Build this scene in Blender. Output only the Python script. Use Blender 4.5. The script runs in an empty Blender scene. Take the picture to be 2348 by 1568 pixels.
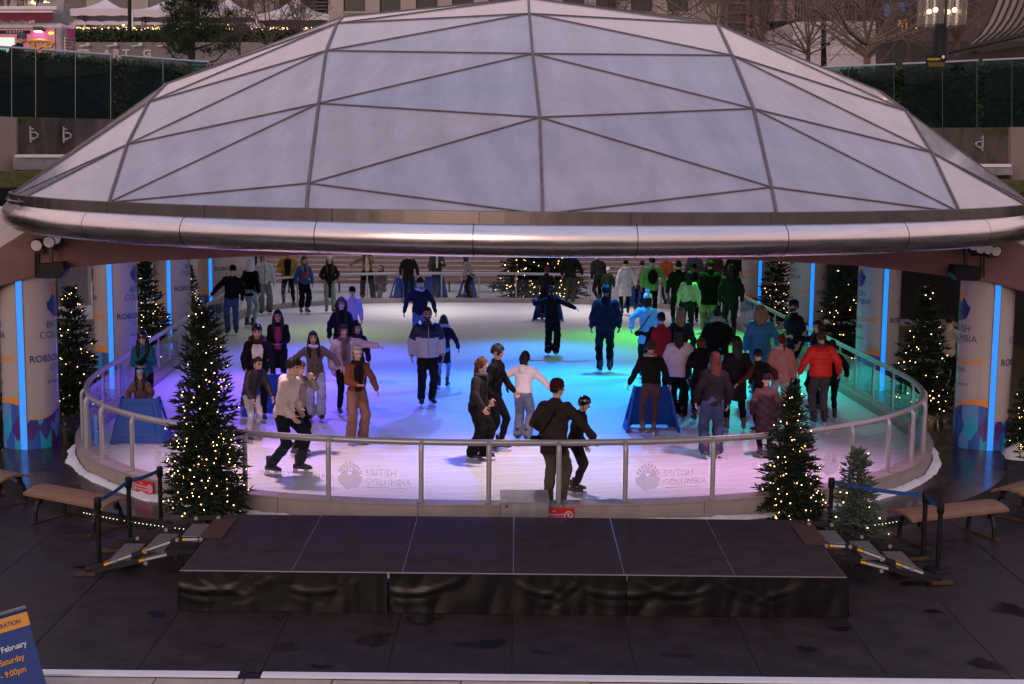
import bpy, bmesh, math, random
import numpy as np
from mathutils import Vector, Matrix, Quaternion, noise
sc = bpy.context.scene
COL = sc.collection
R_ = math.radians
rnd = random.Random(7)

# ---------------------------------------------------------------- camera
CAM_H, YAW, PITCH, ROLL = 5.014, .043, .1313, .0098
FPX, CX, CY, PW = 3260.0, 1173.5, 784.0, 2347.0      # focal length and centre in survey pixels
fwd = Vector((math.sin(YAW)*math.cos(PITCH), math.cos(YAW)*math.cos(PITCH), -math.sin(PITCH)))
rgt0 = Vector((math.cos(YAW), -math.sin(YAW), 0)); up0 = rgt0.cross(fwd)
rgt = rgt0*math.cos(ROLL)+up0*math.sin(ROLL); upv = -rgt0*math.sin(ROLL)+up0*math.cos(ROLL)
CAMP = Vector((0, 0, CAM_H))
cam = bpy.data.cameras.new('camera'); camo = bpy.data.objects.new('camera', cam); COL.objects.link(camo)
cam.sensor_width = 36; cam.lens = FPX/PW*36; cam.clip_end = 600; cam.clip_start = .1
M = Matrix((rgt, upv, -fwd)).transposed().to_4x4(); M.translation = CAMP
camo.matrix_world = M
sc.camera = camo
cam.dof.use_dof = False

def ray(x, y): return (rgt*((x-CX)/FPX)+upv*((CY-y)/FPX)+fwd)
def G(x, y, z=0.0):            # survey point seen on the level z
    d = ray(x, y); return CAMP+d*((z-CAM_H)/d.z)
def W(x, y, Y):                # survey point standing at depth Y
    d = ray(x, y); return CAMP+d*(Y/d.y)
def ppm(p): return FPX/((Vector(p)-CAMP).dot(fwd))     # survey pixels per metre there

# ---------------------------------------------------------------- world, sun, exposure
wd = bpy.data.worlds.new('World'); sc.world = wd; wd.use_nodes = True
nt = wd.node_tree; nt.nodes.clear()
SUN_EL, SUN_ROT = R_(5), R_(196)
sky = nt.nodes.new('ShaderNodeTexSky'); sky.sky_type = 'NISHITA'; sky.sun_disc = False
sky.sun_elevation = SUN_EL; sky.sun_rotation = SUN_ROT; sky.air_density = 1.0; sky.dust_density = 2.5; sky.ozone_density = 2.0
# thin even cloud at dusk over the clear sky: rosy low down, lavender blue overhead, the same all the way round
tc_ = nt.nodes.new('ShaderNodeTexCoord'); sx_ = nt.nodes.new('ShaderNodeSeparateXYZ'); nt.links.new(tc_.outputs['Generated'], sx_.inputs[0])
rp = nt.nodes.new('ShaderNodeValToRGB'); rp.color_ramp.elements[0].position = .0; rp.color_ramp.elements[0].color = (1.0, .72, .72, 1)
e_ = rp.color_ramp.elements.new(.40); e_.color = (1.12, .80, .82, 1)
rp.color_ramp.elements[-1].position = .78; rp.color_ramp.elements[-1].color = (.70, .70, 1.0, 1)
nt.links.new(sx_.outputs['Z'], rp.inputs[0])
sc_ = nt.nodes.new('ShaderNodeVectorMath'); sc_.operation = 'SCALE'; sc_.inputs['Scale'].default_value = 6.0; nt.links.new(rp.outputs[0], sc_.inputs[0])
tint = nt.nodes.new('ShaderNodeMix'); tint.data_type = 'RGBA'; tint.blend_type = 'MIX'; tint.inputs[0].default_value = .85
nt.links.new(sc_.outputs[0], tint.inputs[7]); nt.links.new(sky.outputs[0], tint.inputs[6])
bg = nt.nodes.new('ShaderNodeBackground'); bg.inputs[1].default_value = .115
nt.links.new(tint.outputs[2], bg.inputs[0])
wo = nt.nodes.new('ShaderNodeOutputWorld'); nt.links.new(bg.outputs[0], wo.inputs[0])
sl = bpy.data.lights.new('sun', 'SUN'); sl.energy = .5; sl.angle = R_(25); sl.color = (1, .74, .66)
so = bpy.data.objects.new('sun', sl); COL.objects.link(so)
sd = Vector((math.sin(SUN_ROT)*math.cos(R_(14)), math.cos(SUN_ROT)*math.cos(R_(14)), math.sin(R_(14))))
so.rotation_euler = (-sd).to_track_quat('-Z', 'Y').to_euler(); so.location = (0, 0, 30)
sc.view_settings.view_transform = 'Standard'; sc.view_settings.look = 'None'
sc.view_settings.exposure = 0.32; sc.view_settings.gamma = 1; sc.view_settings.use_curve_mapping = False
sc.render.engine = 'CYCLES'
sc.cycles.use_denoising = True; sc.cycles.max_bounces = 6; sc.cycles.transparent_max_bounces = 12
sc.cycles.sample_clamp_indirect = 4; sc.cycles.caustics_reflective = False; sc.cycles.caustics_refractive = False

# coloured stage lamps under the dome rim, thrown on the ice, with added fill lamps among them (their housings are built with the dome)
ICE_Z = .27
SPOTS = [  # from, to, colour, power, cone, blend
    ((-3.6, 30.2, 4.05), (-3.7, 28.2, ICE_Z), (.20, .07, 1.0), 1550, 106, 1),
    ((.0, 30.6, 4.1), (-.4, 28.4, ICE_Z), (.04, .09, 1.0), 2100, 106, 1),
    ((3.4, 31.0, 4.1), (2.8, 29.0, ICE_Z), (.0, .27, .95), 2000, 106, 1),
    ((6.9, 38.0, 4.05), (5.6, 36.4, ICE_Z), (.01, 1.0, .10), 1150, 92, 1),
    ((6.8, 31.4, 4.05), (6.0, 29.6, ICE_Z), (.0, .66, .46), 1450, 100, 1),
    ((-3.2, 38.0, 4.05), (-3.2, 37.6, ICE_Z), (.50, .95, .30), 150, 88, 1),
    ((4.8, 21.0, 4.0), (4.8, 20.8, ICE_Z), (1.0, .46, .80), 640, 92, 1),
    ((-2.8, 21.6, 4.0), (-2.9, 21.3, ICE_Z), (1.0, .58, .74), 640, 96, 1),
    ((1.0, 21.6, 4.0), (1.0, 21.2, ICE_Z), (1.0, .70, .78), 660, 96, 1),  # rose fill lamp added to brighten the front ice
    ((-2.6, 34.4, 4.05), (-2.8, 33.0, ICE_Z), (.08, .11, 1.0), 900, 100, 1),
    ((2.4, 35.0, 4.05), (2.0, 33.6, ICE_Z), (.01, .22, 1.0), 1050, 100, 1),
    ((-2.4, 24.6, 4.05), (-2.6, 24.2, ICE_Z), (.40, .24, 1.0), 300, 92, 1),
    ((1.6, 25.0, 4.05), (1.4, 24.6, ICE_Z), (.12, .26, 1.0), 480, 92, 1),
    ((-1.0, 43.2, 3.6), (-1.0, 43.0, ICE_Z), (1.0, .86, .78), 340, 110, 1),  # white fill added to brighten the far ice, no such lamp known
    ((4.2, 43.2, 3.6), (4.2, 43.0, ICE_Z), (1.0, .86, .78), 340, 110, 1),  # second added white fill over the far ice
]
for i, (a, b, c, e, ang, bl) in enumerate(SPOTS):
    l = bpy.data.lights.new('spot_light', 'SPOT'); l.energy = e*.88; l.color = c; l.spot_size = R_(ang); l.spot_blend = bl
    l.shadow_soft_size = .12
    o = bpy.data.objects.new('spot_light', l); COL.objects.link(o); o.location = a
    o.rotation_euler = (Vector(b)-Vector(a)).to_track_quat('-Z', 'Y').to_euler()

# ---------------------------------------------------------------- materials
MATS = {}
def mat(name, col, rough=.6, metal=0., var=.18, scale=4., bump=0., bscale=30., spec=.5, coat=0., stretch=(1, 1, 1), emit=None, es=0., isl=0., rvar=0., sheen=0.):
    if name in MATS: return MATS[name]
    m = bpy.data.materials.new(name); m.use_nodes = True; t = m.node_tree; n = t.nodes; L = t.links
    p = n['Principled BSDF']
    p.inputs['Roughness'].default_value = rough; p.inputs['Metallic'].default_value = metal
    p.inputs['Specular IOR Level'].default_value = spec; p.inputs['Coat Weight'].default_value = coat
    if sheen: p.inputs['Sheen Weight'].default_value = sheen
    c = tuple(col)+(1,)
    p.inputs['Base Color'].default_value = c
    if var or bump or rvar:
        tc = n.new('ShaderNodeTexCoord'); mp = n.new('ShaderNodeMapping'); mp.inputs['Scale'].default_value = stretch
        L.new(tc.outputs['Object'], mp.inputs[0])
    if var or isl or rvar:
        nz = n.new('ShaderNodeTexNoise'); nz.inputs['Scale'].default_value = scale; nz.inputs['Detail'].default_value = 6; nz.inputs['Roughness'].default_value = .62
        if var or rvar: L.new(mp.outputs[0], nz.inputs['Vector'])
        mr = n.new('ShaderNodeMapRange'); mr.inputs['From Min'].default_value = .25; mr.inputs['From Max'].default_value = .75
        mr.inputs['To Min'].default_value = 1-var; mr.inputs['To Max'].default_value = 1+var
        L.new(nz.outputs['Fac'], mr.inputs[0]); fac = mr.outputs[0]
        if isl:
            ge = n.new('ShaderNodeNewGeometry'); m2 = n.new('ShaderNodeMapRange'); m2.inputs['To Min'].default_value = 1-isl; m2.inputs['To Max'].default_value = 1+isl
            L.new(ge.outputs['Random Per Island'], m2.inputs[0])
            mu = n.new('ShaderNodeMath'); mu.operation = 'MULTIPLY'; L.new(fac, mu.inputs[0]); L.new(m2.outputs[0], mu.inputs[1]); fac = mu.outputs[0]
        vm = n.new('ShaderNodeVectorMath'); vm.operation = 'SCALE'; vm.inputs[0].default_value = col; L.new(fac, vm.inputs['Scale'])
        L.new(vm.outputs[0], p.inputs['Base Color'])
        if rvar:
            m3 = n.new('ShaderNodeMapRange'); m3.inputs['From Min'].default_value = .3; m3.inputs['From Max'].default_value = .7
            m3.inputs['To Min'].default_value = max(.02, rough-rvar); m3.inputs['To Max'].default_value = min(1, rough+rvar)
            L.new(nz.outputs['Fac'], m3.inputs[0]); L.new(m3.outputs[0], p.inputs['Roughness'])
    if bump:
        nb = n.new('ShaderNodeTexNoise'); nb.inputs['Scale'].default_value = bscale; nb.inputs['Detail'].default_value = 5
        L.new(mp.outputs[0], nb.inputs['Vector'])
        b = n.new('ShaderNodeBump'); b.inputs['Strength'].default_value = bump; b.inputs['Distance'].default_value = .02
        L.new(nb.outputs['Fac'], b.inputs['Height']); L.new(b.outputs[0], p.inputs['Normal'])
    if emit is not None:
        p.inputs['Emission Color'].default_value = tuple(emit)+(1,); p.inputs['Emission Strength'].default_value = es
    MATS[name] = m; return m

def glass(name, tintc, refl=.09, rough=.02, haze=0., hazec=(.8, .8, .85)):
    """thin sheet glass: clear transmission, sky reflection growing at grazing angles, a little dirt"""
    m = bpy.data.materials.new(name); m.use_nodes = True; t = m.node_tree; n = t.nodes; L = t.links; n.clear()
    out = n.new('ShaderNodeOutputMaterial'); tr = n.new('ShaderNodeBsdfTransparent'); tr.inputs[0].default_value = tuple(tintc)+(1,)
    gl = n.new('ShaderNodeBsdfGlossy'); gl.inputs['Roughness'].default_value = rough
    lw = n.new('ShaderNodeLayerWeight'); lw.inputs[0].default_value = .35
    mr = n.new('ShaderNodeMapRange'); mr.inputs['To Min'].default_value = refl*.5; mr.inputs['To Max'].default_value = .75
    pw = n.new('ShaderNodeMath'); pw.operation = 'POWER'; pw.inputs[1].default_value = 3
    L.new(lw.outputs['Facing'], pw.inputs[0]); L.new(pw.outputs[0], mr.inputs[0])
    mx = n.new('ShaderNodeMixShader'); L.new(mr.outputs[0], mx.inputs[0]); L.new(tr.outputs[0], mx.inputs[1]); L.new(gl.outputs[0], mx.inputs[2])
    last = mx
    if haze:
        df = n.new('ShaderNodeBsdfDiffuse'); df.inputs[0].default_value = tuple(hazec)+(1,)
        nz = n.new('ShaderNodeTexNoise'); nz.inputs['Scale'].default_value = 2.5; nz.inputs['Detail'].default_value = 5
        tc = n.new('ShaderNodeTexCoord'); L.new(tc.outputs['Object'], nz.inputs['Vector'])
        m2 = n.new('ShaderNodeMath'); m2.operation = 'MULTIPLY'; m2.inputs[1].default_value = haze*2; L.new(nz.outputs['Fac'], m2.inputs[0])
        mh = n.new('ShaderNodeMixShader'); L.new(m2.outputs[0], mh.inputs[0]); L.new(mx.outputs[0], mh.inputs[1]); L.new(df.outputs[0], mh.inputs[2]); last = mh
    L.new(last.outputs[0], out.inputs[0]); MATS[name] = m; return m

def glow(name, col, es, sample=True):
    m = bpy.data.materials.new(name); m.use_nodes = True; p = m.node_tree.nodes['Principled BSDF']
    p.inputs['Base Color'].default_value = (.05, .05, .05, 1); p.inputs['Emission Color'].default_value = tuple(col)+(1,); p.inputs['Emission Strength'].default_value = es
    if not sample: m.cycles.emission_sampling = 'NONE'
    MATS[name] = m; return m

# ---------------------------------------------------------------- mesh helpers
class MB:
    def __init__(s): s.v = []; s.f = []; s.m = []
    def add(s, v, f, mi=0):
        k = len(s.v); s.v += [tuple(x) for x in v]; s.f += [[i+k for i in q] for q in f]; s.m += [mi]*len(f); return s
    def box(s, a, b, mi=0, mw=None):
        x0, y0, z0 = a; x1, y1, z1 = b
        v = [Vector(p) for p in ((x0,y0,z0),(x1,y0,z0),(x1,y1,z0),(x0,y1,z0),(x0,y0,z1),(x1,y0,z1),(x1,y1,z1),(x0,y1,z1))]
        if mw is not None: v = [mw@p for p in v]
        return s.add(v, [(0,3,2,1),(4,5,6,7),(0,1,5,4),(1,2,6,5),(2,3,7,6),(3,0,4,7)], mi)
    def bar(s, p0, p1, w, h, up=(0, 0, 1), mi=0):
        p0 = Vector(p0); p1 = Vector(p1); d = (p1-p0).normalized(); a = d.cross(Vector(up))
        if a.length < 1e-5: a = d.cross(Vector((0, 1, 0)))
        a.normalize(); b = a.cross(d)
        v = [p+a*(sx*w/2)+b*(sy*h/2) for p in (p0, p1) for sx, sy in ((-1,-1),(1,-1),(1,1),(-1,1))]
        return s.add(v, [(0,1,2,3),(7,6,5,4),(0,4,5,1),(1,5,6,2),(2,6,7,3),(3,7,4,0)], mi)
    def tube(s, pts, r, n=8, closed=False, mi=0):
        pts = [Vector(p) for p in pts]; N = len(pts); rr = r if isinstance(r, (list, tuple)) else [r]*N
        rings = []; pa = None
        for i, p in enumerate(pts):
            if closed: d = pts[(i+1) % N]-pts[i-1]
            else: d = pts[min(i+1, N-1)]-pts[max(i-1, 0)]
            d.normalize()
            if pa is None:
                a = d.cross(Vector((0, 0, 1)));
                if a.length < 1e-3: a = d.cross(Vector((0, 1, 0)))
            else: a = pa-d*pa.dot(d)
            a.normalize(); pa = a; b = d.cross(a)
            rings.append([p+(a*math.cos(t)+b*math.sin(t))*rr[i] for t in [2*math.pi*k/n for k in range(n)]])
        return s.loft(rings, closed=closed, mi=mi)
    def loft(s, rings, caps=True, closed=False, mi=0):
        n = len(rings[0]); N = len(rings); v = [p for r in rings for p in r]; f = []
        for i in range(N if closed else N-1):
            j = (i+1) % N
            for k in range(n):
                l = (k+1) % n; f.append((i*n+k, i*n+l, j*n+l, j*n+k))
        if caps and not closed: f.append(tuple(range(n-1, -1, -1))); f.append(tuple((N-1)*n+k for k in range(n)))
        return s.add(v, f, mi)
    def lathe(s, prof, n=24, c=(0, 0, 0), mi=0, sx=1, sy=1, a0=0):
        rings = [[(c[0]+r*sx*math.cos(a0+2*math.pi*k/n), c[1]+r*sy*math.sin(a0+2*math.pi*k/n), c[2]+z) for k in range(n)] for r, z in prof]
        return s.loft(rings, mi=mi)
    def prism(s, poly, o, u, w, d, mi=0):
        """polygon in the plane (o; u, w) pushed out by the vector d"""
        o, u, w, d = map(Vector, (o, u, w, d)); n = len(poly)
        A = [o+u*x+w*y for x, y in poly]; B = [p+d for p in A]
        f = [tuple(range(n-1, -1, -1)), tuple(range(n, 2*n))]+[(i, (i+1) % n, n+(i+1) % n, n+i) for i in range(n)]
        return s.add(A+B, f, mi)
    def sphere(s, c, r, n=10, m=6, mi=0, sc3=(1, 1, 1)):
        c = Vector(c); rings = []
        for i in range(m+1):
            t = math.pi*(i+.001)/(m+.002); rings.append([c+Vector((math.sin(t)*math.cos(2*math.pi*k/n)*sc3[0], math.sin(t)*math.sin(2*math.pi*k/n)*sc3[1], -math.cos(t)*sc3[2]))*r for k in range(n)])
        return s.loft(rings, mi=mi)
    def mesh(s, name, mats, smooth=False):
        me = bpy.data.meshes.new(name); me.from_pydata([tuple(p) for p in s.v], [], s.f)
        ms = mats if isinstance(mats, (list, tuple)) else [mats]
        for m in ms: me.materials.append(m)
        if len(ms) > 1: me.polygons.foreach_set('material_index', s.m)
        if smooth: me.polygons.foreach_set('use_smooth', [True]*len(s.f))
        bm = bmesh.new(); bm.from_mesh(me); bmesh.ops.recalc_face_normals(bm, faces=bm.faces); bm.to_mesh(me); bm.free()
        return me
    def build(s, name, mats, parent=None, smooth=False, bevel=0., local=False, angle=40, origin=None):
        """vertices are world ones unless local; the origin goes to the parent's place, or to the foot of the mesh"""
        if not local:
            if parent is not None: o = wloc(parent)
            elif origin is not None: o = Vector(origin)
            else:
                xs, ys, zs = zip(*s.v); o = Vector(((min(xs)+max(xs))/2, (min(ys)+max(ys))/2, min(zs)))
            s.v = [(x-o.x, y-o.y, z-o.z) for x, y, z in s.v]
        me = s.mesh(name, mats, smooth); ob = bpy.data.objects.new(name, me); COL.objects.link(ob)
        if parent is not None: ob.parent = parent
        elif not local: ob.location = o
        if smooth:
            try: me.set_sharp_from_angle(angle=R_(angle))
            except Exception: pass
        if bevel:
            b = ob.modifiers.new('bevel', 'BEVEL'); b.width = bevel; b.segments = 2; b.limit_method = 'ANGLE'; b.angle_limit = R_(50)
        return ob
def wloc(o):
    p = Vector((0, 0, 0))
    while o is not None: p += Vector(o.location); o = o.parent
    return p
def tag(o, label=None, cat=None, group=None, kind=None):
    if label: o['label'] = label
    if cat: o['category'] = cat
    if group: o['group'] = group
    if kind: o['kind'] = kind
    return o
def thing(name, label, cat, loc=(0, 0, 0), rz=0., group=None):
    o = bpy.data.objects.new(name, None); COL.objects.link(o); o.location = loc; o.rotation_euler = (0, 0, rz); o.empty_display_size = .2
    return tag(o, label, cat, group)
def struct(o): o['kind'] = 'structure'; return o
def copy_tree(o, parent=None):
    c = o.copy(); COL.objects.link(c)
    if parent is not None: c.parent = parent
    for ch in list(o.children): copy_tree(ch, c)
    return c
def text_mesh(txt, size=1., align='CENTER', bold=0., space=1.):
    """flat lettering as (verts, faces) in the xy plane"""
    cu = bpy.data.curves.new('txt', 'FONT'); cu.body = txt; cu.size = size; cu.align_x = align; cu.resolution_u = 3; cu.offset = bold*size; cu.space_character = space
    o = bpy.data.objects.new('txt', cu); COL.objects.link(o)
    dg = bpy.context.evaluated_depsgraph_get(); dg.update(); me = o.evaluated_get(dg).to_mesh()
    v = [tuple(x.co) for x in me.vertices]; f = [tuple(p.vertices) for p in me.polygons]
    o.evaluated_get(dg).to_mesh_clear(); bpy.data.objects.remove(o); bpy.data.curves.remove(cu)
    return v, f
def flat_text(mb, txt, size, o, u, w, n=.003, align='CENTER', bold=0., mi=0, space=1., sx=1.):
    o, u, w = Vector(o), Vector(u).normalized(), Vector(w).normalized(); nn = u.cross(w)*n
    v, f = text_mesh(txt, size, align, bold, space)
    mb.add([o+u*(x*sx)+w*y+nn for x, y, z in v], f, mi)
def clip_strips(v, f, du):
    """cut a flat mesh at every du along x so that it can be bent"""
    bm = bmesh.new(); vs = [bm.verts.new(p) for p in v]
    for q in f:
        try: bm.faces.new([vs[i] for i in q])
        except ValueError: pass
    x0 = min(p[0] for p in v); x1 = max(p[0] for p in v); x = math.floor(x0/du)*du+du
    while x < x1:
        bmesh.ops.bisect_plane(bm, geom=bm.verts[:]+bm.edges[:]+bm.faces[:], plane_co=(x, 0, 0), plane_no=(1, 0, 0)); x += du
    bm.verts.index_update(); V = [tuple(p.co) for p in bm.verts]; F = [tuple(p.index for p in q.verts) for q in bm.faces]; bm.free(); return V, F
def smoothstep(a, b, x): t = max(0, min(1, (x-a)/(b-a))); return t*t*(3-2*t)
# ================================================================ SETTING
M_ice = bpy.data.materials.new('ice'); M_ice.use_nodes = True
def _ice():
    t = M_ice.node_tree; n = t.nodes; L = t.links; p = n['Principled BSDF']
    tc = n.new('ShaderNodeTexCoord')
    mp = n.new('ShaderNodeMapping'); mp.inputs['Scale'].default_value = (.35, 1.6, 1); mp.inputs['Rotation'].default_value = (0, 0, .5); L.new(tc.outputs['Object'], mp.inputs[0])
    a = n.new('ShaderNodeTexNoise'); a.inputs['Scale'].default_value = 1.6; a.inputs['Detail'].default_value = 8; a.inputs['Roughness'].default_value = .7; L.new(mp.outputs[0], a.inputs[0])
    # skate scratches: thin bright bands of a distorted wave
    mp2 = n.new('ShaderNodeMapping'); mp2.inputs['Rotation'].default_value = (0, 0, -.25); L.new(tc.outputs['Object'], mp2.inputs[0])
    w = n.new('ShaderNodeTexWave'); w.wave_type = 'RINGS'; w.inputs['Scale'].default_value = 1.1; w.inputs['Distortion'].default_value = 9; w.inputs['Detail'].default_value = 4; w.inputs['Detail Scale'].default_value = .6; L.new(mp2.outputs[0], w.inputs[0])
    cr = n.new('ShaderNodeValToRGB'); cr.color_ramp.elements[0].position = .93; cr.color_ramp.elements[0].color = (0, 0, 0, 1); cr.color_ramp.elements[1].position = 1; cr.color_ramp.elements[1].color = (1, 1, 1, 1)
    L.new(w.outputs['Fac'], cr.inputs[0])
    c1 = n.new('ShaderNodeValToRGB'); c1.color_ramp.elements[0].position = .3; c1.color_ramp.elements[0].color = (.56, .57, .59, 1); c1.color_ramp.elements[1].position = .68; c1.color_ramp.elements[1].color = (.70, .70, .715, 1)
    L.new(a.outputs['Fac'], c1.inputs[0])
    mx = n.new('ShaderNodeMix'); mx.data_type = 'RGBA'; mx.inputs[7].default_value = (.84, .84, .86, 1)
    acc = cr.outputs[0]
    for rot, scl, dist, sd_ in ((.7, 2.3, 14, 3.), (2.1, 1.7, 11, 7.), (1.2, 3.1, 18, 11.)):
        mq = n.new('ShaderNodeMapping'); mq.inputs['Rotation'].default_value = (0, 0, rot); mq.inputs['Location'].default_value = (sd_, sd_*.7, 0); L.new(tc.outputs['Object'], mq.inputs[0])
        wq_ = n.new('ShaderNodeTexWave'); wq_.inputs['Scale'].default_value = scl; wq_.inputs['Distortion'].default_value = dist; wq_.inputs['Detail'].default_value = 2; wq_.inputs['Detail Scale'].default_value = .35; L.new(mq.outputs[0], wq_.inputs[0])
        cq = n.new('ShaderNodeMapRange'); cq.inputs['From Min'].default_value = .985; cq.inputs['From Max'].default_value = 1.; L.new(wq_.outputs['Fac'], cq.inputs[0])
        ax_ = n.new('ShaderNodeMath'); ax_.operation = 'MAXIMUM'; L.new(acc, ax_.inputs[0]); L.new(cq.outputs[0], ax_.inputs[1]); acc = ax_.outputs[0]
    ml = n.new('ShaderNodeMath'); ml.operation = 'MULTIPLY'; ml.inputs[1].default_value = .7; L.new(acc, ml.inputs[0]); L.new(ml.outputs[0], mx.inputs[0]); L.new(c1.outputs[0], mx.inputs[6])
    L.new(mx.outputs[2], p.inputs['Base Color'])
    r = n.new('ShaderNodeMapRange'); r.inputs['To Min'].default_value = .32; r.inputs['To Max'].default_value = .7; L.new(a.outputs['Fac'], r.inputs[0]); L.new(r.outputs[0], p.inputs['Roughness'])
    p.inputs['Specular IOR Level'].default_value = .3
    b = n.new('ShaderNodeBump'); b.inputs['Strength'].default_value = .12; b.inputs['Distance'].default_value = .01; L.new(a.outputs['Fac'], b.inputs['Height']); L.new(b.outputs[0], p.inputs['Normal'])
_ice()
M_conc = mat('concrete', (.30, .27, .25), .8, var=.3, scale=1.2, bump=.3, bscale=40)
M_concw = mat('stained_concrete', (.075, .06, .05), .9, var=.75, scale=1.3, bump=.4, bscale=25, stretch=(2.5, 2.5, .45), spec=.2)
M_agg = mat('aggregate_concrete', (.24, .19, .16), .9, var=.25, scale=30, bump=.5, bscale=60)
M_beam = mat('red_brown_concrete', (.165, .085, .078), .75, var=.28, scale=1.6, bump=.2, bscale=30, stretch=(.6, 1, 2))
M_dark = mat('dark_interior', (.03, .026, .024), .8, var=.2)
M_tile = mat('black_granite', (.0255, .0165, .0170), .5, var=.38, scale=2.2, bump=.12, bscale=14, rvar=.2, isl=.0, spec=.3)
M_tilej = mat('tile_joint', (.012, .011, .012), .9, var=0)
M_plat = mat('wet_platform', (.028, .025, .028), .2, var=.4, scale=1.4, bump=.08, bscale=8, rvar=.14)
M_kerb = mat('kerb_panel', (.32, .27, .25), .55, var=.15, scale=5, bump=.05)
M_rail = mat('rail_grey', (.36, .36, .38), .32, metal=.35, var=.08)
M_snow = mat('snow', (.78, .78, .82), .8, var=.1, bump=.6, bscale=40)
M_pave = mat('beige_paver', (.40, .33, .29), .8, var=.2, scale=6, bump=.2, bscale=40, isl=.15)
M_steel = mat('brushed_steel', (.72, .67, .685), .25, metal=1., var=.12, scale=2, stretch=(1, 1, 9), rvar=.06)
M_black = mat('black_paint', (.008, .008, .009), .5, var=.2, spec=.2)
M_blackm = mat('black_metal', (.02, .02, .022), .35, metal=.4, var=.2)
M_white = mat('white_paint', (.72, .71, .72), .5, var=.08)
M_orange = mat('print_orange', (.72, .27, .03), .4, var=.05)
M_navy = mat('print_navy', (.015, .025, .14), .4, var=.05)
M_facets = [mat('facet_%s' % k, c, .35, var=.08) for k, c in dict(blue=(.03, .10, .42), teal=(.02, .36, .60), purple=(.07, .02, .20), indigo=(.04, .05, .26), sky=(.10, .26, .58)).items()]
M_pill = mat('pillar_vinyl', (.42, .375, .36), .22, var=.05, scale=1.5, coat=.3)
M_led = glow('blue_led', (.004, .24, 1.0), .95)
M_farfloor = mat('pale_pavement', (.44, .40, .38), .75, var=.2, scale=2, bump=.1)
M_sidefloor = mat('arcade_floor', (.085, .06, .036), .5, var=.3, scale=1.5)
M_bulb = glow('fairy_bulb', (1.0, .54, .19), 11, sample=False)

# ground sheet to the horizon
g = MB(); g.add([(-300, -60, -.06), (300, -60, -.06), (300, 400, -.06), (-300, 400, -.06)], [(0, 1, 2, 3)])
struct(g.build('ground', M_concw, origin=(0, 0, -.06)))

# stage frame of reference: the tiles, the stage and the white strip share it
SO, SA = Vector((-2.964, 15.2875, 0)), -.0451
su = Vector((math.cos(SA), math.sin(SA), 0)); sv = Vector((-math.sin(SA), math.cos(SA), 0)); ST = 1.2192
def S(x, y, z=0): return SO+su*x+sv*y+Vector((0, 0, z))
SM = Matrix.Translation(SO) @ Matrix.Rotation(SA, 4, 'Z')

# --- plaza floor of black slabs, each slab a piece with its own edges
pf = MB(); pf.box((-9, -1.86, -.05), (17, 12, -.012), mw=SM)
plaza = struct(pf.build('plaza_floor', M_tilej, origin=SO))
tm = MB(); tm.box((0, 0, -.03), (ST-.006, 2*ST-.006, 0)); tile_me = None
for i in range(-5, 12):
    for j in range(-1, 3):
        y0 = -1.84+(j+1)*2*ST
        p = S(i*ST, y0)
        if tile_me is None:
            o = tm.build('floor_slab', M_tile, plaza, local=True, bevel=.004); tile_me = o.data
        else:
            o = bpy.data.objects.new('floor_slab', tile_me); COL.objects.link(o); o.parent = plaza
            b = o.modifiers.new('bevel', 'BEVEL'); b.width = .004; b.segments = 1
        o.location = p-SO+Vector((0, 0, rnd.uniform(-.002, .002))); o.rotation_euler = (rnd.uniform(-.0015, .0015), rnd.uniform(-.0015, .0015), SA)
# puddles and dark wet patches lying on the slabs
M_wet = mat('standing_water', (.008, .007, .009), .14, var=0, spec=.5)
def _soft(m):
    t = m.node_tree; n = t.nodes; at = n.new('ShaderNodeAttribute'); at.attribute_name = 'wet'; nz = n.new('ShaderNodeTexNoise'); nz.inputs['Scale'].default_value = 9; nz.inputs['Detail'].default_value = 6
    tc = n.new('ShaderNodeTexCoord'); t.links.new(tc.outputs['Object'], nz.inputs[0]); ad = n.new('ShaderNodeMath'); ad.operation = 'ADD'; t.links.new(at.outputs['Fac'], ad.inputs[0])
    sb = n.new('ShaderNodeMath'); sb.operation = 'MULTIPLY_ADD'; sb.inputs[1].default_value = 1.2; sb.inputs[2].default_value = -.75; t.links.new(nz.outputs['Fac'], sb.inputs[0]); t.links.new(sb.outputs[0], ad.inputs[1])
    mr = n.new('ShaderNodeMapRange'); mr.inputs['From Min'].default_value = .12; mr.inputs['From Max'].default_value = .62; mr.inputs['To Max'].default_value = .85; t.links.new(ad.outputs[0], mr.inputs[0]); t.links.new(mr.outputs[0], n['Principled BSDF'].inputs['Alpha'])
_soft(M_wet)
def blot(px, py, rx, ry, seed):
    r = random.Random(seed); c = G(px, py, .006); n = 36; s = ppm(c); rings = []
    ph = [r.uniform(0, 6.28) for _ in range(5)]; vs = [(c.x, c.y, .006)]; w = [1.]
    for f, q_ in ((.5, .95), (.8, .6), (1.15, 0.)):
        for k in range(n):
            a = 2*math.pi*k/n; q = 1+.20*math.sin(2*a+ph[0])+.16*math.sin(3*a+ph[1])+.10*math.sin(5*a+ph[2])+.06*math.sin(8*a+ph[3]); q *= f
            vs.append((c.x+rx/s*q*math.cos(a), c.y+ry*5.2/s*q*.6*math.sin(a), .006)); w.append(q_)
    F = [(0, 1+k, 1+(k+1) % n) for k in range(n)]
    for j in range(2): F += [(1+j*n+k, 1+(j+1)*n+k, 1+(j+1)*n+(k+1) % n, 1+j*n+(k+1) % n) for k in range(n)]
    m = MB(); m.add(vs, F); o = struct(m.build('puddle', M_wet)); at = o.data.attributes.new('wet', 'FLOAT', 'POINT'); at.data.foreach_set('value', w)
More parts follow.
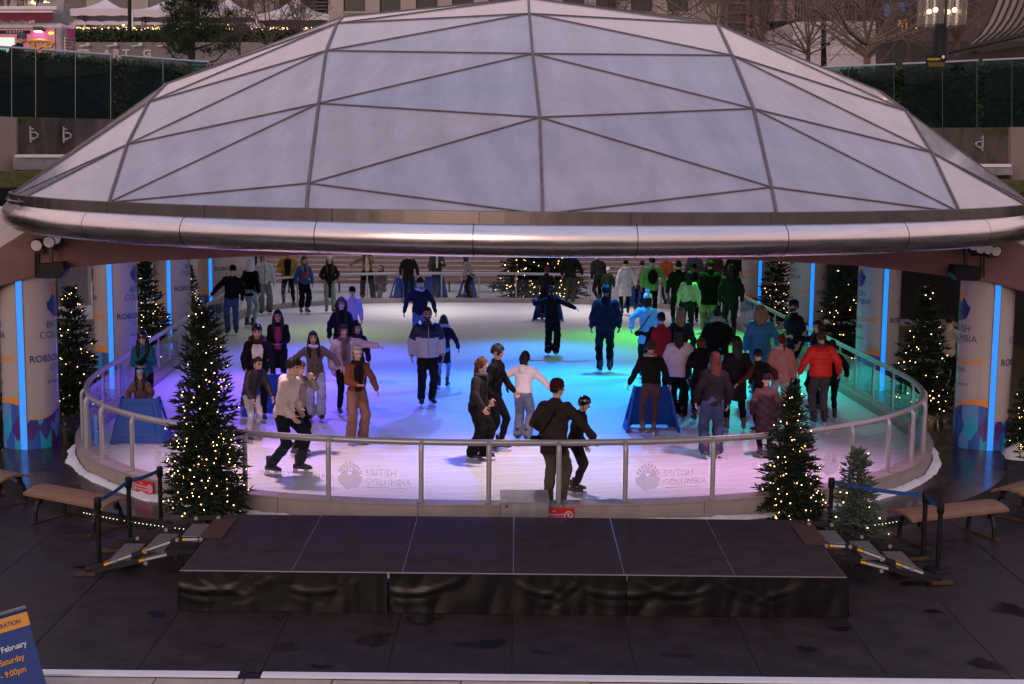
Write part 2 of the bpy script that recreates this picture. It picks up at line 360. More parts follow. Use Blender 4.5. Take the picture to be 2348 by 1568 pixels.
for k, (x, y, a, b) in enumerate([(855, 1467, 48, 14), (1110, 1476, 52, 12), (970, 1418, 46, 13), (655, 1482, 26, 13), (735, 1527, 24, 5), (360, 1404, 26, 8), (640, 1412, 18, 5), (1850, 1487, 20, 8),
    (1928, 1440, 22, 6), (1545, 1500, 40, 4), (1240, 1494, 26, 5), (2260, 1522, 40, 14), (2320, 1397, 44, 20), (2140, 1400, 20, 6), (500, 1480, 14, 4), (1015, 1392, 10, 3), (2110, 1338, 50, 8), (200, 1300, 30, 6)]):
    blot(x, y, a, b, k)
# white strip with its gap, and the pale pavers in front of it
for a, b in ((-8, 1.02), (1.24, 16)):
    m = MB(); m.box((a, -2.03, .0), (b, -1.90, .022), mw=SM); tag(m.build('edge_strip', M_white, bevel=.004), 'long white painted edge strip along the black slabs, %s of its gap' % ('left' if a < 0 else 'right'), 'edge strip', 'white edge strips')
m = MB(); m.box((1.02, -2.03, .0), (1.24, -1.90, .014), mw=SM); tag(m.build('cover_plate', M_black, bevel=.003), 'dark cover plate in the gap of the white strip', 'cover plate')
pv = MB(); pv.box((-9, -4.4, -.05), (17, -2.035, -.012), mw=SM); pave = struct(pv.build('pavement', M_concw, origin=SO))
x = -7.0
rows = [(-2.26, -2.045, 1.0), (-2.50, -2.272, 1.3), (-2.9, -2.512, 1.0), (-3.4, -2.912, .9)]
for (y0, y1, w) in rows:
    x = -6.0+rnd.uniform(0, .6)
    while x < 12:
        ww = w*rnd.uniform(.75, 1.35); m = MB(); m.box((x, y0, -.03), (x+ww-.012, y1, rnd.uniform(-.003, .002)), mw=SM); m.build('paver', M_pave, pave, bevel=.004); x += ww

# --- the rink
RX, RYF, RYB, RA, RBF, RBB, RN = .95, 25.0, 40.5, 7.1, 6.45, 5.2, 2.35
def rink_pt(t, off=0., z=0.):
    """t in 0..4: front left quarter, front right, back right, back left (0 = left side at RYF)"""
    q = int(t) % 4; f = t-int(t)
    a = RA+off
    if q == 0: ang = f*math.pi/2; ux, uy, b, yc = -math.cos(ang), -math.sin(ang), RBF+off, RYF
    elif q == 1: ang = f*math.pi/2; ux, uy, b, yc = math.sin(ang), -math.cos(ang), RBF+off, RYF
    elif q == 2: ang = f*math.pi/2; ux, uy, b, yc = math.cos(ang), math.sin(ang), RBB+off, RYB
    else: ang = f*math.pi/2; ux, uy, b, yc = -math.sin(ang), math.cos(ang), RBB+off, RYB
    e = 2/RN
    return Vector((RX+a*math.copysign(abs(ux)**e, ux), yc+b*math.copysign(abs(uy)**e, uy), z))
def rink_path(off=0., z=0., n=40):
    """closed polyline, starting at the left side, running along the front to the right"""
    pts = []
    for q in range(4):
        for k in range(n):
            f = k/n; pts.append(rink_pt(q+f*.9999, off, z))
        if q == 1:
            a = rink_pt(1.9999, off, z); b = rink_pt(2.0001, off, z); pts += [a.lerp(b, j/12) for j in range(0, 12)]
    a = rink_pt(3.9999, off, z); b = rink_pt(0.0001, off, z); pts += [a.lerp(b, j/12) for j in range(0, 12)]
    out = [pts[0]]
    for p in pts[1:]:
        if (p-out[-1]).length > .02: out.append(p)
    return out
ip = rink_path(-.13, ICE_Z)
m = MB(); m.add(ip, [tuple(range(len(ip)))]); struct(m.build('ice_sheet', M_ice, origin=(RX, 32, ICE_Z)))
# ice bed below the sheet and the dark raised platform round the rink
def plat_path(z):
    out = []
    for p in rink_path(0, z):
        d = Vector((p.x-RX, p.y-(RYF if p.y < RYF else min(p.y, RYB)), 0)); d.normalize()
        w = .62+.75*abs(d.x)**1.5; out.append(p+d*w)
    return out
pp = plat_path(.13); n_ = len(pp); m = MB()
m.loft([[Vector((p.x, p.y, 0)) for p in pp], pp])
struct(m.build('rink_platform', M_plat, origin=(RX, 32, 0)))
# kerb: panels butted end to end
def resample(path, closed=True):
    P = path+([path[0]] if closed else []); L = [0]
    for a, b in zip(P, P[1:]): L.append(L[-1]+(b-a).length)
    return P, L
def at_len(P, L, s):
    s = s % L[-1]; import bisect
    i = max(0, min(len(L)-2, bisect.bisect_right(L, s)-1)); f = (s-L[i])/max(1e-9, L[i+1]-L[i])
    p = P[i].lerp(P[i+1], f); d = (P[i+1]-P[i]).normalized(); return p, d
KP, KL = resample(rink_path(0, 0, 60)); KT = KL[-1]
def kpt(s, off, z):
    p, d = at_len(KP, KL, s)
    p2, d2 = at_len(KP, KL, s+.15); p3, d3 = at_len(KP, KL, s-.15); d = (d2+d3).normalized()
    nrm = Vector((d.y, -d.x, 0)); return p+nrm*off+Vector((0, 0, z))
kerb = thing('rink_kerb', 'low beige kerb of butted panels round the ice', 'kerb', (RX, 18.5, .13))
NP = 38
for k in range(NP):
    s0 = KT*k/NP+.004; s1 = KT*(k+1)/NP-.004; rings = []
    for j in range(6):
        s = s0+(s1-s0)*j/5; rings.append([kpt(s, .13, .10), kpt(s, .13, .375), kpt(s, .15, .382), kpt(s, .15, .40), kpt(s, -.12, .40), kpt(s, -.12, .10)])
    m = MB(); m.loft(rings); m.build('kerb_panel', M_kerb, kerb)
# snow shaved off the ice, lying along the kerb
m = MB(); rings = []; N = 300
for k in range(N):
    s = KT*.02+(KT*.40)*k/N
    h = .05+.05*noise.noise((s*1.3, 0, 0))+.03*noise.noise((s*7, 3, 0)); w = .10+.06*noise.noise((s*1.7, 5, 0))+.03*noise.noise((s*9, 1, 2))
    h = max(.012, h); w = max(.03, w)
    rings.append([kpt(s, .152, .131), kpt(s, .152, .131+h), kpt(s, .152+w*.5, .131+h*.95+.02*noise.noise((s*15, 0, 9))), kpt(s, .152+w*.9, .131+h*.5), kpt(s, .152+w*1.25, .131)])
m.loft(rings); tag(m.build('snow_ridge', M_snow, smooth=True), kind='stuff')
# row of white LED dots along the foot of the platform
M_dot = glow('white_led_dot', (1, .95, .75), 2.0, sample=False)
PPt, PL = resample(plat_path(0))
for lo, hi, nm in ((187, 430, 'left'), (2000, 2105, 'right')):
    m = MB(); s = 0
    while s < PL[-1]*.45:
        p, d = at_len(PPt, PL, s); s += .065
        q = (p-CAMP); xx = CX+FPX*q.dot(rgt)/q.dot(fwd)
        if lo < xx < hi: m.sphere(p+Vector((d.y, -d.x, 0))*.008+Vector((0, 0, .05)), .0062, 6, 4)
    tag(m.build('led_light_strip', M_dot), 'line of tiny white LEDs at the foot of the dark platform, %s of the stage' % nm, 'light strip', 'LED strips of the platform')

# --- glass barrier with bent posts and one handrail
barrier = thing('rink_barrier', 'grey tube handrail with bent posts and clear glass round the ice', 'barrier', (RX, 18.5, .4))
M_gl = glass('rail_glass', (.93, .96, .97), .04, haze=.006)
def nearest_s(x, y):
    best = None; p0 = Vector((x, y, 0)); s = 0
    while s < KT:
        d = (at_len(KP, KL, s)[0]-p0).length
        if best is None or d < best[0]: best = (d, s)
        s += .03
    return best[1]
fp = [(182, 1028), (226, 1054), (306, 1080), (440, 1104), (575, 1122), (760, 1138), (965, 1149), (1120, 1152), (1280, 1152), (1430, 1150), (1632, 1142), (1800, 1124), (1949, 1104), (2054, 1086), (2123, 1063), (2152, 1038)]
ss = sorted(nearest_s(*G(x, y, .4).xy) for x, y in fp)
s = ss[-1]+1.2
while s < KT+ss[0]-.7: ss.append(s); s += 1.2
Z_R = 1.20
for i, s in enumerate(ss):
    r = .035 if i < len(fp) else .026
    m = MB(); pts = [kpt(s, .03, .40), kpt(s, .03, Z_R-.10), kpt(s, .022, Z_R-.05), kpt(s, -.005, Z_R-.015), kpt(s, -.05, Z_R)]
    m.tube(pts, r, 10); m.build('rail_post', M_rail, barrier, smooth=True)
# handrail sections with sleeve joints
nsec = 26
for k in range(nsec):
    s0 = KT*k/nsec+.003; s1 = KT*(k+1)/nsec-.003
    m = MB(); m.tube([kpt(s0+(s1-s0)*j/10, -.05, Z_R) for j in range(11)], .045, 12); m.build('handrail', M_rail, barrier, smooth=True)
panels = []
for i, s in enumerate(ss):
    s1 = ss[(i+1) % len(ss)]
    if s1 < s: s1 += KT
    a, b = s+.05, s1-.05; rings = []; nn = 5
    for j in range(nn):
        q = a+(b-a)*j/(nn-1); rings.append([kpt(q, .012, .41), kpt(q, .012, 1.02), kpt(q, 0, 1.02), kpt(q, 0, .41)])
    m = MB(); m.loft(rings); o = m.build('glass_panel', M_gl, barrier); panels.append((a, b, o))
# frosted print on the glass
M_frost = mat('frosted_print', (.45, .43, .46), .7, var=0); M_frost.node_tree.nodes['Principled BSDF'].inputs['Alpha'].default_value = .42
def sun_emblem(mb, o, u, w, wd, h, ray_mi=0, mt_mi=0, rays=9, mountain=True, mapf=None):
    P = (lambda a, b: Vector(o)+Vector(u)*a+Vector(w)*b) if mapf is None else mapf
    for k in range(rays):
        a0 = math.pi*(.06+.88*k/rays); a1 = math.pi*(.06+.88*(k+.72)/rays); r0 = .30
        q = []
        for a, r in ((a0, r0), (a0, 1), ((a0+a1)/2, 1.02), (a1, 1), (a1, r0)):
            q.append(P(wd/2*r*math.cos(a), h*.44*r*1.25*math.sin(a)))
        mb.add(q, [tuple(range(len(q)))], ray_mi)
    if mountain:
        N = 16; top = []; bot = []
        for k in range(N+1):
            x = -1+2*k/N
            t = .28*max(0, 1-abs(x+.42)/.42)+.34*max(0, 1-abs(x-.40)/.45)+.05
            b_ = -.50*math.sqrt(max(0, 1-x*x*.9))+.03*math.sin(x*7)
            top.append(P(wd/2*x, h*(t*.9-.06))); bot.append(P(wd/2*x*.98, h*(b_-.02)))
        for k in range(N): mb.add([bot[k], bot[k+1], top[k+1], top[k]], [(0, 1, 2, 3)], mt_mi)
def panel_at(px, py):
    s = nearest_s(*G(px, py, .4).xy); s = s if s > ss[0]-.01 else s+KT
    for a, b, o in panels:
        if a-.06 <= s <= b+.06: return o, s
    return panels[0][2], s
def glass_print(px, py, kind, h=.2):
    o, s = panel_at(px, 1145); c = kpt(s, .045, 0); d = (kpt(s+.2, .016, 0)-kpt(s-.2, .016, 0)).normalized()
    z = .41+h; m = MB(); up = Vector((0, 0, 1))
    if kind == 'risk': flat_text(m, 'SKATE AT YOUR OWN RISK', .085, c+up*z, d, up, .001, bold=.01)
    else:
        sun_emblem(m, c+up*(z+.12)-d*.33, d, up, .34, .34)
        flat_text(m, 'BRITISH', .125, c+up*(z+.13)-d*.12, d, up, .001, 'LEFT'); flat_text(m, 'COLUMBIA', .125, c+up*(z+.005)-d*.12, d, up, .001, 'LEFT')
        q = c+up*(z-.035); m.add([q-d*.1, q+d*.44, q+d*.44+up*.012, q-d*.1+up*.012], [(0, 1, 2, 3)])
    m.build('printed_logo', M_frost, o)
for px, k in ((668, 'risk'), (860, 'bc'), (1535, 'bc'), (1890, 'bc'), (262, 'bc'), (2090, 'bc')): glass_print(px, 0, k, .27 if k == 'risk' else .2)

# red notices on the kerb
M_red = mat('sign_red', (.62, .02, .03), .4, var=.05)
def red_notice(px0, px1, lines, label, yy=1155):
    s0 = nearest_s(*G(px0, yy, .3).xy); s1 = nearest_s(*G(px1, yy, .3).xy)
    if abs(s1-s0) > 2: s1 = s0+.3
    a = kpt(s0, .158, .16); b = kpt(s1, .158, .16); d = (b-a).normalized(); w = .40; h = .20; up = Vector((0, 0, 1)); c = (a+b)/2; a = c-d*w/2
    t = thing('notice_plate', label, 'notice', c, 0, 'red no skateboarding notices'); m = MB(); m.prism([(0, 0), (w, 0), (w, h), (0, h)], a, d, up, Vector((d.y, -d.x, 0))*.006); m.build('plate', M_red, t)
    m = MB(); o = a+Vector((d.y, -d.x, 0))*.007
    for k, l in enumerate(lines): flat_text(m, l, .034, o+d*.13+up*(h-.055-.045*k), d, up, .001, 'CENTER', .02)
    cc = o+d*.325+up*.1; N = 20
    for k in range(N):
        a0, a1 = 2*math.pi*k/N, 2*math.pi*(k+1)/N
        m.add([cc+(d*math.cos(t_)+up*math.sin(t_))*r+Vector((d.y, -d.x, 0))*.001 for t_, r in ((a0, .045), (a1, .045), (a1, .058), (a0, .058))], [(0, 1, 2, 3)])
    m.add([cc+d*x+up*y+Vector((d.y, -d.x, 0))*.001 for x, y in ((-.04, .03), (-.032, .04), (.04, -.03), (.032, -.04))], [(0, 1, 2, 3)])
    m.add([cc+d*x+up*y+Vector((d.y, -d.x, 0))*.001 for x, y in ((-.012, -.03), (.0, -.03), (.012, .0), (.016, .028), (.0, .034), (-.012, .01))], [tuple(range(6))])
    m.build('lettering', M_white, t)
red_notice(326, 364, ['NO', 'SKATEBOARDING', 'ON THIS PROPERTY'], 'red no skateboarding notice on the kerb beside the tall lit tree', 1108)
red_notice(1240, 1306, ['NO', 'SKATEBOARDING', 'ON THIS PROPERTY'], 'red no skateboarding notice on the kerb beside the grey metal box')

# grey metal box against the kerb
t = thing('metal_box', 'grey sheet metal box with sloping lid against the kerb behind the stage', 'box', Vector((W(1203, 1150, 18.1).x, 18.06, .13)))
p = wloc(t); m = MB(); w = .31; d = .33
M_galv = mat('galvanised', (.26, .25, .26), .55, metal=.3, var=.3, scale=6)
zf, zb = W(1203, 1150, 18.06).z-.13, W(1203, 1123, 18.39).z-.13
m.prism([(0, 0), (d, 0), (d, zb-.012), (0, zf-.012)], p+Vector((-w, -.0, 0)), (0, 1, 0), (0, 0, 1), (2*w, 0, 0)); m.build('body', M_galv, t, bevel=.006)
m = MB(); m.prism([(-.02, zf-.012), (d+.01, zb-.010), (d+.01, zb), (-.02, zf)], p+Vector((-w-.01, 0, 0)), (0, 1, 0), (0, 0, 1), (2*w+.02, 0, 0)); m.build('lid', M_galv, t)
m = MB(); m.tube([p+Vector((-w+.07, -.004, zf-.06)), p+Vector((-w+.07, -.012, zf-.06))], .022, 12); m.build('plug', mat('rust_red', (.12, .04, .03), .7), t)

# --- far floor, stairs and walls beyond the rink
m = MB(); m.box((-16, 42.0, -.05), (24, 54.0, .09)); struct(m.build('far_pavement', M_farfloor))
M_step = mat('granite_step', (.26, .195, .17), .8, var=.25, scale=8, bump=.15, isl=.08)
M_nose = mat('step_nosing', (.42, .345, .32), .7, var=.1)
stairs = thing('stairs', 'wide pale granite stairs behind the far end of the rink', 'stairs', (1.2, 54, .09))
for k in range(11):
    m = MB(); y0 = 54+.36*k; z0 = .09+.155*k
    m.box((-7.6, y0, z0-.3), (10.2, y0+.40, z0+.155-.03)); m.build('step', M_step, stairs)
    m = MB(); m.box((-7.6, y0-.02, z0+.126), (10.2, y0+.36, z0+.155)); m.build('tread', M_nose, stairs)
def wallbox(name, a, b, m_, label, cat='wall', group=None):
    m = MB(); m.box(a, b); return tag(m.build(name, m_, bevel=.01), label, cat, group)
wallbox('stair_wall', (10.25, 53.0, 0), (14.5, 58, 2.6), M_conc, 'pale concrete block wall at the right end of the stairs')
wallbox('stair_wall', (-16, 55.0, 0), (-7.65, 58, 2.6), M_conc, 'pale concrete wall at the left end of the stairs')
wallbox('ramp_wall', (-15.5, 45.8, 0), (-11.6, 46.2, 1.9), M_conc, 'stepped concrete ramp wall behind the left pillars', )
m = MB(); m.box((-7.5, 58, 0), (10.2, 58.4, 4.5)); tag(m.build('retaining_wall', M_conc), 'tall concrete retaining wall above the far stairs', 'wall')
# --- arcades on both sides: dark floor, roof slab, back wall
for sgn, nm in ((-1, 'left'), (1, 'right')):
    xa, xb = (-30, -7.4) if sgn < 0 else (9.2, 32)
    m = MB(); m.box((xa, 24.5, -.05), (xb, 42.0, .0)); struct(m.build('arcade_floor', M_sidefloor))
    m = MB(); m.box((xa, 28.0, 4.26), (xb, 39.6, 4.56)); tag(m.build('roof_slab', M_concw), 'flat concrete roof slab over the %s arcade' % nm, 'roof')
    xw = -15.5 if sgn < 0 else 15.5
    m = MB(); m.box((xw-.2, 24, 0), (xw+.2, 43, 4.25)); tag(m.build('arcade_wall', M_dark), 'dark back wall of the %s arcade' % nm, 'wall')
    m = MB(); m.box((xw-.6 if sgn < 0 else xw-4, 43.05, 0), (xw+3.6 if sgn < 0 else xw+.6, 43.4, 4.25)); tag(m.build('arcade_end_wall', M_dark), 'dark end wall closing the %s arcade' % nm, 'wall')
# road deck behind the dome
m = MB(); m.box((-30, 33.6, 4.57), (32, 39.6, 6.1)); struct(m.build('street_deck', M_concw))
m = MB(); m.box((-60, 41.6, -.05), (-16.1, 120, .0)); struct(m.build('side_ground', M_farfloor))

# --- the arched concrete beam in front, on the first pair of pillars
BY0 = 23.12
def zx(px, py, Y=BY0): p = W(px, py, Y); return p.x, p.z
bot = [(-60, 676), (0, 657), (82, 633), (150, 615), (320, 600), (587, 588), (900, 581), (1200, 579), (1500, 586), (1760, 598.6), (1955, 608.6), (2100, 624), (2248, 644), (2347, 669), (2420, 690)]
top = [(2420, 596), (2347, 562), (2315, 545), (2270, 530), (1800, 530), (1200, 530), (600, 520), (90, 510), (65, 526), (0, 567), (-60, 605)]
poly = [zx(*q) for q in bot+top]
m = MB(); m.prism(poly, (0, BY0, 0), (1, 0, 0), (0, 0, 1), (0, 1.45, 0))
beam = tag(m.build('arched_beam', M_beam, bevel=.02), 'wide red brown concrete beam arching under the steel ring', 'beam')

M_skylit = mat('pale_concrete', (.52, .47, .46), .8, var=.12, scale=1)  # skylight on the beam's top faces put into a paler concrete
for pts_, nm in (([(-80, 478), (12, 478), (30, 512), (66, 527), (0, 568), (-80, 618)], 'left'), ([(2326, 540), (2347, 520), (2430, 520), (2430, 610), (2347, 566), (2318, 549)], 'right')):
    m = MB(); m.prism([zx(a, b, BY0+.25) for a, b in pts_], (0, BY0+.25, 0), (1, 0, 0), (0, 0, 1), (0, 1.0, 0)); tag(m.build('sloping_buttress', M_skylit), 'upright slab coloured as the skylit sloping top of the beam, %s end' % nm, 'beam top')
# --- round pillars with printed wrap and a blue light strip
PR = .45
def pillar(x, y, label, H=3.25, flip=False):
    t = thing('pillar', label, 'pillar', (x, y, 0), 0, 'printed pillars beside the rink')
    m = MB(); m.lathe([(PR, .085), (PR, H)], 48); m.build('printed_wrap', M_pill, t, smooth=True, local=True)
    m = MB(); m.lathe([(PR+.012, 0), (PR+.012, .09), (PR-.02, .10)], 48); m.build('base_ring', M_galv, t, smooth=True, local=True)
    def mp(u, z, r=PR+.003): a = -math.pi/2+u/PR; return Vector((r*math.cos(a), r*math.sin(a), z))
    # the light strip faces the square
    m = MB(); n = 4
    for k in range(n):
        u0, u1 = -.048+.096*k/n, -.048+.096*(k+1)/n
        m.add([mp(u0, .10, PR+.014), mp(u1, .10, PR+.014), mp(u1, H, PR+.014), mp(u0, H, PR+.014)], [(0, 1, 2, 3)])
    led = m.build('light_strip', M_led, t, smooth=True, local=True)
    m = MB()
    for s_ in (-1, 1): m.bar(mp(s_*.054, .10, PR+.008), mp(s_*.054, H, PR+.008), .010, .02, up=(0, 1, 0))
    m.build('strip_edge', M_galv, t, local=True)
    # a printed design on each half of the column
    half = PR*math.pi
    for sd in (1, -1):
        c = sd*half/2
        m = MB(); pr = lambda a, b: mp(c+a, b)
        sun_emblem(m, None, None, None, .52, .52, 0, 1, 11, True, lambda a, b: mp(c+a, 2.56+b))
        def txt(s, size, z, mi, dx=0, bold=0., al='CENTER'):
            v, f = text_mesh(s, size, al, bold); v = [(q[0]+dx, q[1], 0) for q in v]; v, f = clip_strips(v, f, .06)
            m.add([mp(c+q[0], z+q[1]) for q in v], f, mi)
        txt('BRITISH', .165, 2.115, 1); txt('COLUMBIA', .165, 1.95, 1)
        n = 8
        for k in range(n):
            u0, u1 = -.2+.4*k/n, -.2+.4*(k+1)/n; m.add([mp(c+u0, 1.895), mp(c+u1, 1.895), mp(c+u1, 1.907), mp(c+u0, 1.907)], [(0, 1, 2, 3)], 0)
        txt('ROBSON', .155, 1.57, 1, -.27, .02); txt('SQUARE', .155, 1.57, 0, .27, .02)
        txt('ICE RINK', .115, 1.43, 1); txt('#robsonsquare', .095, 1.20, 1)
        m.build('printed_logo', [M_orange, M_navy], t, local=True)
        # wave band and coloured facets below
        m = MB(); N = 26; zt = lambda u: .66+.30*smoothstep(-half/2, half/2, u)+.06*math.sin((u/half)*math.pi*2)
        for k in range(N):
            u0 = -half/2+.062+(half-.124)*k/N; u1 = -half/2+.062+(half-.124)*(k+1)/N
            th = lambda u: .015+.10*smoothstep(-half*.1, half/2, u)
            m.add([mp(c+u0, zt(u0)-th(u0)), mp(c+u1, zt(u1)-th(u1)), mp(c+u1, zt(u1)), mp(c+u0, zt(u0))], [(0, 1, 2, 3)], 0)
            for a, b, mi in ((.10, .36, 1+(k//4) % 5), (.36, .62, 1+((k+2)//5+2) % 5), (.62, 9, 1+((k+1)//6+1) % 5)):
                sl_ = .03*((k*7) % 5-2)*0
                lo0, lo1 = a, a; hi0, hi1 = min(b, zt(u0)-th(u0)), min(b, zt(u1)-th(u1))
                k1 = .10*math.sin(k*1.3+a*9) if a > .1 else 0; k2 = .10*math.sin((k+1)*1.3+a*9) if a > .1 else 0
                k3 = .10*math.sin(k*1.3+b*9) if b < 9 else 0; k4 = .10*math.sin((k+1)*1.3+b*9) if b < 9 else 0
                A0, A1 = min(lo0+k1, hi0), min(lo1+k2, hi1); B0, B1 = min(b+k3, zt(u0)-th(u0)), min(b+k4, zt(u1)-th(u1))
                if B0-A0 < .002 and B1-A1 < .002: continue
                m.add([mp(c+u0, A0), mp(c+u1, A1), mp(c+u1, B1), mp(c+u0, B0)], [(0, 1, 2, 3)], mi)
        m.build('printed_band', [M_orange]+M_facets, t, local=True)
    return t
XL, XR, Y1, DY = -6.99, 9.087, 23.67, 6.096
ordn = ['nearest', 'second', 'third', 'farthest']
for k in range(4):
    pillar(XL, Y1+DY*k, '%s white printed pillar with blue light strip in the left row' % ordn[k])
    pillar(XR, Y1+DY*k, '%s white printed pillar with blue light strip in the right row' % ordn[k])

# loudspeakers under the beam and clusters of round floodlights on it
M_lens = mat('lamp_lens', (.62, .60, .62), .3, var=.15, scale=20)
for px, py, sgn, nm in ((118, 622, 1, 'left'), (2212, 628, -1, 'right')):
    c = W(px, py, 22.85); t = thing('loudspeaker', 'black angular loudspeaker hanging by the %s front pillar' % nm, 'loudspeaker', c, 0, 'loudspeakers under the beam')
    m = MB(); m.prism([(-.20, .12), (.22, .16), (.26, .02), (.16, -.10), (-.20, -.10)], c+Vector((0, -.15, 0)), (sgn, 0, 0), (0, 0, 1), (0, .3, 0)); m.build('cabinet', M_black, t, bevel=.015)
    m = MB(); m.bar(c+Vector((0, 0, .1)), c+Vector((0, .0, .45)), .05, .05); m.build('bracket', M_blackm, t)
def flood(px, py, r, label):
    c = W(px, py, 22.80); t = thing('floodlight', label, 'floodlight', c, 0, 'round floodlights on the beam')
    m = MB(); d = Vector((0, 1, .12)).normalized()
    m.tube([c, c+d*.07, c+d*.20, c+d*.26], [r, r, r*.8, r*.45], 18); m.build('housing', M_blackm, t, smooth=True)
    m = MB(); m.tube([c-d*.006, c+d*.01], r*.82, 18); m.build('lens', M_lens, t)
    m = MB(); m.tube([c+Vector((r, .12, 0)), c+Vector((r*.6, .2, -r*1.2)), c+Vector((-r*.6, .2, -r*1.2)), c+Vector((-r, .12, 0))], .015, 6); m.build('yoke', M_blackm, t)
for k, (px, py) in enumerate([(83, 563), (112, 555), (126, 547)]): flood(px, py, .105, '%s black round floodlight in the cluster on the left of the beam' % ('leftmost', 'middle', 'rightmost')[k])
for k, (px, py) in enumerate([(2232, 563), (2248, 570), (2266, 572), (2284, 576)]): flood(px, py, .095, '%s black round floodlight in the cluster on the right of the beam' % ('leftmost', 'second', 'third', 'rightmost')[k])
for px, nm in ((86, 'left'), (2251, 'right')):
    m = MB(); a = W(px, 580, BY0); b = W(px, 636, BY0)
    for dx in (-.025, .025): m.tube([a+Vector((dx, -.03, 0)), b+Vector((dx, -.03, 0))], .015, 8)
    tag(m.build('conduit_pipe', M_blackm), 'pair of dark conduit pipes on the %s face of the beam' % nm, 'pipe')

# ================================================================ DOME
DX, DYc = 1.18, 24.5; ZB, RB, HZ = 4.4, 8.2, 3.18
RHO = (RB*RB+HZ*HZ)/(2*HZ); DC = Vector((DX, DYc, ZB+HZ-RHO))
def on_dome(px, py):
    d = ray(px, py).normalized(); oc = CAMP-DC; b = oc.dot(d); c = oc.dot(oc)-RHO*RHO; disc = b*b-c
    if disc < 0: q = CAMP+d*(-b); return DC+(q-DC).normalized()*RHO     # just past the outline: nearest point of the cap
    return CAMP+d*(-b-math.sqrt(disc))
def ringpt(deg, z=4.27):
    r = math.sqrt(RHO**2-(z-DC.z)**2); a = R_(deg); return Vector((DX+r*math.sin(a), DYc-r*math.cos(a), z))
N_ = {}
for k, q in dict(b0=(1244, 492), e1=(1237, 270), e2=(1221, 124), e3=(1213, 32), e4=(1211, -4), l0=(702, 486), l1=(708, 421), l2=(731, 238), l3=(748, 117), l4=(773, 54), l5=(786, 38),
    r0=(1780, 494), r1=(1768, 430), r2=(1727, 250), r3=(1678, 128), r4=(1645, 53), r5=(1609, 42), m0=(250, 465), m1=(292, 332), m2=(341, 235), m3=(381, 192), q0=(2200, 488), q1=(2135, 350), q2=(2077, 255), q3=(2017, 205),
    ).items(): N_[k] = on_dome(*q)
for k, dg in dict(s1=-62, s2=-70, s3=-78, s4=-90, t1=62, t2=70, t3=78, t4=90).items(): N_[k] = ringpt(dg)
TRI = [('b0','e1','l1'),('b0','l1','l0'),('e1','l2','l1'),('e1','e2','l2'),('e2','l3','l2'),('e2','e3','l3'),('e3','l4','l3'),('e3','e4','l4'),('e4','l5','l4'),
       ('b0','r1','e1'),('b0','r0','r1'),('e1','r1','r2'),('e1','r2','e2'),('e2','r2','r3'),('e2','r3','e3'),('e3','r3','r4'),('e3','r4','e4'),('e4','r4','r5'),
       ('l0','l1','m0'),('l1','l2','m0'),('m0','l2','m1'),('m1','l2','l3'),('m1','l3','m2'),('m2','l3','l4'),('m2','l4','m3'),('m3','l4','l5'),
       ('m0','m1','s1'),('s1','m1','s2'),('s2','m1','m2'),('s2','m2','s3'),('s3','m2','m3'),('s3','m3','s4'),
       ('r0','q0','r1'),('r1','q0','r2'),('q0','q1','r2'),('q1','r3','r2'),('q1','q2','r3'),('q2','r4','r3'),('q2','q3','r4'),('q3','r5','r4'),
       ('q0','t1','q1'),('t1','t2','q1'),('t2','q2','q1'),('t2','t3','q2'),('t3','q3','q2'),('t3','t4','q3')]
# the far side of the cap: rings between the outline and the back of the base
outl = ['s4','m3','l5','e4','r5','q3','t4']
for i, k in enumerate(outl):
    p = N_[k]
    for j, f in ((1, .5), (2, 1.)):
        a = math.atan2(p.x-DX, -(p.y-DYc)); rr = math.hypot(p.x-DX, p.y-DYc)
        be = 90+180*(1-i/(len(outl)-1)); bp = ringpt(be if i not in (0, 6) else (-90 if i == 0 else 90)); q = p.lerp(bp, f)
        if f < 1: q = DC+(q-DC).normalized()*RHO
        N_[k+'_%d' % j] = q if i not in (0, 6) else p
for i in range(len(outl)-1):
    for j in range(2):
        a, b = outl[i]+('_%d' % j if j else ''), outl[i+1]+('_%d' % j if j else ''); c, d = outl[i+1]+'_%d' % (j+1), outl[i]+'_%d' % (j+1)
        if i == 0: TRI.append(('s4', b, c))
        elif i == len(outl)-2: TRI.append((a, 't4', d))
        else: TRI += [(a, b, c), (a, c, d)]
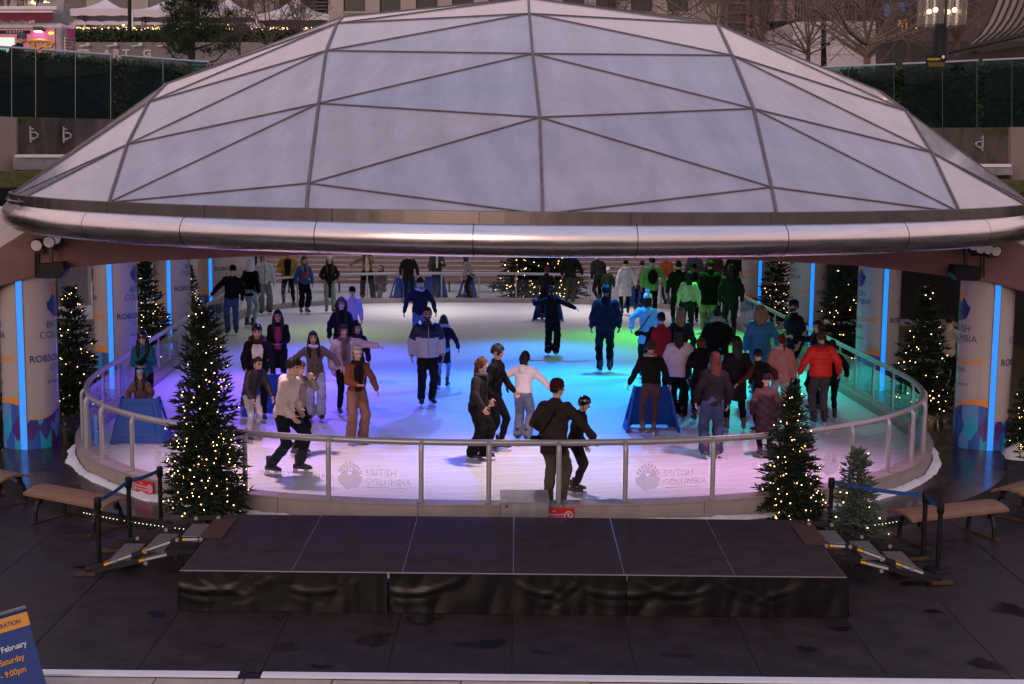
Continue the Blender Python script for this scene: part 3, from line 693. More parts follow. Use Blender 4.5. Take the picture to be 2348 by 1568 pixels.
def dome_glass():
    m = bpy.data.materials.new('frosted_dome_glass'); m.use_nodes = True; t = m.node_tree; n = t.nodes; L = t.links; p = n['Principled BSDF']
    tc = n.new('ShaderNodeTexCoord'); mp = n.new('ShaderNodeMapping'); mp.inputs['Scale'].default_value = (.5, .5, 2.2); mp.inputs['Rotation'].default_value = (.3, .5, .2); L.new(tc.outputs['Object'], mp.inputs[0])
    a = n.new('ShaderNodeTexNoise'); a.inputs['Scale'].default_value = 1.1; a.inputs['Detail'].default_value = 7; a.inputs['Roughness'].default_value = .6; L.new(mp.outputs[0], a.inputs[0])
    c = n.new('ShaderNodeValToRGB'); c.color_ramp.elements[0].position = .3; c.color_ramp.elements[0].color = (.30, .30, .345, 1); c.color_ramp.elements[1].position = .7; c.color_ramp.elements[1].color = (.375, .365, .405, 1); L.new(a.outputs['Fac'], c.inputs[0])
    oi = n.new('ShaderNodeObjectInfo'); hc_ = n.new('ShaderNodeValToRGB'); hc_.color_ramp.elements[0].color = (.92, .965, 1.05, 1); hc_.color_ramp.elements[1].color = (1.07, 1.0, 1.0, 1); hc_.color_ramp.elements[0].position = .2; hc_.color_ramp.elements[1].position = .9
    L.new(oi.outputs['Random'], hc_.inputs[0])
    vm = n.new('ShaderNodeVectorMath'); vm.operation = 'MULTIPLY'; L.new(c.outputs[0], vm.inputs[0]); L.new(hc_.outputs[0], vm.inputs[1])
    # pale bands where the inner layer shows, and fine grime
    wv = n.new('ShaderNodeTexWave'); wv.inputs['Scale'].default_value = .55; wv.inputs['Distortion'].default_value = 5; wv.inputs['Detail'].default_value = 3; wv.inputs['Detail Scale'].default_value = .7
    mpw = n.new('ShaderNodeMapping'); mpw.inputs['Rotation'].default_value = (.9, .2, .5); L.new(tc.outputs['Object'], mpw.inputs[0]); L.new(mpw.outputs[0], wv.inputs[0])
    gr = n.new('ShaderNodeTexNoise'); gr.inputs['Scale'].default_value = 2.2; gr.inputs['Detail'].default_value = 10; gr.inputs['Roughness'].default_value = .75; sp = n.new('ShaderNodeSeparateXYZ'); L.new(tc.outputs['Object'], sp.inputs[0]); at2 = n.new('ShaderNodeMath'); at2.operation = 'ARCTAN2'; L.new(sp.outputs['Y'], at2.inputs[0]); L.new(sp.outputs['X'], at2.inputs[1])
    an = n.new('ShaderNodeMath'); an.operation = 'MULTIPLY'; an.inputs[1].default_value = 14; L.new(at2.outputs[0], an.inputs[0]); cb = n.new('ShaderNodeCombineXYZ'); L.new(an.outputs[0], cb.inputs[0]); L.new(sp.outputs['Z'], cb.inputs[1]); L.new(cb.outputs[0], gr.inputs[0])
    m1 = n.new('ShaderNodeMapRange'); m1.inputs['From Min'].default_value = .2; m1.inputs['From Max'].default_value = .8; m1.inputs['To Min'].default_value = .96; m1.inputs['To Max'].default_value = 1.06; L.new(wv.outputs['Fac'], m1.inputs[0])
    m2 = n.new('ShaderNodeMapRange'); m2.inputs['From Min'].default_value = .3; m2.inputs['From Max'].default_value = .7; m2.inputs['To Min'].default_value = .84; m2.inputs['To Max'].default_value = 1.10; L.new(gr.outputs['Fac'], m2.inputs[0])
    mm = n.new('ShaderNodeMath'); mm.operation = 'MULTIPLY'; L.new(m1.outputs[0], mm.inputs[0]); L.new(m2.outputs[0], mm.inputs[1])
    vs_ = n.new('ShaderNodeVectorMath'); vs_.operation = 'SCALE'; L.new(vm.outputs[0], vs_.inputs[0]); L.new(mm.outputs[0], vs_.inputs['Scale']); L.new(vs_.outputs[0], p.inputs['Base Color'])
    # streaks of dust washed down the panes
    mp2 = n.new('ShaderNodeMapping'); mp2.inputs['Scale'].default_value = (6, 6, .7); L.new(tc.outputs['Object'], mp2.inputs[0])
    b = n.new('ShaderNodeTexNoise'); b.inputs['Scale'].default_value = 2.; b.inputs['Detail'].default_value = 8; L.new(mp2.outputs[0], b.inputs[0])
    r = n.new('ShaderNodeMapRange'); r.inputs['From Min'].default_value = .3; r.inputs['From Max'].default_value = .7; r.inputs['To Min'].default_value = .10; r.inputs['To Max'].default_value = .24; L.new(b.outputs['Fac'], r.inputs[0]); L.new(r.outputs[0], p.inputs['Roughness'])
    p.inputs['Specular IOR Level'].default_value = .9; p.inputs['Coat Weight'].default_value = .25; p.inputs['Coat Roughness'].default_value = .06
    tr = n.new('ShaderNodeBsdfTranslucent'); tr.inputs[0].default_value = (.6, .62, .7, 1)
    mx = n.new('ShaderNodeMixShader'); mx.inputs[0].default_value = .05; L.new(p.outputs[0], mx.inputs[1]); L.new(tr.outputs[0], mx.inputs[2]); L.new(mx.outputs[0], n['Material Output'].inputs[0])
    return m
M_dome = dome_glass()
M_mull = mat('mullion_bronze', (.13, .105, .108), .6, metal=.1, var=.3, scale=8)
dome = thing('glass_dome', 'big shallow dome of frosted triangular panes over the rink', 'dome', (DX, DYc, 4.2))
EDG = set()
for a, b, c in TRI:
    A, B, C_ = N_[a], N_[b], N_[c]
    nr = (B-A).cross(C_-A)
    if nr.length < 1e-4: continue
    nr.normalize()
    if nr.dot((A+B+C_)/3-DC) < 0: nr = -nr; B, C_ = C_, B
    cen = (A+B+C_)/3; tri = [p+(cen-p).normalized()*.012 for p in (A, B, C_)]
    m = MB(); m.add([p for p in tri]+[p-nr*.02 for p in tri], [(0, 1, 2), (5, 4, 3), (0, 3, 4, 1), (1, 4, 5, 2), (2, 5, 3, 0)]); m.build('glass_pane', M_dome, dome)
    for e in ((a, b), (b, c), (a, c)): EDG.add(tuple(sorted(e)))
def fam(k): return 'c' if k[0] in 'be' else k[0]
for a, b in sorted(EDG):
    A, B = N_[a], N_[b]
    if (A-B).length < .05: continue
    main = fam(a) == fam(b) and len(a) == 2 and len(b) == 2
    if a[0] in 'st' and b[0] in 'st' and main: continue
    nr = ((A+B)/2-DC).normalized(); m = MB(); w = .037 if main else .016
    m.bar(A+nr*.006, B+nr*.006, w, .03 if main else .022, up=nr); m.build('mullion' if main else 'glazing_bar', M_mull, dome)
# folded steel flashing in sections and the big steel ring tube
M_flash = mat('steel_flashing', (.12, .105, .105), .30, metal=1., var=.3, scale=1.2, stretch=(3, 3, 1), rvar=.08)
NF = 30
for k in range(NF):
    m = MB(); rings = []
    for j in range(7):
        a = 2*math.pi*(k+j/6*.996)/NF; cs, sn = math.cos(a), math.sin(a)
        rings.append([Vector((DX+r*cs, DYc+r*sn, z)) for r, z in ((8.31, 4.10), (8.30, 4.365), (8.24, 4.37), (8.22, 4.10))])
    m.loft(rings); m.build('flashing', M_flash, dome)
m = MB(); NT = 160
m.tube([Vector((DX+8.2*math.cos(2*math.pi*k/NT), DYc+8.2*math.sin(2*math.pi*k/NT), 4.045)) for k in range(NT)], .207, 32, closed=True)
m.build('ring_tube', M_steel, dome, smooth=True)
for k in range(28):
    a = 2*math.pi*(k+.5)/28; c_ = Vector((DX+8.2*math.cos(a), DYc+8.2*math.sin(a), 4.045)); e1 = Vector((math.cos(a), math.sin(a), 0)); e2 = Vector((-math.sin(a), math.cos(a), 0))
    m = MB(); m.loft([[c_+e2*o_+(e1*math.cos(q)+Vector((0, 0, math.sin(q))))*.2082 for q in [2*math.pi*j/32 for j in range(32)]] for o_ in (-.005, .005)], caps=False); m.build('joint_band', M_flash, dome)
m = MB(); rings = []
for k in range(96):
    a = 2*math.pi*k/96; rings.append([Vector((DX+r*math.cos(a), DYc+r*math.sin(a), z)) for r, z in ((8.08, 3.96), (7.6, 3.99), (7.6, 4.2), (8.1, 4.2))])
m.loft(rings, closed=True); m.build('ring_beam', M_beam, dome)
# housings of the coloured lamps under the rim and of the added fill lamps
for i, (a, b, c, e, ang, bl) in enumerate(SPOTS):
    p = Vector(a); d = (Vector(b)-p).normalized(); t = thing('stage_lamp', 'small black stage lamp under the dome, casting %s light' % ['violet', 'blue', 'cyan', 'green', 'teal', 'pale green', 'magenta', 'pink', 'added pale rose fill', 'deep blue', 'azure', 'lilac', 'periwinkle', 'added warm white fill', 'added soft white fill'][i], 'stage lamp', p)
    m = MB(); m.tube([p-d*.30, p-d*.28, p-d*.05], [.05, .10, .12], 14); m.build('housing', M_blackm, t, smooth=True)
    m = MB(); m.bar(p-d*.2, Vector((p.x, p.y, p.z+.45)), .03, .03); m.build('bracket', M_blackm, t)

# ================================================================ STAGE
stage = thing('stage', 'low black stage of square panels in front of the rink', 'stage', SO+su*3.65+sv*1.2)
M_deck = mat('stage_deck', (.042, .0255, .0255), .72, var=.35, scale=5, bump=.1, bscale=60, rvar=.15, isl=.1, spec=.25)
M_alu = mat('aluminium_edge', (.42, .39, .38), .4, metal=.8, var=.1)
SH = .455
for i in range(6):
    for j in range(2):
        m = MB(); m.box((i*ST+.006, j*ST+.004, SH-.05), ((i+1)*ST-.006, (j+1)*ST-.004, SH+rnd.uniform(-.001, .001)), mw=SM); m.build('deck_panel', M_deck, stage, bevel=.003)
m = MB()
for i in range(7): m.box((max(0, i*ST-.010), 0, SH-.07), (min(6*ST, i*ST+.010)+.002, 2*ST, SH-.006), mw=SM)
for j in range(3): m.box((0, j*ST-.008, SH-.069), (6*ST, j*ST+.008, SH-.007), mw=SM)
m.build('frame', M_alu, stage)
m = MB(); m.box((0, -.012, SH-.022), (6*ST, -.001, SH+.001), mw=SM); m.build('front_trim', M_alu, stage)
for i in range(7):
    for j in (0, 2):
        m = MB(); m.tube([S(i*ST*.985+.05, j*ST*.96+.05, 0), S(i*ST*.985+.05, j*ST*.96+.05, SH-.07)], .024, 8); m.build('leg', M_alu, stage)
M_skirt = mat('black_skirt', (.0035, .003, .0033), .30, var=.2, scale=6, bump=.04, bscale=18, spec=.28)
def skirt(x0, x1, seed, front=True, xs=0):
    r = random.Random(seed); nx = int((abs(x1-x0))/.025); nz = 14; m = MB(); V = []
    sw = [(r.uniform(x0, x1), r.uniform(.35, .7), r.uniform(.5, 1)) for _ in range(3)]; ph = r.uniform(0, 9)
    for i in range(nx+1):
        x = x0+(x1-x0)*i/nx
        for k in range(nz+1):
            z = (SH-.012)*(1-k/nz); f = k/nz
            d = .006*math.sin(x*21+ph+2*math.sin(x*3))*(.5+.5*f)+.010*math.sin(x*6.1+ph*2)*f
            for c, wdt, am in sw:      # swags hanging between the fixing points
                u = (x-c)/wdt
                if abs(u) < 1:
                    sag = .55*(1-u*u); d += am*.020*math.exp(-((f-sag*.9)/.055)**2)*(1-u*u)+am*.009*math.exp(-((f-sag*1.35)/.05)**2)*(1-u*u)
            d += .012*noise.noise((x*2.2, z*2.5, seed))
            y = -.016-abs(d)*.9-.02*f
            V.append(S(x, y, z+.004) if front else (S(xs-(.016+abs(d)*.9+.02*f)*(1 if xs < 1 else -1), x, z+.004)))
    F = [(i*(nz+1)+k, (i+1)*(nz+1)+k, (i+1)*(nz+1)+k+1, i*(nz+1)+k+1) for i in range(nx) for k in range(nz)]
    m.add(V, F); m.build('skirt', M_skirt, stage, smooth=True, angle=80)
skirt(-.02, 2.275, 1); skirt(2.30, 4.9, 2); skirt(4.91, 7.335, 3); skirt(0, 2.44, 4, False, 0); skirt(0, 2.44, 5, False, 6*ST)
# purple chalk scribble along the back of the stage
m = MB(); r = random.Random(5); M_chalk = mat('purple_chalk', (.22, .10, .42), .9, var=0)
for x0, n in ((2.9, 16), (4.12, 9)):
    x = x0
    for k in range(n):
        y = 2.30+r.uniform(-.06, .06); dx = r.uniform(.02, .05); a = r.uniform(-1, 1)
        m.add([S(x, y, SH+.003), S(x+dx, y+.05*a, SH+.003), S(x+dx, y+.05*a+.012, SH+.003), S(x, y+.012, SH+.003)], [(0, 1, 2, 3)]); x += .035
tag(m.build('chalk_scribble', M_chalk, stage), 'purple chalk scribble at the back edge')

# adjustable stage steps at both ends
M_tread = mat('tread_grey', (.14, .12, .115), .6, var=.2, scale=12, stretch=(1, 8, 1))
M_yel = mat('sticker_yellow', (.80, .45, .02), .5, var=.05); M_wsk = mat('sticker_white', (.46, .44, .45), .5, var=.03)
M_rust = mat('rusty_plate', (.065, .030, .016), .7, var=.4, scale=9)
def steps(sgn, label):
    # local frame: a = away from the stage, b = across (towards the rink)
    O = S(0 if sgn < 0 else 6*ST, 1.24, 0); ua = su*sgn; ub = sv
    P = lambda a, b, z: O+ua*a+ub*b+Vector((0, 0, z))
    t = thing('stage_steps', label, 'steps', P(.55, .5, 0), 0, 'folding steps at the stage ends')
    WB = 1.0
    H0, L0 = SH-.02, 1.25
    for k in range(3):
        a0, z0 = .10+.42*k, H0-.03-.13*k
        m = MB(); v = [P(a0, .16, z0), P(a0+.25, .16, z0), P(a0+.25, WB-.10, z0), P(a0, WB-.10, z0)]
        m.add(v+[p-Vector((0, 0, .03)) for p in v], [(0, 1, 2, 3), (7, 6, 5, 4), (0, 4, 5, 1), (1, 5, 6, 2), (2, 6, 7, 3), (3, 7, 4, 0)]); tr_ = m.build('tread', M_tread, t)
    for b in (0, WB):
        for lo, nm in ((0, 'upper_bar'), (-.15, 'lower_bar')):
            m = MB(); pts = [(.02, H0+.03+lo), (.32, H0+.02+lo), (1.42, .06+max(lo, -.03))]
            for p0, p1 in zip(pts, pts[1:]): m.bar(P(p0[0], b, p0[1]), P(p1[0], b, p1[1]), .035, .055)
            bar = m.build(nm, M_blackm, t)
            if b == 0:
                for i0, f0, f1 in ((0, .2, .8), (1, .08, .38), (1, .5, .8)) if lo == 0 else ((1, .12, .42),):
                    A = Vector(P(pts[i0][0], b, pts[i0][1])); B = Vector(P(pts[i0+1][0], b, pts[i0+1][1])); off = -sv*.0185+Vector((0, 0, 0))
                    for q0, q1, mm in (((f0, f0+(f1-f0)*.22, 1), (f0+(f1-f0)*.24, f1, 0)) if sgn > 0 else ((f0+(f1-f0)*.78, f1, 1), (f0, f0+(f1-f0)*.76, 0))):
                        nm_, yl = ('yellow_sticker', M_yel) if mm else ('white_sticker', M_wsk); mm = MB()
                        c0, c1 = A.lerp(B, q0)+off, A.lerp(B, q1)+off; up = Vector((0, 0, .015)); mm.add([c0-up, c1-up, c1+up, c0+up], [(0, 1, 2, 3)])
                        c0, c1 = A.lerp(B, q0)+Vector((0, 0, .030)), A.lerp(B, q1)+Vector((0, 0, .030)); up = sv*.010; mm.add([c0-up, c1-up, c1+up, c0+up], [(0, 1, 2, 3)]); mm.build(nm_, yl, bar)
                
        for a, z in ((.04, H0+.03), (.32, H0+.02), (.70, H0-.13), (1.06, H0-.245), (.70, H0-.27)):
            m = MB(); m.tube([P(a, b, z)-sv*.035, P(a, b, z)+sv*.035], .024, 10); m.build('bolt', M_galv, t)
        m = MB(); m.bar(P(.30, b+.02, H0), P(.36, b+.02, H0-.24), .03, .03); m.build('link', M_blackm, t)
        m = MB(); m.bar(P(1.30, b, .026), P(1.56, b, .022), .05, .04); m.build('foot', M_rust, t)
    m = MB(); v = [P(-.20, .05, SH+.006), P(.09, .05, SH-.006), P(.09, WB-.05, SH-.006), P(-.20, WB-.05, SH+.006)]
    m.add(v+[p+Vector((0, 0, .008)) for p in v], [(3, 2, 1, 0), (4, 5, 6, 7), (0, 1, 5, 4), (1, 2, 6, 5), (2, 3, 7, 6), (3, 0, 4, 7)]); m.build('hook_plate', M_rust, t)
steps(-1, 'black folding steps with yellow stickers at the left end of the stage')
steps(1, 'black folding steps with yellow stickers at the right end of the stage')

# belt barriers
M_belt = mat('blue_belt', (.01, .07, .30), .6, var=.1)
def stanchion(px, py, top, label):
    p = G(px, py, 0); h = (py-top)/ppm(p)*1.01; t = thing('barrier_post', label, 'barrier post', p, 0, 'belt barrier posts')
    m = MB(); m.lathe([(.175, 0), (.175, .018), (.165, .032), (.05, .045), (.03, .05)], 28); m.build('base', M_black, t, smooth=True, local=True)
    m = MB(); m.lathe([(.030, .04), (.030, h-.12)], 14); m.build('pole', M_black, t, smooth=True, local=True)
    m = MB(); m.lathe([(.036, h-.14), (.044, h-.13), (.044, h-.02), (.036, h)], 14); m.build('head', M_black, t, smooth=True, local=True)
    return p, h
def belt(a, b, label, sag=.02):
    (p, h), (q, k) = a, b; A = p+Vector((0, 0, h-.05)); B = q+Vector((0, 0, k-.05)); m = MB(); V = []; n = 12
    for i in range(n+1):
        c = A.lerp(B, i/n)-Vector((0, 0, sag*math.sin(math.pi*i/n)))
        for dz in (-.026, .026): V.append(c+Vector((0, 0, dz)))
    d = (B-A).cross(Vector((0, 0, 1))).normalized()*.0015
    m.add([v-d for v in V]+[v+d for v in V], [(2*i, 2*i+2, 2*i+3, 2*i+1) for i in range(n)]+[(2*(n+1)+2*i, 2*(n+1)+2*i+2, 2*(n+1)+2*i+3, 2*(n+1)+2*i+1) for i in range(n)])
    tag(m.build('barrier_belt', M_belt), label, 'barrier belt', 'blue barrier belts')
L1 = stanchion(228, 1303, 1138, 'black barrier post standing nearest the left bench'); L2 = stanchion(298, 1246, 1092, 'black barrier post between the left bench and its steps'); L3 = stanchion(369, 1205, 1068, 'black barrier post beside the tall lit tree')
belt(L1, L2, 'blue belt from the foremost left post to the middle one'); belt(L2, L3, 'blue belt from the middle left post to the tree')
R1 = stanchion(2149, 1307, 1150, 'black barrier post standing foremost before the right bench'); R2 = stanchion(2115, 1278, 1126, 'black barrier post behind the foremost right post'); R3 = stanchion(1901, 1232, 1094, 'black barrier post between the two right fir trees')
belt(R2, R1, 'short blue belt between the two right posts'); belt(R3, R2, 'blue belt passing behind the small pale fir')

# wooden benches on arched iron legs
M_wood = mat('bench_wood', (.21, .115, .062), .6, var=.3, scale=7, stretch=(1, 8, 1), bump=.15)
def bench(pa, pb, label, hz=.46, wid=.55):
    """pa, pb: ends of the seat's long axis (floor level)"""
    A, B = Vector(pa), Vector(pb); c = (A+B)/2; d = (B-A).normalized(); e = Vector((-d.y, d.x, 0)); L = (B-A).length
    t = thing('bench', label, 'bench', c, 0, 'wooden benches on the square')
    nb = 4
    for k in range(nb):
        y0 = -wid/2+wid*k/nb+.007; y1 = -wid/2+wid*(k+1)/nb-.007; rings = []
        for j in range(5):
            y = y0+(y1-y0)*j/4; zz = hz-.20*(y/wid)**2*1.3; rings.append((y, zz))
        m = MB(); rr = []
        for s_ in (-L/2+.01*rnd.random(), L/2-.01*rnd.random()):
            rr.append([c+d*s_+e*y+Vector((0, 0, z)) for y, z in rings]+[c+d*s_+e*y+Vector((0, 0, z-.035)) for y, z in reversed(rings)])
        m.loft(rr); m.build('plank', M_wood, t)
    for f in (-.36, .36):
        m = MB(); pts = []
        for j in range(13):
            a = math.pi*j/12; pts.append(c+d*(L*f)+e*(-wid*.46*math.cos(a))+Vector((0, 0, .02+(hz-.07)*math.sin(a)**.75)))
        for p0, p1 in zip(pts, pts[1:]): m.bar(p0, p1, .03, .05, up=d)
        m.build('leg', M_blackm, t)
        m = MB(); m.bar(c+d*(L*f)-e*wid*.62+Vector((0, 0, .012)), c+d*(L*f)+e*wid*.62+Vector((0, 0, .012)), .05, .024); m.build('runner', M_rust, t)
        for g_ in (-.28, .28):
            m = MB(); m.bar(c+d*(L*f)+e*wid*g_+Vector((0, 0, hz-.2)), c+d*(L*f)+e*wid*g_*1.1+Vector((0, 0, hz-.055)), .05, .05); m.build('bracket', M_blackm, t)
def bg_(x, y): return G(x, y, .45)*1 - Vector((0, 0, .45))
bench(bg_(88, 1112), bg_(272, 1146), 'long wooden bench with arched legs beside the left belt barrier')
bench(bg_(-50, 1072), bg_(34, 1090), 'wooden bench cut by the left edge near the pillar')
bench(bg_(2060, 1172), bg_(2282, 1148), 'long wooden bench with arched legs behind the right belt barrier')
bench(G(1010, 668, .09), G(1150, 669, .09), 'far wooden bench before the broad lit fir, beyond the rink', .46, .45)
bench(G(640, 670, .09), G(800, 669, .09), 'far wooden bench beyond the rink behind the left skaters', .46, .45)
bench(bg_(2312, 1122), bg_(2400, 1096), 'wooden bench cut by the right edge near the pillar')

# sandwich board with opening hours at the lower left
def aboard():
    base = G(116, 1600, 0)
    hx = Vector((.62, .785, 0)).normalized()          # along the board, going away to the right
    nrm = Vector((hx.y, -hx.x, 0))                     # towards the square
    H, Wd, lean = .5, .95, .42; u_ = (Vector((0, 0, 1))-nrm*lean).normalized()
    while H < 1.4:
        q = base+u_*H-CAMP
        if CY-FPX*q.dot(upv)/q.dot(fwd) < 1393: break
        H += .01
    t = thing('sandwich_board', 'blue and orange sandwich board with opening hours at lower left', 'sign board', base)
    upd = (Vector((0, 0, 1))-nrm*lean).normalized()
    O = base-hx*Wd
    M_bl = mat('board_blue', (.008, .045, .20), .45, var=.06); M_bo = mat('board_orange', (.75, .33, .03), .45, var=.05)
    m = MB(); m.prism([(0, 0), (Wd, 0), (Wd, H), (0, H)], O, hx, upd, -nrm*.03); m.build('front_panel', M_bl, t, bevel=.006)
    upb = (Vector((0, 0, 1))+nrm*lean).normalized(); O2 = O-nrm*2*lean*H*upd.z-nrm*.0
    m = MB(); m.prism([(0, 0), (Wd, 0), (Wd, H*.98), (0, H*.98)], O2, hx, upb, nrm*.03); m.build('back_panel', M_bl, t, bevel=.006)
    n2 = hx.cross(upd).normalized(); n2 = n2 if n2.dot(nrm) > 0 else -n2
    m = MB(); q = O+n2*.004
    m.add([q+upd*(H-.17), q+hx*Wd+upd*(H-.17), q+hx*Wd+upd*(H-.045), q+upd*(H-.045)], [(0, 1, 2, 3)]); m.build('orange_band', M_bo, t); m = MB(); m.add([q, q+hx*Wd, q+hx*Wd+upd*.12, q+upd*.12], [(0, 1, 2, 3)]); m.build('orange_band', M_bo, t)
    m = MB(); q = O+n2*.006; flat_text(m, 'HOURS OF OPERATION', .058, q+hx*Wd*.58+upd*(H-.13), hx, upd, .001, 'CENTER', .01); m.build('heading', M_navy, t)
    m = MB(); flat_text(m, 'December - February', .074, q+hx*Wd*.56+upd*(H-.345), hx, upd, .001, 'CENTER', .02); m.build('lettering', M_white, t)
    m = MB(); flat_text(m, 'Sunday - Saturday', .074, q+hx*Wd*.56+upd*(H-.455), hx, upd, .001, 'CENTER', .02); flat_text(m, '9:00am - 9:00pm', .074, q+hx*Wd*.56+upd*(H-.565), hx, upd, .001, 'CENTER', .02); m.build('hours_lettering', M_bo, t)
    m = MB(); m.bar(O+upd*H, O+hx*Wd+upd*H, .03, .02); m.build('hinge_bar', M_galv, t)
aboard()
# ================================================================ PEOPLE
# Every figure is posed on a small skeleton: body (one skin mesh with head, face, hands), clothes grown over the same skeleton, hair, hat, skates.
V = Vector
def sphere_grid(n=44, m=34):
    vs, fs = [], []
    for i in range(m+1):
        t = math.pi*i/m
        for k in range(n):
            a = 2*math.pi*k/n; vs.append((math.sin(t)*math.cos(a), math.sin(t)*math.sin(a), -math.cos(t)))
    for i in range(m):
        for k in range(n):
            l = (k+1) % n
            if i == 0: fs.append((k+n, l+n, l) if False else (i*n+k, (i+1)*n+l, (i+1)*n+k))
            elif i == m-1: fs.append((i*n+k, i*n+l, (i+1)*n+k))
            else: fs.append((i*n+k, i*n+l, (i+1)*n+l, (i+1)*n+k))
    return vs, fs
def g_(x, s): return math.exp(-(x/s)**2)
def head_shape(v):
    x, y, z = v
    X, Y, Z = x*.076, y*.094, z*.118
    if z < 0:                       # jaw and chin
        k = min(1, -z); X *= 1-.34*k**1.4; Y = Y*(1-.10*k) if y > 0 else Y*(1-.30*k)
        if y > 0: Y += .012*k
    if y > 0:
        Y += .024*g_(X, .011)*g_(Z+.020, .017)+.013*g_(X, .009)*g_(Z-.004, .020)        # nose
        Y -= .010*(g_(X-.031, .015)+g_(X+.031, .015))*g_(Z-.013, .012)                  # eye sockets
        Y += .005*g_(Z-.036, .010)                                                      # brow
        Y += .006*g_(X, .020)*g_(Z+.053, .008)+.005*g_(X, .018)*g_(Z+.067, .007)-.004*g_(X, .026)*g_(Z+.0595, .003)   # lips
        Y += .008*g_(X, .020)*g_(Z+.095, .016)                                          # chin
    return V((X, Y, Z))
_hv, _hf = sphere_grid()
HEADV = [head_shape(v) for v in _hv]
def head_mats():
    out = []
    for f in _hf:
        c = sum((HEADV[i] for i in f), V((0, 0, 0)))/len(f); mi = 0
        if c.y > .03:
            ax = abs(c.x)
            if abs(ax-.031) < .015 and abs(c.z-.012) < .008: mi = 1
            elif abs(ax-.032) < .019 and abs(c.z-.033) < .006: mi = 2
            elif ax < .025 and abs(c.z+.059) < .0085: mi = 3
        out.append(mi)
    return out
HEADM = head_mats()
def hand_rings(side, curl):
    """a hand pointing down -z from the wrist, palm facing +x*side: list of lofts (rings)"""
    L = []
    pal = [(0, .026, .017), (-.03, .034, .015), (-.062, .040, .014), (-.086, .038, .011)]
    L.append([[V((b*math.sin(t)*1.0, a*math.cos(t), z)) for t in [2*math.pi*k/8 for k in range(8)]] for z, a, b in pal])
    def finger(y0, z0, ln, r, yaw, c, x0=0):
        p = V((x0, y0, z0)); d = V((0, math.sin(yaw), -math.cos(yaw))); rings = []; a = V((1, 0, 0))
        for i, (f, q) in enumerate(((0, 1.05), (.42, 1.), (.75, .9), (1., .55))):
            rings.append((p.copy(), d.copy(), r*q))
            if i < 3:
                ang = c*(.5+.5*i); dd = (d*math.cos(ang)+V((-side, 0, 0))*math.sin(ang)).normalized(); step = ln*((.42, .33, .25)[i]); p = p+dd*step; d = dd
        out = []
        for p, d, rr in rings:
            e = d.cross(V((0, 1, 0))); e = e if e.length > .1 else d.cross(V((1, 0, 0))); e.normalize(); f = d.cross(e)
            out.append([p+(e*math.cos(t)+f*math.sin(t))*rr for t in [2*math.pi*k/6 for k in range(6)]])
        L.append(out)
    finger(.029, -.082, .070, .0090, .10, curl); finger(.010, -.086, .080, .0094, .02, curl); finger(-.010, -.084, .074, .0090, -.04, curl*1.1); finger(-.028, -.078, .058, .0080, -.13, curl*1.2)
    # thumb from the side of the palm near its base
    finger(.030, -.022, .066, .0105, .75, curl*.5, -side*.004)
    return L
def ik(a, c, l1, l2, pole):
    d = c-a; L = d.length
    if L > (l1+l2)*.999: c = a+d.normalized()*(l1+l2)*.999; d = c-a; L = d.length
    x = (l1*l1-l2*l2+L*L)/(2*L); h = math.sqrt(max(0, l1*l1-x*x)); dn = d.normalized(); p = pole-dn*pole.dot(dn)
    p = p.normalized() if p.length > 1e-4 else V((0, -1, 0)); return a+dn*x+p*h, c
ARM = dict(hang=(.10, .05, -.49), out=(.42, .05, -.26), wide=(.50, .0, -.06), fwd=(.02, .40, -.26), pocket=(.03, .13, -.37), face=(-.12, .24, .06), push=(.03, .34, -.36), low=(.12, .26, -.42), belly=(-.10, .26, -.28),
           lowout=(.19, .09, -.445), back=(.10, -.20, -.44), hold=(.30, .22, -.34), phone=(-.08, .30, -.16), hip=(.16, -.06, -.36), reach=(.34, .30, -.28), point=(.36, .2, .0))
def taper(p0, p1, r0, r1, n=10, k=4, bulge=0.):
    """tapering limb with rounded ends as rings"""
    p0, p1 = V(p0), V(p1); d = (p1-p0).normalized(); a = d.cross(V((0, 0, 1)));
    if a.length < .05: a = d.cross(V((0, 1, 0)))
    a.normalize(); b = d.cross(a); R = []
    seq = [(-.8, .5), (-.45, .86)]
    for f, q in seq: R.append((p0+d*f*r0, r0*q))
    for i in range(k+1):
        f = i/k; R.append((p0.lerp(p1, f), (r0+(r1-r0)*f)*(1+bulge*math.sin(math.pi*f))))
    for f, q in reversed(seq): R.append((p1-d*f*r1, r1*q))
    return [[p+(a*math.cos(t)+b*math.sin(t))*r for t in [2*math.pi*j/n for j in range(n)]] for p, r in R]
PEOPLE = []
def person(px, py, ytop, face, label, **k): PEOPLE.append((px, py, ytop, face, label, k))
SKIN = dict(light=(.56, .345, .26), tan=(.42, .24, .16), brown=(.22, .12, .08), pale=(.62, .41, .33))
HAIRC = dict(black=(.010, .008, .008), dark=(.022, .013, .009), brown=(.055, .026, .014), red=(.10, .022, .012), blond=(.22, .14, .075), auburn=(.075, .026, .014))
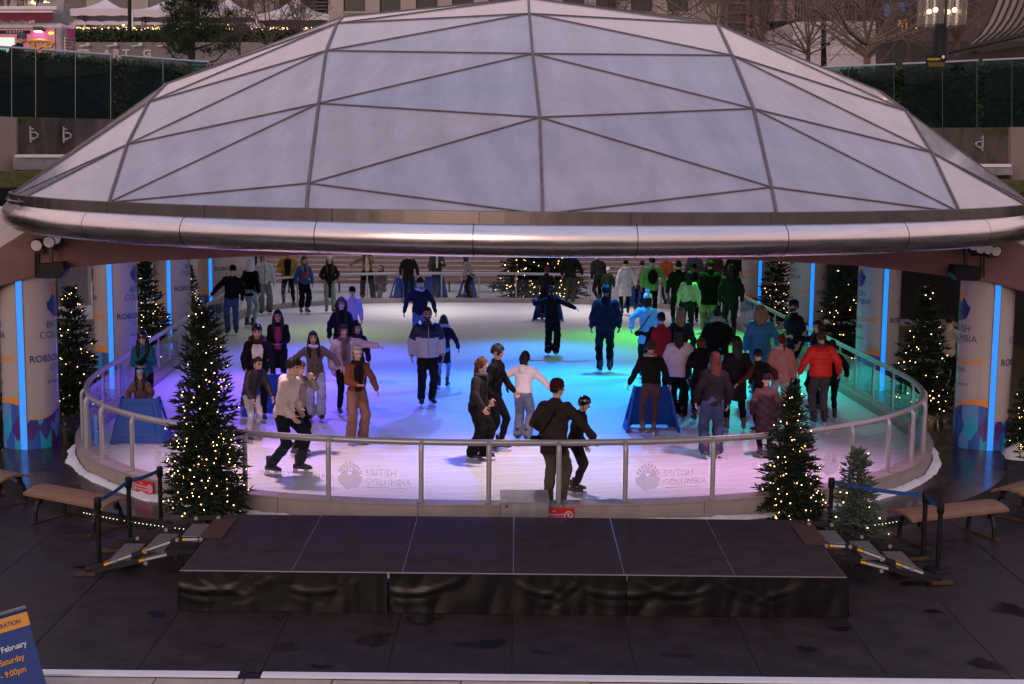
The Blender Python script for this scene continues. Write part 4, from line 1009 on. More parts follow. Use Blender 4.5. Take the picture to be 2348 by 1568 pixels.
def cloth(col, kind='cloth'):
    lum = .3*col[0]+.6*col[1]+.1*col[2]
    if lum < .07: q_ = .55+.45*lum/.07; col = tuple(c*q_ for c in col)      # dark winter cloth
    nm = '%s_%02x%02x%02x' % (kind, int(col[0]**.45*255), int(col[1]**.45*255), int(col[2]**.45*255))
    if kind == 'quilt': return mat(nm, col, .45, var=.12, scale=9, bump=.25, bscale=30, spec=.3)
    if kind == 'denim': return mat(nm, col, .85, var=.28, scale=7, bump=.25, bscale=60, spec=.15)
    if kind == 'knit': return mat(nm, col, .9, var=.15, scale=30, bump=.5, bscale=70, spec=.15)
    if kind == 'fleece': return mat(nm, col, .95, var=.15, scale=14, bump=.8, bscale=45, spec=.15)
    if kind == 'plaid':
        m = mat(nm, col, .85, var=.15, scale=20, bump=.2, bscale=60); return m
    return mat(nm, col, .8, var=.2, scale=6, bump=.25, bscale=26, spec=.15)
def skinmat(k): return mat('skin_'+k, SKIN[k], .5, var=.08, scale=20, spec=.35)
def hairmat(k): return mat('hair_'+k, HAIRC[k], .42, var=.7, scale=30, stretch=(1, 1, .12), bump=.6, bscale=60, spec=.22)
M_eye = mat('eye_dark', (.012, .010, .010), .25, var=0); M_lip = mat('lips', (.30, .09, .08), .45, var=0)
M_boot = mat('skate_black', (.016, .015, .016), .4, var=.2); M_bootb = mat('skate_brown', (.09, .055, .045), .5, var=.25); M_lace = mat('skate_grey', (.24, .23, .24), .5, var=.1)
M_blade = mat('skate_blade', (.55, .55, .57), .25, metal=.9, var=.05)
# skate: built once, shared by every foot; origin at the ankle
def make_skate():
    m = MB()
    prof = [(-.105, .010, .030, -.06), (-.095, .034, .034, -.056), (-.05, .041, .052, -.045), (.0, .040, .060, -.036), (.05, .043, .046, -.050), (.11, .048, .036, -.057), (.155, .040, .028, -.062), (.178, .014, .014, -.070)]
    rings = [[V((a*math.cos(t), y, max(-.088, c+b*math.sin(t)))) for t in [2*math.pi*j/12 for j in range(12)]] for y, a, b, c in prof]
    m.loft(rings)
    rings = [[V((a*math.cos(t), y0+b*math.sin(t), z)) for t in [2*math.pi*j/12 for j in range(12)]] for z, a, b, y0 in [(-.05, .040, .062, -.02), (.0, .041, .056, -.025), (.06, .044, .056, -.025), (.115, .050, .060, -.022)]]
    m.loft(rings)
    boot = m.mesh('boot', M_boot, True)
    m = MB()
    for z, y0 in ((.09, .035), (.05, .031), (.012, .036), (-.02, .062)): m.box((-.024, y0-.01, z-.012), (.024, y0+.014, z+.012))
    lace = m.mesh('laces', M_lace)
    m = MB()
    for y in (-.07, .09): m.box((-.010, y-.035, -.125), (.010, y+.035, -.084))
    m.prism([(-.125, -.150), (-.115, -.160), (.165, -.160), (.195, -.145), (.185, -.122), (-.120, -.122)], (-.0025, 0, 0), (0, 1, 0), (0, 0, 1), (.005, 0, 0))
    blade = m.mesh('blade', M_blade)
    return boot, lace, blade
SK_BOOT, SK_LACE, SK_BLADE = make_skate()
SK_BROWN = SK_BOOT.copy(); SK_BROWN.materials.clear(); SK_BROWN.materials.append(M_bootb)
JOBS = []      # meshes still to be fused: (object, voxel, smooth, after)
def temp(mb, name):
    me = bpy.data.meshes.new(name); me.from_pydata([tuple(p) for p in mb.v], [], mb.f)
    bm = bmesh.new(); bm.from_mesh(me); bmesh.ops.recalc_face_normals(bm, faces=bm.faces); bm.to_mesh(me); bm.free()
    o = bpy.data.objects.new(name, me); COL.objects.link(o); return o
def fused(mb, name, mats, parent, voxel, smooth=4, post=None, extra=None):
    o = temp(mb, name); o.parent = parent
    r = o.modifiers.new('r', 'REMESH'); r.mode = 'VOXEL'; r.voxel_size = voxel
    s = o.modifiers.new('s', 'SMOOTH'); s.iterations = smooth; s.factor = .5
    JOBS.append((o, mats, post, extra)); return o
def finish_jobs():
    dg = bpy.context.evaluated_depsgraph_get(); dg.update(); out = []
    for o, mats, post, extra in JOBS:
        ev = o.evaluated_get(dg); me = ev.to_mesh()
        n = len(me.vertices); co = np.empty(n*3, np.float32); me.vertices.foreach_get('co', co)
        nl = len(me.loops); lv = np.empty(nl, np.int32); me.loops.foreach_get('vertex_index', lv)
        npol = len(me.polygons); ls = np.empty(npol, np.int32); me.polygons.foreach_get('loop_start', ls); lt = np.empty(npol, np.int32); me.polygons.foreach_get('loop_total', lt)
        no = np.empty(n*3, np.float32); me.vertices.foreach_get('normal', no)
        out.append((o, co.reshape(-1, 3).copy(), no.reshape(-1, 3).copy(), lv.copy(), ls.copy(), lt.copy(), mats, post, extra)); ev.to_mesh_clear()
    for o, co, no, lv, ls, lt, mats, post, extra in out:
        mi = None
        if post: co, mi = post(co, no, lv, ls)
        faces = [tuple(lv[a:a+b]) for a, b in zip(ls, lt)]; verts = [tuple(c) for c in co]; mi = list(mi) if mi is not None else [0]*len(faces)
        if extra:
            for ev_, ef, em in extra:
                k = len(verts); verts += [tuple(p) for p in ev_]; faces += [tuple(i+k for i in f) for f in ef]; mi += list(em)
        me = bpy.data.meshes.new(o.name.split('.')[0]); me.from_pydata(verts, [], faces)
        ms = mats if isinstance(mats, (list, tuple)) else [mats]
        for m in ms: me.materials.append(m)
        me.polygons.foreach_set('material_index', mi); me.polygons.foreach_set('use_smooth', [True]*len(faces)); me.update()
        old = o.data; o.modifiers.clear(); o.data = me; bpy.data.meshes.remove(old)
    JOBS.clear()
def wrinkle(amp, seed):
    ph = np.array([seed*1.3, seed*2.1, seed*.7])
    def f(co, no):
        p = co+ph*.37; x, y, z = p[:, 0], p[:, 1], p[:, 2]
        d = np.sin(z*34+5*np.sin(x*9+y*7))*.55+np.sin(x*25-z*21+3*np.sin(z*8))*.45+np.sin(y*31+z*23)*.3+.5*np.abs(np.sin(z*17+x*14+2*np.sin(y*9)))**3
        return co+no*(d*amp)[:, None]
    return f
def build_person(px, py, top, face, label, k, idx):
    z0 = k.get('z', ICE_Z); skates = k.get('skates', True); base = G(px, py, z0)
    H = k['h'] if top is None else (py-top)/ppm(base)*1.012
    S_ = H/1.79 if skates else H/1.72
    root = thing('person', label, 'person', base, R_(face)+math.pi, k.get('group', 'skaters on the ice')); root.scale = (S_, S_, S_)
    dz = 0. if skates else -.072
    lean, tilt = R_(k.get('lean', 4)), R_(k.get('tilt', 0)); fat = k.get('fat', 1.); fem = k.get('fem', False); sit = k.get('sit', False)
    # legs
    fr = k.get('fr', (.10, .0, 0)); fl = k.get('fl', (.10, .0, 0)); drop = k.get('drop', 0.)
    pel = V((k.get('sx', 0), k.get('sy', 0)-.25*math.sin(lean)*k.get('hipback', .35), .985+dz-drop))
    hips = [pel+V((.085, 0, -.04)), pel+V((-.085, 0, -.04))]
    ank = [V((fr[0], fr[1], .16+dz+fr[2])), V((-fl[0], fl[1], .16+dz+fl[2]))]
    legs = []
    for h, a in zip(hips, ank): kn, an = ik(h, a, .43, .42, V((.12*(1 if h.x > 0 else -1), 1, 0))); legs.append((h, kn, an))
    # spine
    Rm = Matrix.Rotation(tilt, 3, 'Y') @ Matrix.Rotation(-lean, 3, 'X')
    U = Rm @ V((0, 0, 1)); Fw = Rm @ V((0, 1, 0)); X = Rm @ V((1, 0, 0))
    SP = lambda u, f=0., x=0.: pel+U*u+Fw*f+X*x           # u: height above the pelvis along the spine
    neck = SP(.50); hl = R_(k.get('hp', 0))
    Hm = Matrix.Rotation(R_(k.get('hy', 0)), 3, 'Z') @ Matrix.Rotation(-(lean*.35+hl), 3, 'X') @ Matrix.Rotation(tilt*.5, 3, 'Y')
    hc = neck+(U*.6+V((0, 0, .4))).normalized()*.055+Hm @ V((0, .012, .112))
    shw = .175*(.92 if fem else 1)*(1+(fat-1)*.5)
    sh = [SP(.44, 0, shw), SP(.44, 0, -shw)]
    arms = []
    for i, (s, key) in enumerate(zip(sh, (k.get('ar', 'hang'), k.get('al', 'hang')))):
        q = ARM[key] if isinstance(key, str) else key; sg = 1 if i == 0 else -1
        ra = k.get('raw_arms', False)
        tgt = s+(X*(q[0]*sg)+Fw*q[1]+U*q[2]) if not ra else s+V((q[0]*sg, q[1], q[2]))
        el, wr = ik(s, tgt, .275, .25, X*(.5*sg)-Fw*.7-U*.35); arms.append((s, el, wr))
    # ---------------- body: core fused, head and hands modelled finer
    m = MB()
    m.loft([[SP(u, f, 0)+X*(a*math.cos(t))+Fw*(b*math.sin(t)) for t in [2*math.pi*j/12 for j in range(12)]] for u, a, b, f in [(-.07, .12, .09, 0), (0, .15, .10, 0), (.15, .13, .09, 0), (.32, .155, .10, .0), (.43, .14, .085, 0), (.48, .07, .06, 0), (.56, .055, .055, .012)]])
    m.loft(taper(SP(.44), hc-Hm @ V((0, -.0, .04)), .058, .056, 10))
    for s, e, w in arms: m.loft(taper(s, e, .048, .038, 8, 3)); m.loft(taper(e, w, .038, .027, 8, 3))
    for h, kn, an in legs: m.loft(taper(h, kn, .082, .055, 10, 3)); m.loft(taper(kn, an, .054, .040, 10, 3))
    extra = []
    hv = [hc+Hm @ p for p in HEADV]; extra.append((hv, _hf, HEADM))
    e = MB()
    for sg in (1, -1):
        rr = []
        for x, s_ in ((.066, .5), (.074, 1), (.082, .9), (.086, .4)): rr.append([hc+Hm @ V((x*sg, -.008+.018*s_*math.cos(t)-(x-.066)*.5, -.004+.030*s_*math.sin(t))) for t in [2*math.pi*j/8 for j in range(8)]])
        e.loft(rr)
    gl = k.get('glove')
    for i, (s, el, w) in enumerate(arms):
        sg = 1 if i == 0 else -1; d = (w-el).normalized(); zz = -d; yy = Fw-zz*Fw.dot(zz)
        if yy.length < .1: yy = U-zz*U.dot(zz)
        yy.normalize(); xx = yy.cross(zz)
        for L in hand_rings(sg, k.get('curl', .45)): e.loft([[w+xx*q.x+yy*q.y+zz*(q.z+.01) for q in r] for r in L], mi=4 if gl else 0)
    extra.append((e.v, e.f, e.m))
    hk = k.get('hair', 'dark'); skn = k.get('skin', 'light')
    mats = [skinmat(skn), M_eye, hairmat(hk), M_lip, cloth(gl or (.02, .02, .02), 'knit')]
    fused(m, 'body', mats, root, .024, 3, None, extra)
    # ---------------- trousers
    pk = k.get('pants', 'slim'); pc = k.get('pc', (.015, .015, .017)); pmat = cloth(pc, k.get('pkind', 'cloth'))
    r0, r1, r2, end = dict(slim=(.098, .066, .052, .04), wide=(.105, .092, .095, -.015), reg=(.10, .078, .068, .0), short=(.10, .09, .09, .12), tights=(.088, .06, .047, .07))[pk]
    m = MB(); f_ = 1+(fat-1)*.7
    m.loft([[SP(u, f)+X*(a*f_*math.cos(t))+Fw*(b*f_*math.sin(t)) for t in [2*math.pi*j/14 for j in range(14)]] for u, a, b, f in [(-.13, .06, .06, 0), (-.10, .145, .10, -.01), (-.03, .17, .122, -.012), (.05, .148, .104, 0), (.10, .125, .085, 0)]])
    for h, kn, an in legs:
        hh = h+V((0, 0, -.01)); m.loft(taper(hh, kn, r0*f_, r1*f_, 12, 4)); d = (an-kn).normalized(); m.loft(taper(kn, an-d*end, r1*f_, r2, 12, 4, bulge=.04 if pk == 'slim' else .0))
    fused(m, 'trousers', pmat, root, .021, 3, (lambda w_: lambda co, no, lv, ls: (w_(co, no), None))(wrinkle(.0075, idx)))
    # ---------------- coat, jacket or hoodie
    tk = k.get('top', 'jacket'); tc = k.get('tc', (.016, .016, .018)); kind = k.get('tkind', 'cloth'); tmat = cloth(tc, kind)
    puf = 1.12 if kind in ('quilt', 'fleece') else 1.; puf *= k.get('puff', 1.); hem = k.get('hem', {'jacket': -.10, 'hoodie': -.08, 'coat': -.42, 'long': -.62, 'tee': -.08, 'parka': -.26}[tk])
    w0 = (.90 if fem else 1.)*fat*puf
    prof = [(hem, .200 if hem < -.2 else .180, .150 if hem < -.2 else .130), (hem*.5, .190, .138), (.02, .182, .130), (.15, .168 if fem else .180, .122), (.30, .190, .130), (.40, .192, .118), (.455, .135, .090), (.50, .082, .078), (.545, .070, .072)]
    fl_ = k.get('flare', 1.)
    m = MB(); nn = 18; rings = []
    for i, (u, a, b) in enumerate(prof):
        bend = 1 if u >= 0 else 0
        c = SP(u) if u >= 0 else pel+V((0, 0, u))*1+ (U*u-V((0, 0, u)))*.35
        if u < 0: a *= fl_; b *= fl_
        q = w0 if u < .46 else 1
        rings.append((u, c, a*q, b*q))
    # resample for an even surface and quilting ridges
    pitch = k.get('pitch', .0); R2 = []
    for (u0, c0, a0, b0), (u1, c1, a1, b1) in zip(rings, rings[1:]):
        ns = max(1, int(abs(u1-u0)/(.012 if pitch else .05)))
        for j in range(ns):
            f = j/ns; u = u0+(u1-u0)*f; q = 1.
            if pitch and u < .44: q = 1-.075*abs(math.cos(math.pi*(u-hem)/pitch))**5+.02
            R2.append((u, c0.lerp(c1, f), (a0+(a1-a0)*f)*q, (b0+(b1-b0)*f)*q))
    R2.append(rings[-1])
    m.loft([[c+X*(a*math.cos(t))+(Fw if u > -.02 else V((0, 1, 0)))*(b*math.sin(t)) for t in [2*math.pi*j/nn for j in range(nn)]] for u, c, a, b in R2])
    sl = k.get('sleeve', 1.); s0, s1, s2 = .083*puf*(.93 if fem else 1), .066*puf, .050*puf*k.get('cuff', 1.)
    for i, (s, el, w) in enumerate(arms):
        def limb(p0, p1, ra, rb):
            if not pitch: m.loft(taper(p0, p1, ra, rb, 12, 4)); return
            L = (p1-p0).length; n = max(3, int(L/.012)); d = (p1-p0).normalized(); a = d.cross(V((0, 1, .1))).normalized(); b = d.cross(a); rr = []
            for j in range(n+1):
                f = j/n; r = (ra+(rb-ra)*f)*(1-.085*abs(math.cos(math.pi*f*L/pitch))**5+.02); rr.append([p0.lerp(p1, f)+(a*math.cos(t)+b*math.sin(t))*r for t in [2*math.pi*q/12 for q in range(12)]])
            m.loft(rr)
        s_ = s-X*(.02*(1 if i == 0 else -1))-U*.01
        m.loft(taper(s_, s_.lerp(el, .25), s0*1.02, s0, 12, 2))
        if tk == 'tee': m.loft(taper(s_, s_.lerp(el, .75), s0, s1*1.1, 12, 3)); continue
        limb(s_, el, s0, s1); m.loft(taper(el, el+(w-el)*.02, s1, s1, 12, 1)); limb(el, el.lerp(w, .97), s1, s2)
    hd = k.get('hood', 'collar')
    if hd == 'down':
        for a_ in np.linspace(-1.25, 1.25, 7): m.sphere(SP(.475-.02*abs(a_), -.085*math.cos(a_)*1.05, .095*math.sin(a_)), .062-.012*abs(a_), 10, 8, sc3=(1, 1, .95))
        m.sphere(SP(.43, -.12), .075, 10, 8, sc3=(1.1, .75, 1.25))
    elif hd == 'collar': m.loft([[SP(u, .004)+X*(a*math.cos(t))+Fw*(a*1.02*math.sin(t)) for t in [2*math.pi*j/14 for j in range(14)]] for u, a in [(.44, .095), (.50, .080), (.548, .074), (.56, .06)]])
    elif hd == 'up':
        rr = []
        for j in range(9):
            t_ = math.pi*j/8; rr.append((math.cos(t_), math.sin(t_)))
        m.sphere(hc+Hm @ V((0, -.030, .012)), .125, 14, 10, sc3=(.90, .92, 1.08)); m.loft(taper(SP(.42, -.03), hc+Hm @ V((0, -.03, -.03)), .10, .105, 14))
    vox = .0155 if pitch else .022
    wr_ = wrinkle(.0015 if pitch else .0088*k.get('wr', 1.), idx+.5); y2 = k.get('yoke')
    def post(co, no, lv, ls, pel=pel.copy(), U=U.copy(), sh=[s.copy() for s in sh], arms=arms):
        c2 = wr_(co, no); mi = None
        if y2 is not None:
            fc = co[lv[ls]]; h = (fc-np.array(pel))@np.array(U)
            if y2[0] == 'yoke':
                mi = (h > y2[1]).astype(int)
                for s, el, w in arms:                       # lower sleeves keep the body colour, upper sleeves take the yoke's
                    A = np.array(s); B = np.array(el); t = np.clip(((fc-A)@(B-A))/((B-A)@(B-A)), 0, 1); d = np.linalg.norm(fc-(A+t[:, None]*(B-A)), axis=1); mi[(d < .085*puf) & (t > .05) & (t < .8)] = 1
            else:                                           # sleeves of another colour
                mi = np.zeros(len(fc), int)
                for s, el, w in arms:
                    for A, B in ((s, el), (el, w)):
                        A = np.array(A); B = np.array(B); t = np.clip(((fc-A)@(B-A))/((B-A)@(B-A)), 0, 1); d = np.linalg.norm(fc-(A+t[:, None]*(B-A)), axis=1); mi[(d < .075*puf) & (h < .5) & (np.abs((fc-np.array(pel))@np.array(X)) > shw*.86)] = 1
        return c2, mi
    fused(m, {'jacket': 'jacket', 'hoodie': 'hoodie', 'coat': 'coat', 'long': 'coat', 'tee': 'shirt', 'parka': 'parka'}[tk], [tmat]+([cloth(y2[2], kind)] if y2 else []), root, vox, 2 if pitch else 4, post)
    if tk in ('hoodie', 'jacket') and kind != 'fleece':
        for s, el, w in arms:
            d = (w-el).normalized(); m = MB(); m.loft(taper(w-d*.035, w-d*.005, s2*.93, s2*.80, 12, 2)); m.build('cuff', cloth(tuple(c*.6 for c in tc), 'knit'), root, smooth=True, local=True)
    # open front showing what is worn underneath, or a zip
    if k.get('shirt'):
        m = MB(); rr = []
        for u in (.0 if tk != 'tee' else .1, .12, .25, .38, .47):
            a, b = np.interp(u, [q[0] for q in prof], [q[1] for q in prof])*w0, np.interp(u, [q[0] for q in prof], [q[2] for q in prof])*w0
            wd_ = .20+.16*max(0, u)/.47; rr.append([SP(u)+X*((a+.018)*math.sin(t))+Fw*((b+.018)*math.cos(t)) for t in np.linspace(-wd_*1.6, wd_*1.6, 7)])
        m.loft([r+[p-Fw*.035 for p in reversed(r)] for r in rr]); m.build('undershirt', cloth(k['shirt']), root, smooth=True, local=True)
    elif k.get('zip') or (tk in ('jacket', 'parka', 'coat', 'long') and not k.get('buttons')):
        k.setdefault('zip', tuple(min(1, c*.45+.004) for c in tc))
        m = MB(); pts = []
        for u in np.linspace(max(hem, -.12)+.02, .47, 10):
            b = np.interp(u, [q[0] for q in prof], [q[2] for q in prof])*(w0 if u < .46 else 1); pts.append(SP(u)+Fw*(b+.004))
        m.tube(pts, .008, 6); m.build('zip', cloth(k['zip']), root, local=True, smooth=True)
    if k.get('buttons'):
        for u in (.02, .14):
            for x in (-.05, .05):
                b = np.interp(u, [q[0] for q in prof], [q[2] for q in prof])*w0; m = MB(); p = SP(u)+Fw*(b*.97+.004)+X*x; m.tube([p, p+Fw*.012], .016, 10); m.build('button', cloth((.02, .015, .012)), root, local=True)
    if k.get('fur'):
        m = MB(); r_ = random.Random(idx)
        for j in range(260):
            a_ = r_.uniform(-2.2, 2.2); c = SP(.50+.05*math.cos(a_*.7)+r_.gauss(0, .012), -.10*math.cos(a_)-.035+r_.gauss(0, .012), .125*math.sin(a_)+r_.gauss(0, .012)); d = V((r_.gauss(0, 1), r_.gauss(0, 1), r_.gauss(.3, 1))).normalized(); e_ = d.cross(V((r_.random(), r_.random(), 1))).normalized()*.012
            m.add([c-e_, c+e_, c+d*.05], [(0, 1, 2)]); m.add([c-e_.cross(d), c+e_.cross(d), c+d*.045], [(0, 1, 2)])
        for a_ in np.linspace(-2.0, 2.0, 14): m.sphere(SP(.50+.05*math.cos(a_*.7), -.10*math.cos(a_)-.035, .125*math.sin(a_)), .034, 8, 6)
        tag(m.build('fur_trim', cloth(k['fur'], 'fleece'), root, local=True))
    if k.get('scarf'):
        m = MB()
        m.tube([SP(.515+.012*math.sin(a*2), .012+.085*math.sin(a), .088*math.cos(a)) for a in [2*math.pi*j/14 for j in range(14)]], .034, 8, closed=True)
        if k.get('scarf_end'): m.tube([SP(.50, .10, .02), SP(.42, .15, .035), SP(.28, .165, .04), SP(.12, .17, .045)], [.03, .034, .034, .03], 8)
        m.build('scarf', cloth(k['scarf'], 'knit'), root, smooth=True, local=True)
        if k.get('scarf2'):
            m = MB()
            for dz_ in (-.014, .012): m.tube([SP(.515+dz_+.012*math.sin(a*2), .012+.086*math.sin(a), .089*math.cos(a)) for a in [2*math.pi*j/14 for j in range(14)]], .029, 8, closed=True)
            m.build('scarf_stripe', cloth(k['scarf2'], 'knit'), root, smooth=True, local=True)
    # ---------------- hair
    hs = k.get('hs', 'short'); r_ = random.Random(idx*7+1)
    if hs and hs != 'none' and hd != 'up':
        hv = []; keep = []
        curly = hs in ('curly',); thick = dict(short=.010, bob=.017, long=.014, curly=.034, bun=.010, tousled=.022, bowl=.020, pony=.010).get(hs, .012)
        for (ox, oy, oz), p in zip(_hv, HEADV):
            n = V((ox, oy, oz)).normalized(); rid = .006*math.sin(math.atan2(ox, oy)*15+oz*9)+(.014*noise.noise((ox*5+idx, oy*5, oz*5)) if curly or hs == 'tousled' else .005*noise.noise((ox*7+idx, oy*7, oz*7)))
            hv.append(hc+Hm @ (V((p.x, min(p.y, .092) if p.y > .05 else p.y, p.z))+n*(thick+rid)))
        fr_z = dict(bowl=.035, bob=.045, long=.050, curly=.055, short=.062, tousled=.045, bun=.062, pony=.062)[hs]
        low = dict(short=-.045, tousled=-.045, bowl=-.02, bob=-.085, long=-.08, curly=-.10, bun=-.05, pony=-.05)[hs]
        F = []
        for f in _hf:
            c = sum((HEADV[i] for i in f), V((0, 0, 0)))/len(f)
            side = abs(c.x)/.075
            if c.y > .02: ok = c.z > fr_z-.05*max(0, side-.72)*3 or (hs in ('long', 'bob', 'curly', 'bowl') and abs(c.x) > .060 and c.z > -.06)
            else: ok = c.z > low+(.03 if c.y > -.03 else 0)
            if ok: F.append(f)
        m = MB(); m.add(hv, F)
        if hs in ('long', 'curly', 'bob'):
            ln = k.get('hl', dict(long=.40, curly=.30, bob=.16)[hs]); wd_ = 1.45 if curly else 1.; rr = []
            for j in range(11):
                f = j/10; z = .05-ln*f; a = (.080+.018*math.sin(math.pi*min(1, f*1.2)))*wd_*(1-.25*max(0, f-.6)); b = (.060 if f < .3 else .046)*wd_; y = -.048-(.012+.03*f)
                c = hc+Hm @ V((0, y, 0))+(Hm @ V((0, 0, z)) if f < .35 else Hm @ V((0, 0, .05-ln*.35))+(V((0, 0, -1))-Fw*(math.sin(lean)*-.6)+V((0, -.1, 0)))*(ln*(f-.35)))
                ring = []
                for q in range(20):
                    t = 2*math.pi*q/20; w_ = 1+(.14*noise.noise((math.cos(t)*3+idx, math.sin(t)*3, z*14)) if curly else .07*math.sin(q*3+j*.8)*f)
                    front = .045*math.cos(t) if False else 0
                    ring.append(c+Hm @ V((a*math.cos(t)*w_, b*math.sin(t)*w_+front, 0)))
                rr.append(ring)
            m.loft(rr)
            if k.get('locks', hs != 'bob'):
                for sg in (1, -1):
                    pts = [hc+Hm @ V((.070*sg, .006, .03)), hc+Hm @ V((.080*sg, .006, -.04)), hc+Hm @ V((.086*sg, .004, -.10)), SP(.42, .085, .085*sg), SP(.42-ln*.5, .125*fat*puf, .080*sg)]
                    m.tube(pts, [.022, .034, .038, .042, .014], 9)
        if hs == 'bun': m.sphere(hc+Hm @ V((0, -.10, .07)), .042, 10, 8)
        if hs == 'pony': m.tube([hc+Hm @ V((0, -.095, .03)), hc+Hm @ V((.02, -.15, .0)), hc+Hm @ V((.035, -.16, -.10)), hc+Hm @ V((.03, -.14, -.20))], [.024, .036, .032, .010], 9)
        m.build('hair', hairmat(hk), root, smooth=True, local=True, angle=80)
    if k.get('beard'):
        F = [f for f in _hf if (lambda c: c.y > -.01 and c.z < -.035 and not (abs(c.x) < .020 and abs(c.z+.059) < .009) and (c.z < -.062 or abs(c.x) > .028 or abs(c.z+.044) < .006))(sum((HEADV[i] for i in f), V((0, 0, 0)))/len(f))]
        m = MB(); m.add([hc+Hm @ (p+V(q).normalized()*.006) for p, q in zip(HEADV, _hv)], F); m.build('beard', hairmat('black'), root, smooth=True, local=True)
    if k.get('glasses'):
        m = MB()
        for sg in (1, -1): m.tube([hc+Hm @ V((.032*sg+.022*math.cos(a), .092, .010+.017*math.sin(a))) for a in [2*math.pi*j/12 for j in range(12)]], .0028, 5, closed=True)
        m.tube([hc+Hm @ V((-.010, .094, .012)), hc+Hm @ V((.010, .094, .012))], .0025, 5)
        m.build('glasses', M_black, root, local=True)
    # ---------------- hats
    ht = k.get('hat'); hcx = k.get('hc', (.03, .03, .035))
    if ht in ('beanie', 'pom'):
        m = MB(); n = 28; prof = [(.088, .030), (.096, .040), (.096, .066), (.090, .072), (.092, .085), (.088, .110), (.072, .138), (.046, .156), (.015, .163)]
        m.loft([[hc+Hm @ V((r*.88*math.cos(t)*(1+.02*math.cos(14*t)), -.008+r*1.10*math.sin(t)*(1+.02*math.cos(14*t)), z-.012)) for t in [2*math.pi*j/n for j in range(n)]] for r, z in prof]); m.build('beanie', cloth(hcx, 'knit'), root, smooth=True, local=True)
        if ht == 'pom':
            m = MB(); c = hc+Hm @ V((0, -.01, .185)); m.sphere(c, .040, 10, 8); rr_ = random.Random(idx)
            for j in range(90):
                d = V((rr_.gauss(0, 1), rr_.gauss(0, 1), rr_.gauss(0, 1))).normalized(); e_ = d.orthogonal().normalized()*.008; m.add([c+d*.03-e_, c+d*.03+e_, c+d*.058], [(0, 1, 2)])
            m.build('pompom', cloth(k.get('pc2', hcx), 'fleece'), root, local=True)
        if k.get('hat_stripe'):
            m = MB(); m.loft([[hc+Hm @ V((r*.88*math.cos(t), -.008+r*1.10*math.sin(t), z-.012)) for t in [2*math.pi*j/n for j in range(n)]] for r, z in [(.0935, .085), (.0945, .09), (.0925, .104), (.090, .108)]], caps=False); m.build('beanie_stripe', cloth(k['hat_stripe'], 'knit'), root, smooth=True, local=True)
    elif ht == 'helmet':
        hm = mat('helmet_%d' % idx, hcx, .15, var=.05, coat=.6) if not k.get('motley') else motley()
        m = MB(); n = 28; prof = [(.100, -.03), (.106, -.02), (.110, .02), (.108, .06), (.096, .10), (.070, .130), (.035, .144), (.005, .147)]
        m.loft([[hc+Hm @ V((r*.86*math.cos(t), -.008+r*1.06*math.sin(t), z+.012+(.070*max(0, math.sin(t)) if z < 0 else (.035*max(0, math.sin(t)) if z < .03 else 0)))) for t in [2*math.pi*j/n for j in range(n)]] for r, z in prof]); m.build('helmet', hm, root, smooth=True, local=True)
        m = MB()
        for x in (-.05, 0, .05):
            for y, z in ((.045, .118), (-.05, .120)): m.bar(hc+Hm @ V((x, y-.02, z+.012-abs(x)*.25)), hc+Hm @ V((x, y+.02, z+.008-abs(x)*.25)), .016, .014)
        m.build('vent', M_black, root, local=True)
        m = MB()
        for sg in (1, -1): m.tube([hc+Hm @ V((.083*sg, .0, -.02)), hc+Hm @ V((.060*sg, .03, -.085)), hc+Hm @ V((0, .055, -.122))], .006, 6)
        m.build('chin_strap', M_black, root, local=True)
    elif ht == 'cap':
        m = MB(); n = 24; prof = [(.090, .028), (.092, .05), (.088, .085), (.070, .115), (.04, .13), (.008, .134)]
        m.loft([[hc+Hm @ V((r*.88*math.cos(t), -.006+r*1.08*math.sin(t), z)) for t in [2*math.pi*j/n for j in range(n)]] for r, z in prof]); m.build('cap', cloth(hcx), root, smooth=True, local=True)
        m = MB(); top_ = [hc+Hm @ V((.074*math.cos(t), .062+.085*math.sin(t), .036-.018*math.sin(t))) for t in np.linspace(0, math.pi, 11)]
        m.loft([top_, [p-Hm @ V((0, 0, .007)) for p in top_]]); m.build('brim', cloth(hcx), root, local=True)
    elif ht == 'scarf':
        m = MB(); m.loft([[hc+Hm @ V((r*.95*math.cos(t), -.016+r*1.02*math.sin(t)+y, z)) for t in [2*math.pi*j/20 for j in range(20)]] for r, z, y in [(.13, -.20, -.01), (.112, -.12, -.012), (.098, -.02, -.022), (.098, .05, -.02), (.080, .10, -.012), (.045, .128, 0), (.006, .134, 0)]]); m.build('headscarf', cloth(hcx), root, smooth=True, local=True)
    # ---------------- things worn on the body
    bag = k.get('bag')
    if bag:
        bc = cloth(bag[1]); 
        if bag[0] == 'pack':
            m = MB(); m.sphere(SP(.24, -.20*puf), .14, 14, 10, sc3=(1., .55, 1.45)); m.build('backpack', bc, root, smooth=True, local=True)
        else:
            sg = bag[2]; m = MB(); m.tube([SP(.47, -.03, .12*-sg), SP(.36, .13*fat*puf, .06*-sg), SP(.18, .145*fat*puf, .05*sg), SP(.06, .12*puf, .15*sg)] if bag[0] == 'front' else [SP(.47, .0, .13*-sg), SP(.34, -.135*fat*puf, .05*-sg), SP(.16, -.15*fat*puf, .07*sg), SP(.02, -.10*puf, .19*sg)], .012, 6)
            m.build('bag_strap', bc, root, local=True)
            m = MB(); c = SP(.20, .165*fat*puf, .04*sg) if bag[0] == 'front' else SP(-.02, -.12, .20*sg); ax = (X*sg*.8-U*.5 if bag[0] == 'front' else Fw).normalized()
            m.loft(taper(c-ax*.08, c+ax*.08, .058, .05, 10)); m.build('belt_bag', bc, root, smooth=True, local=True)
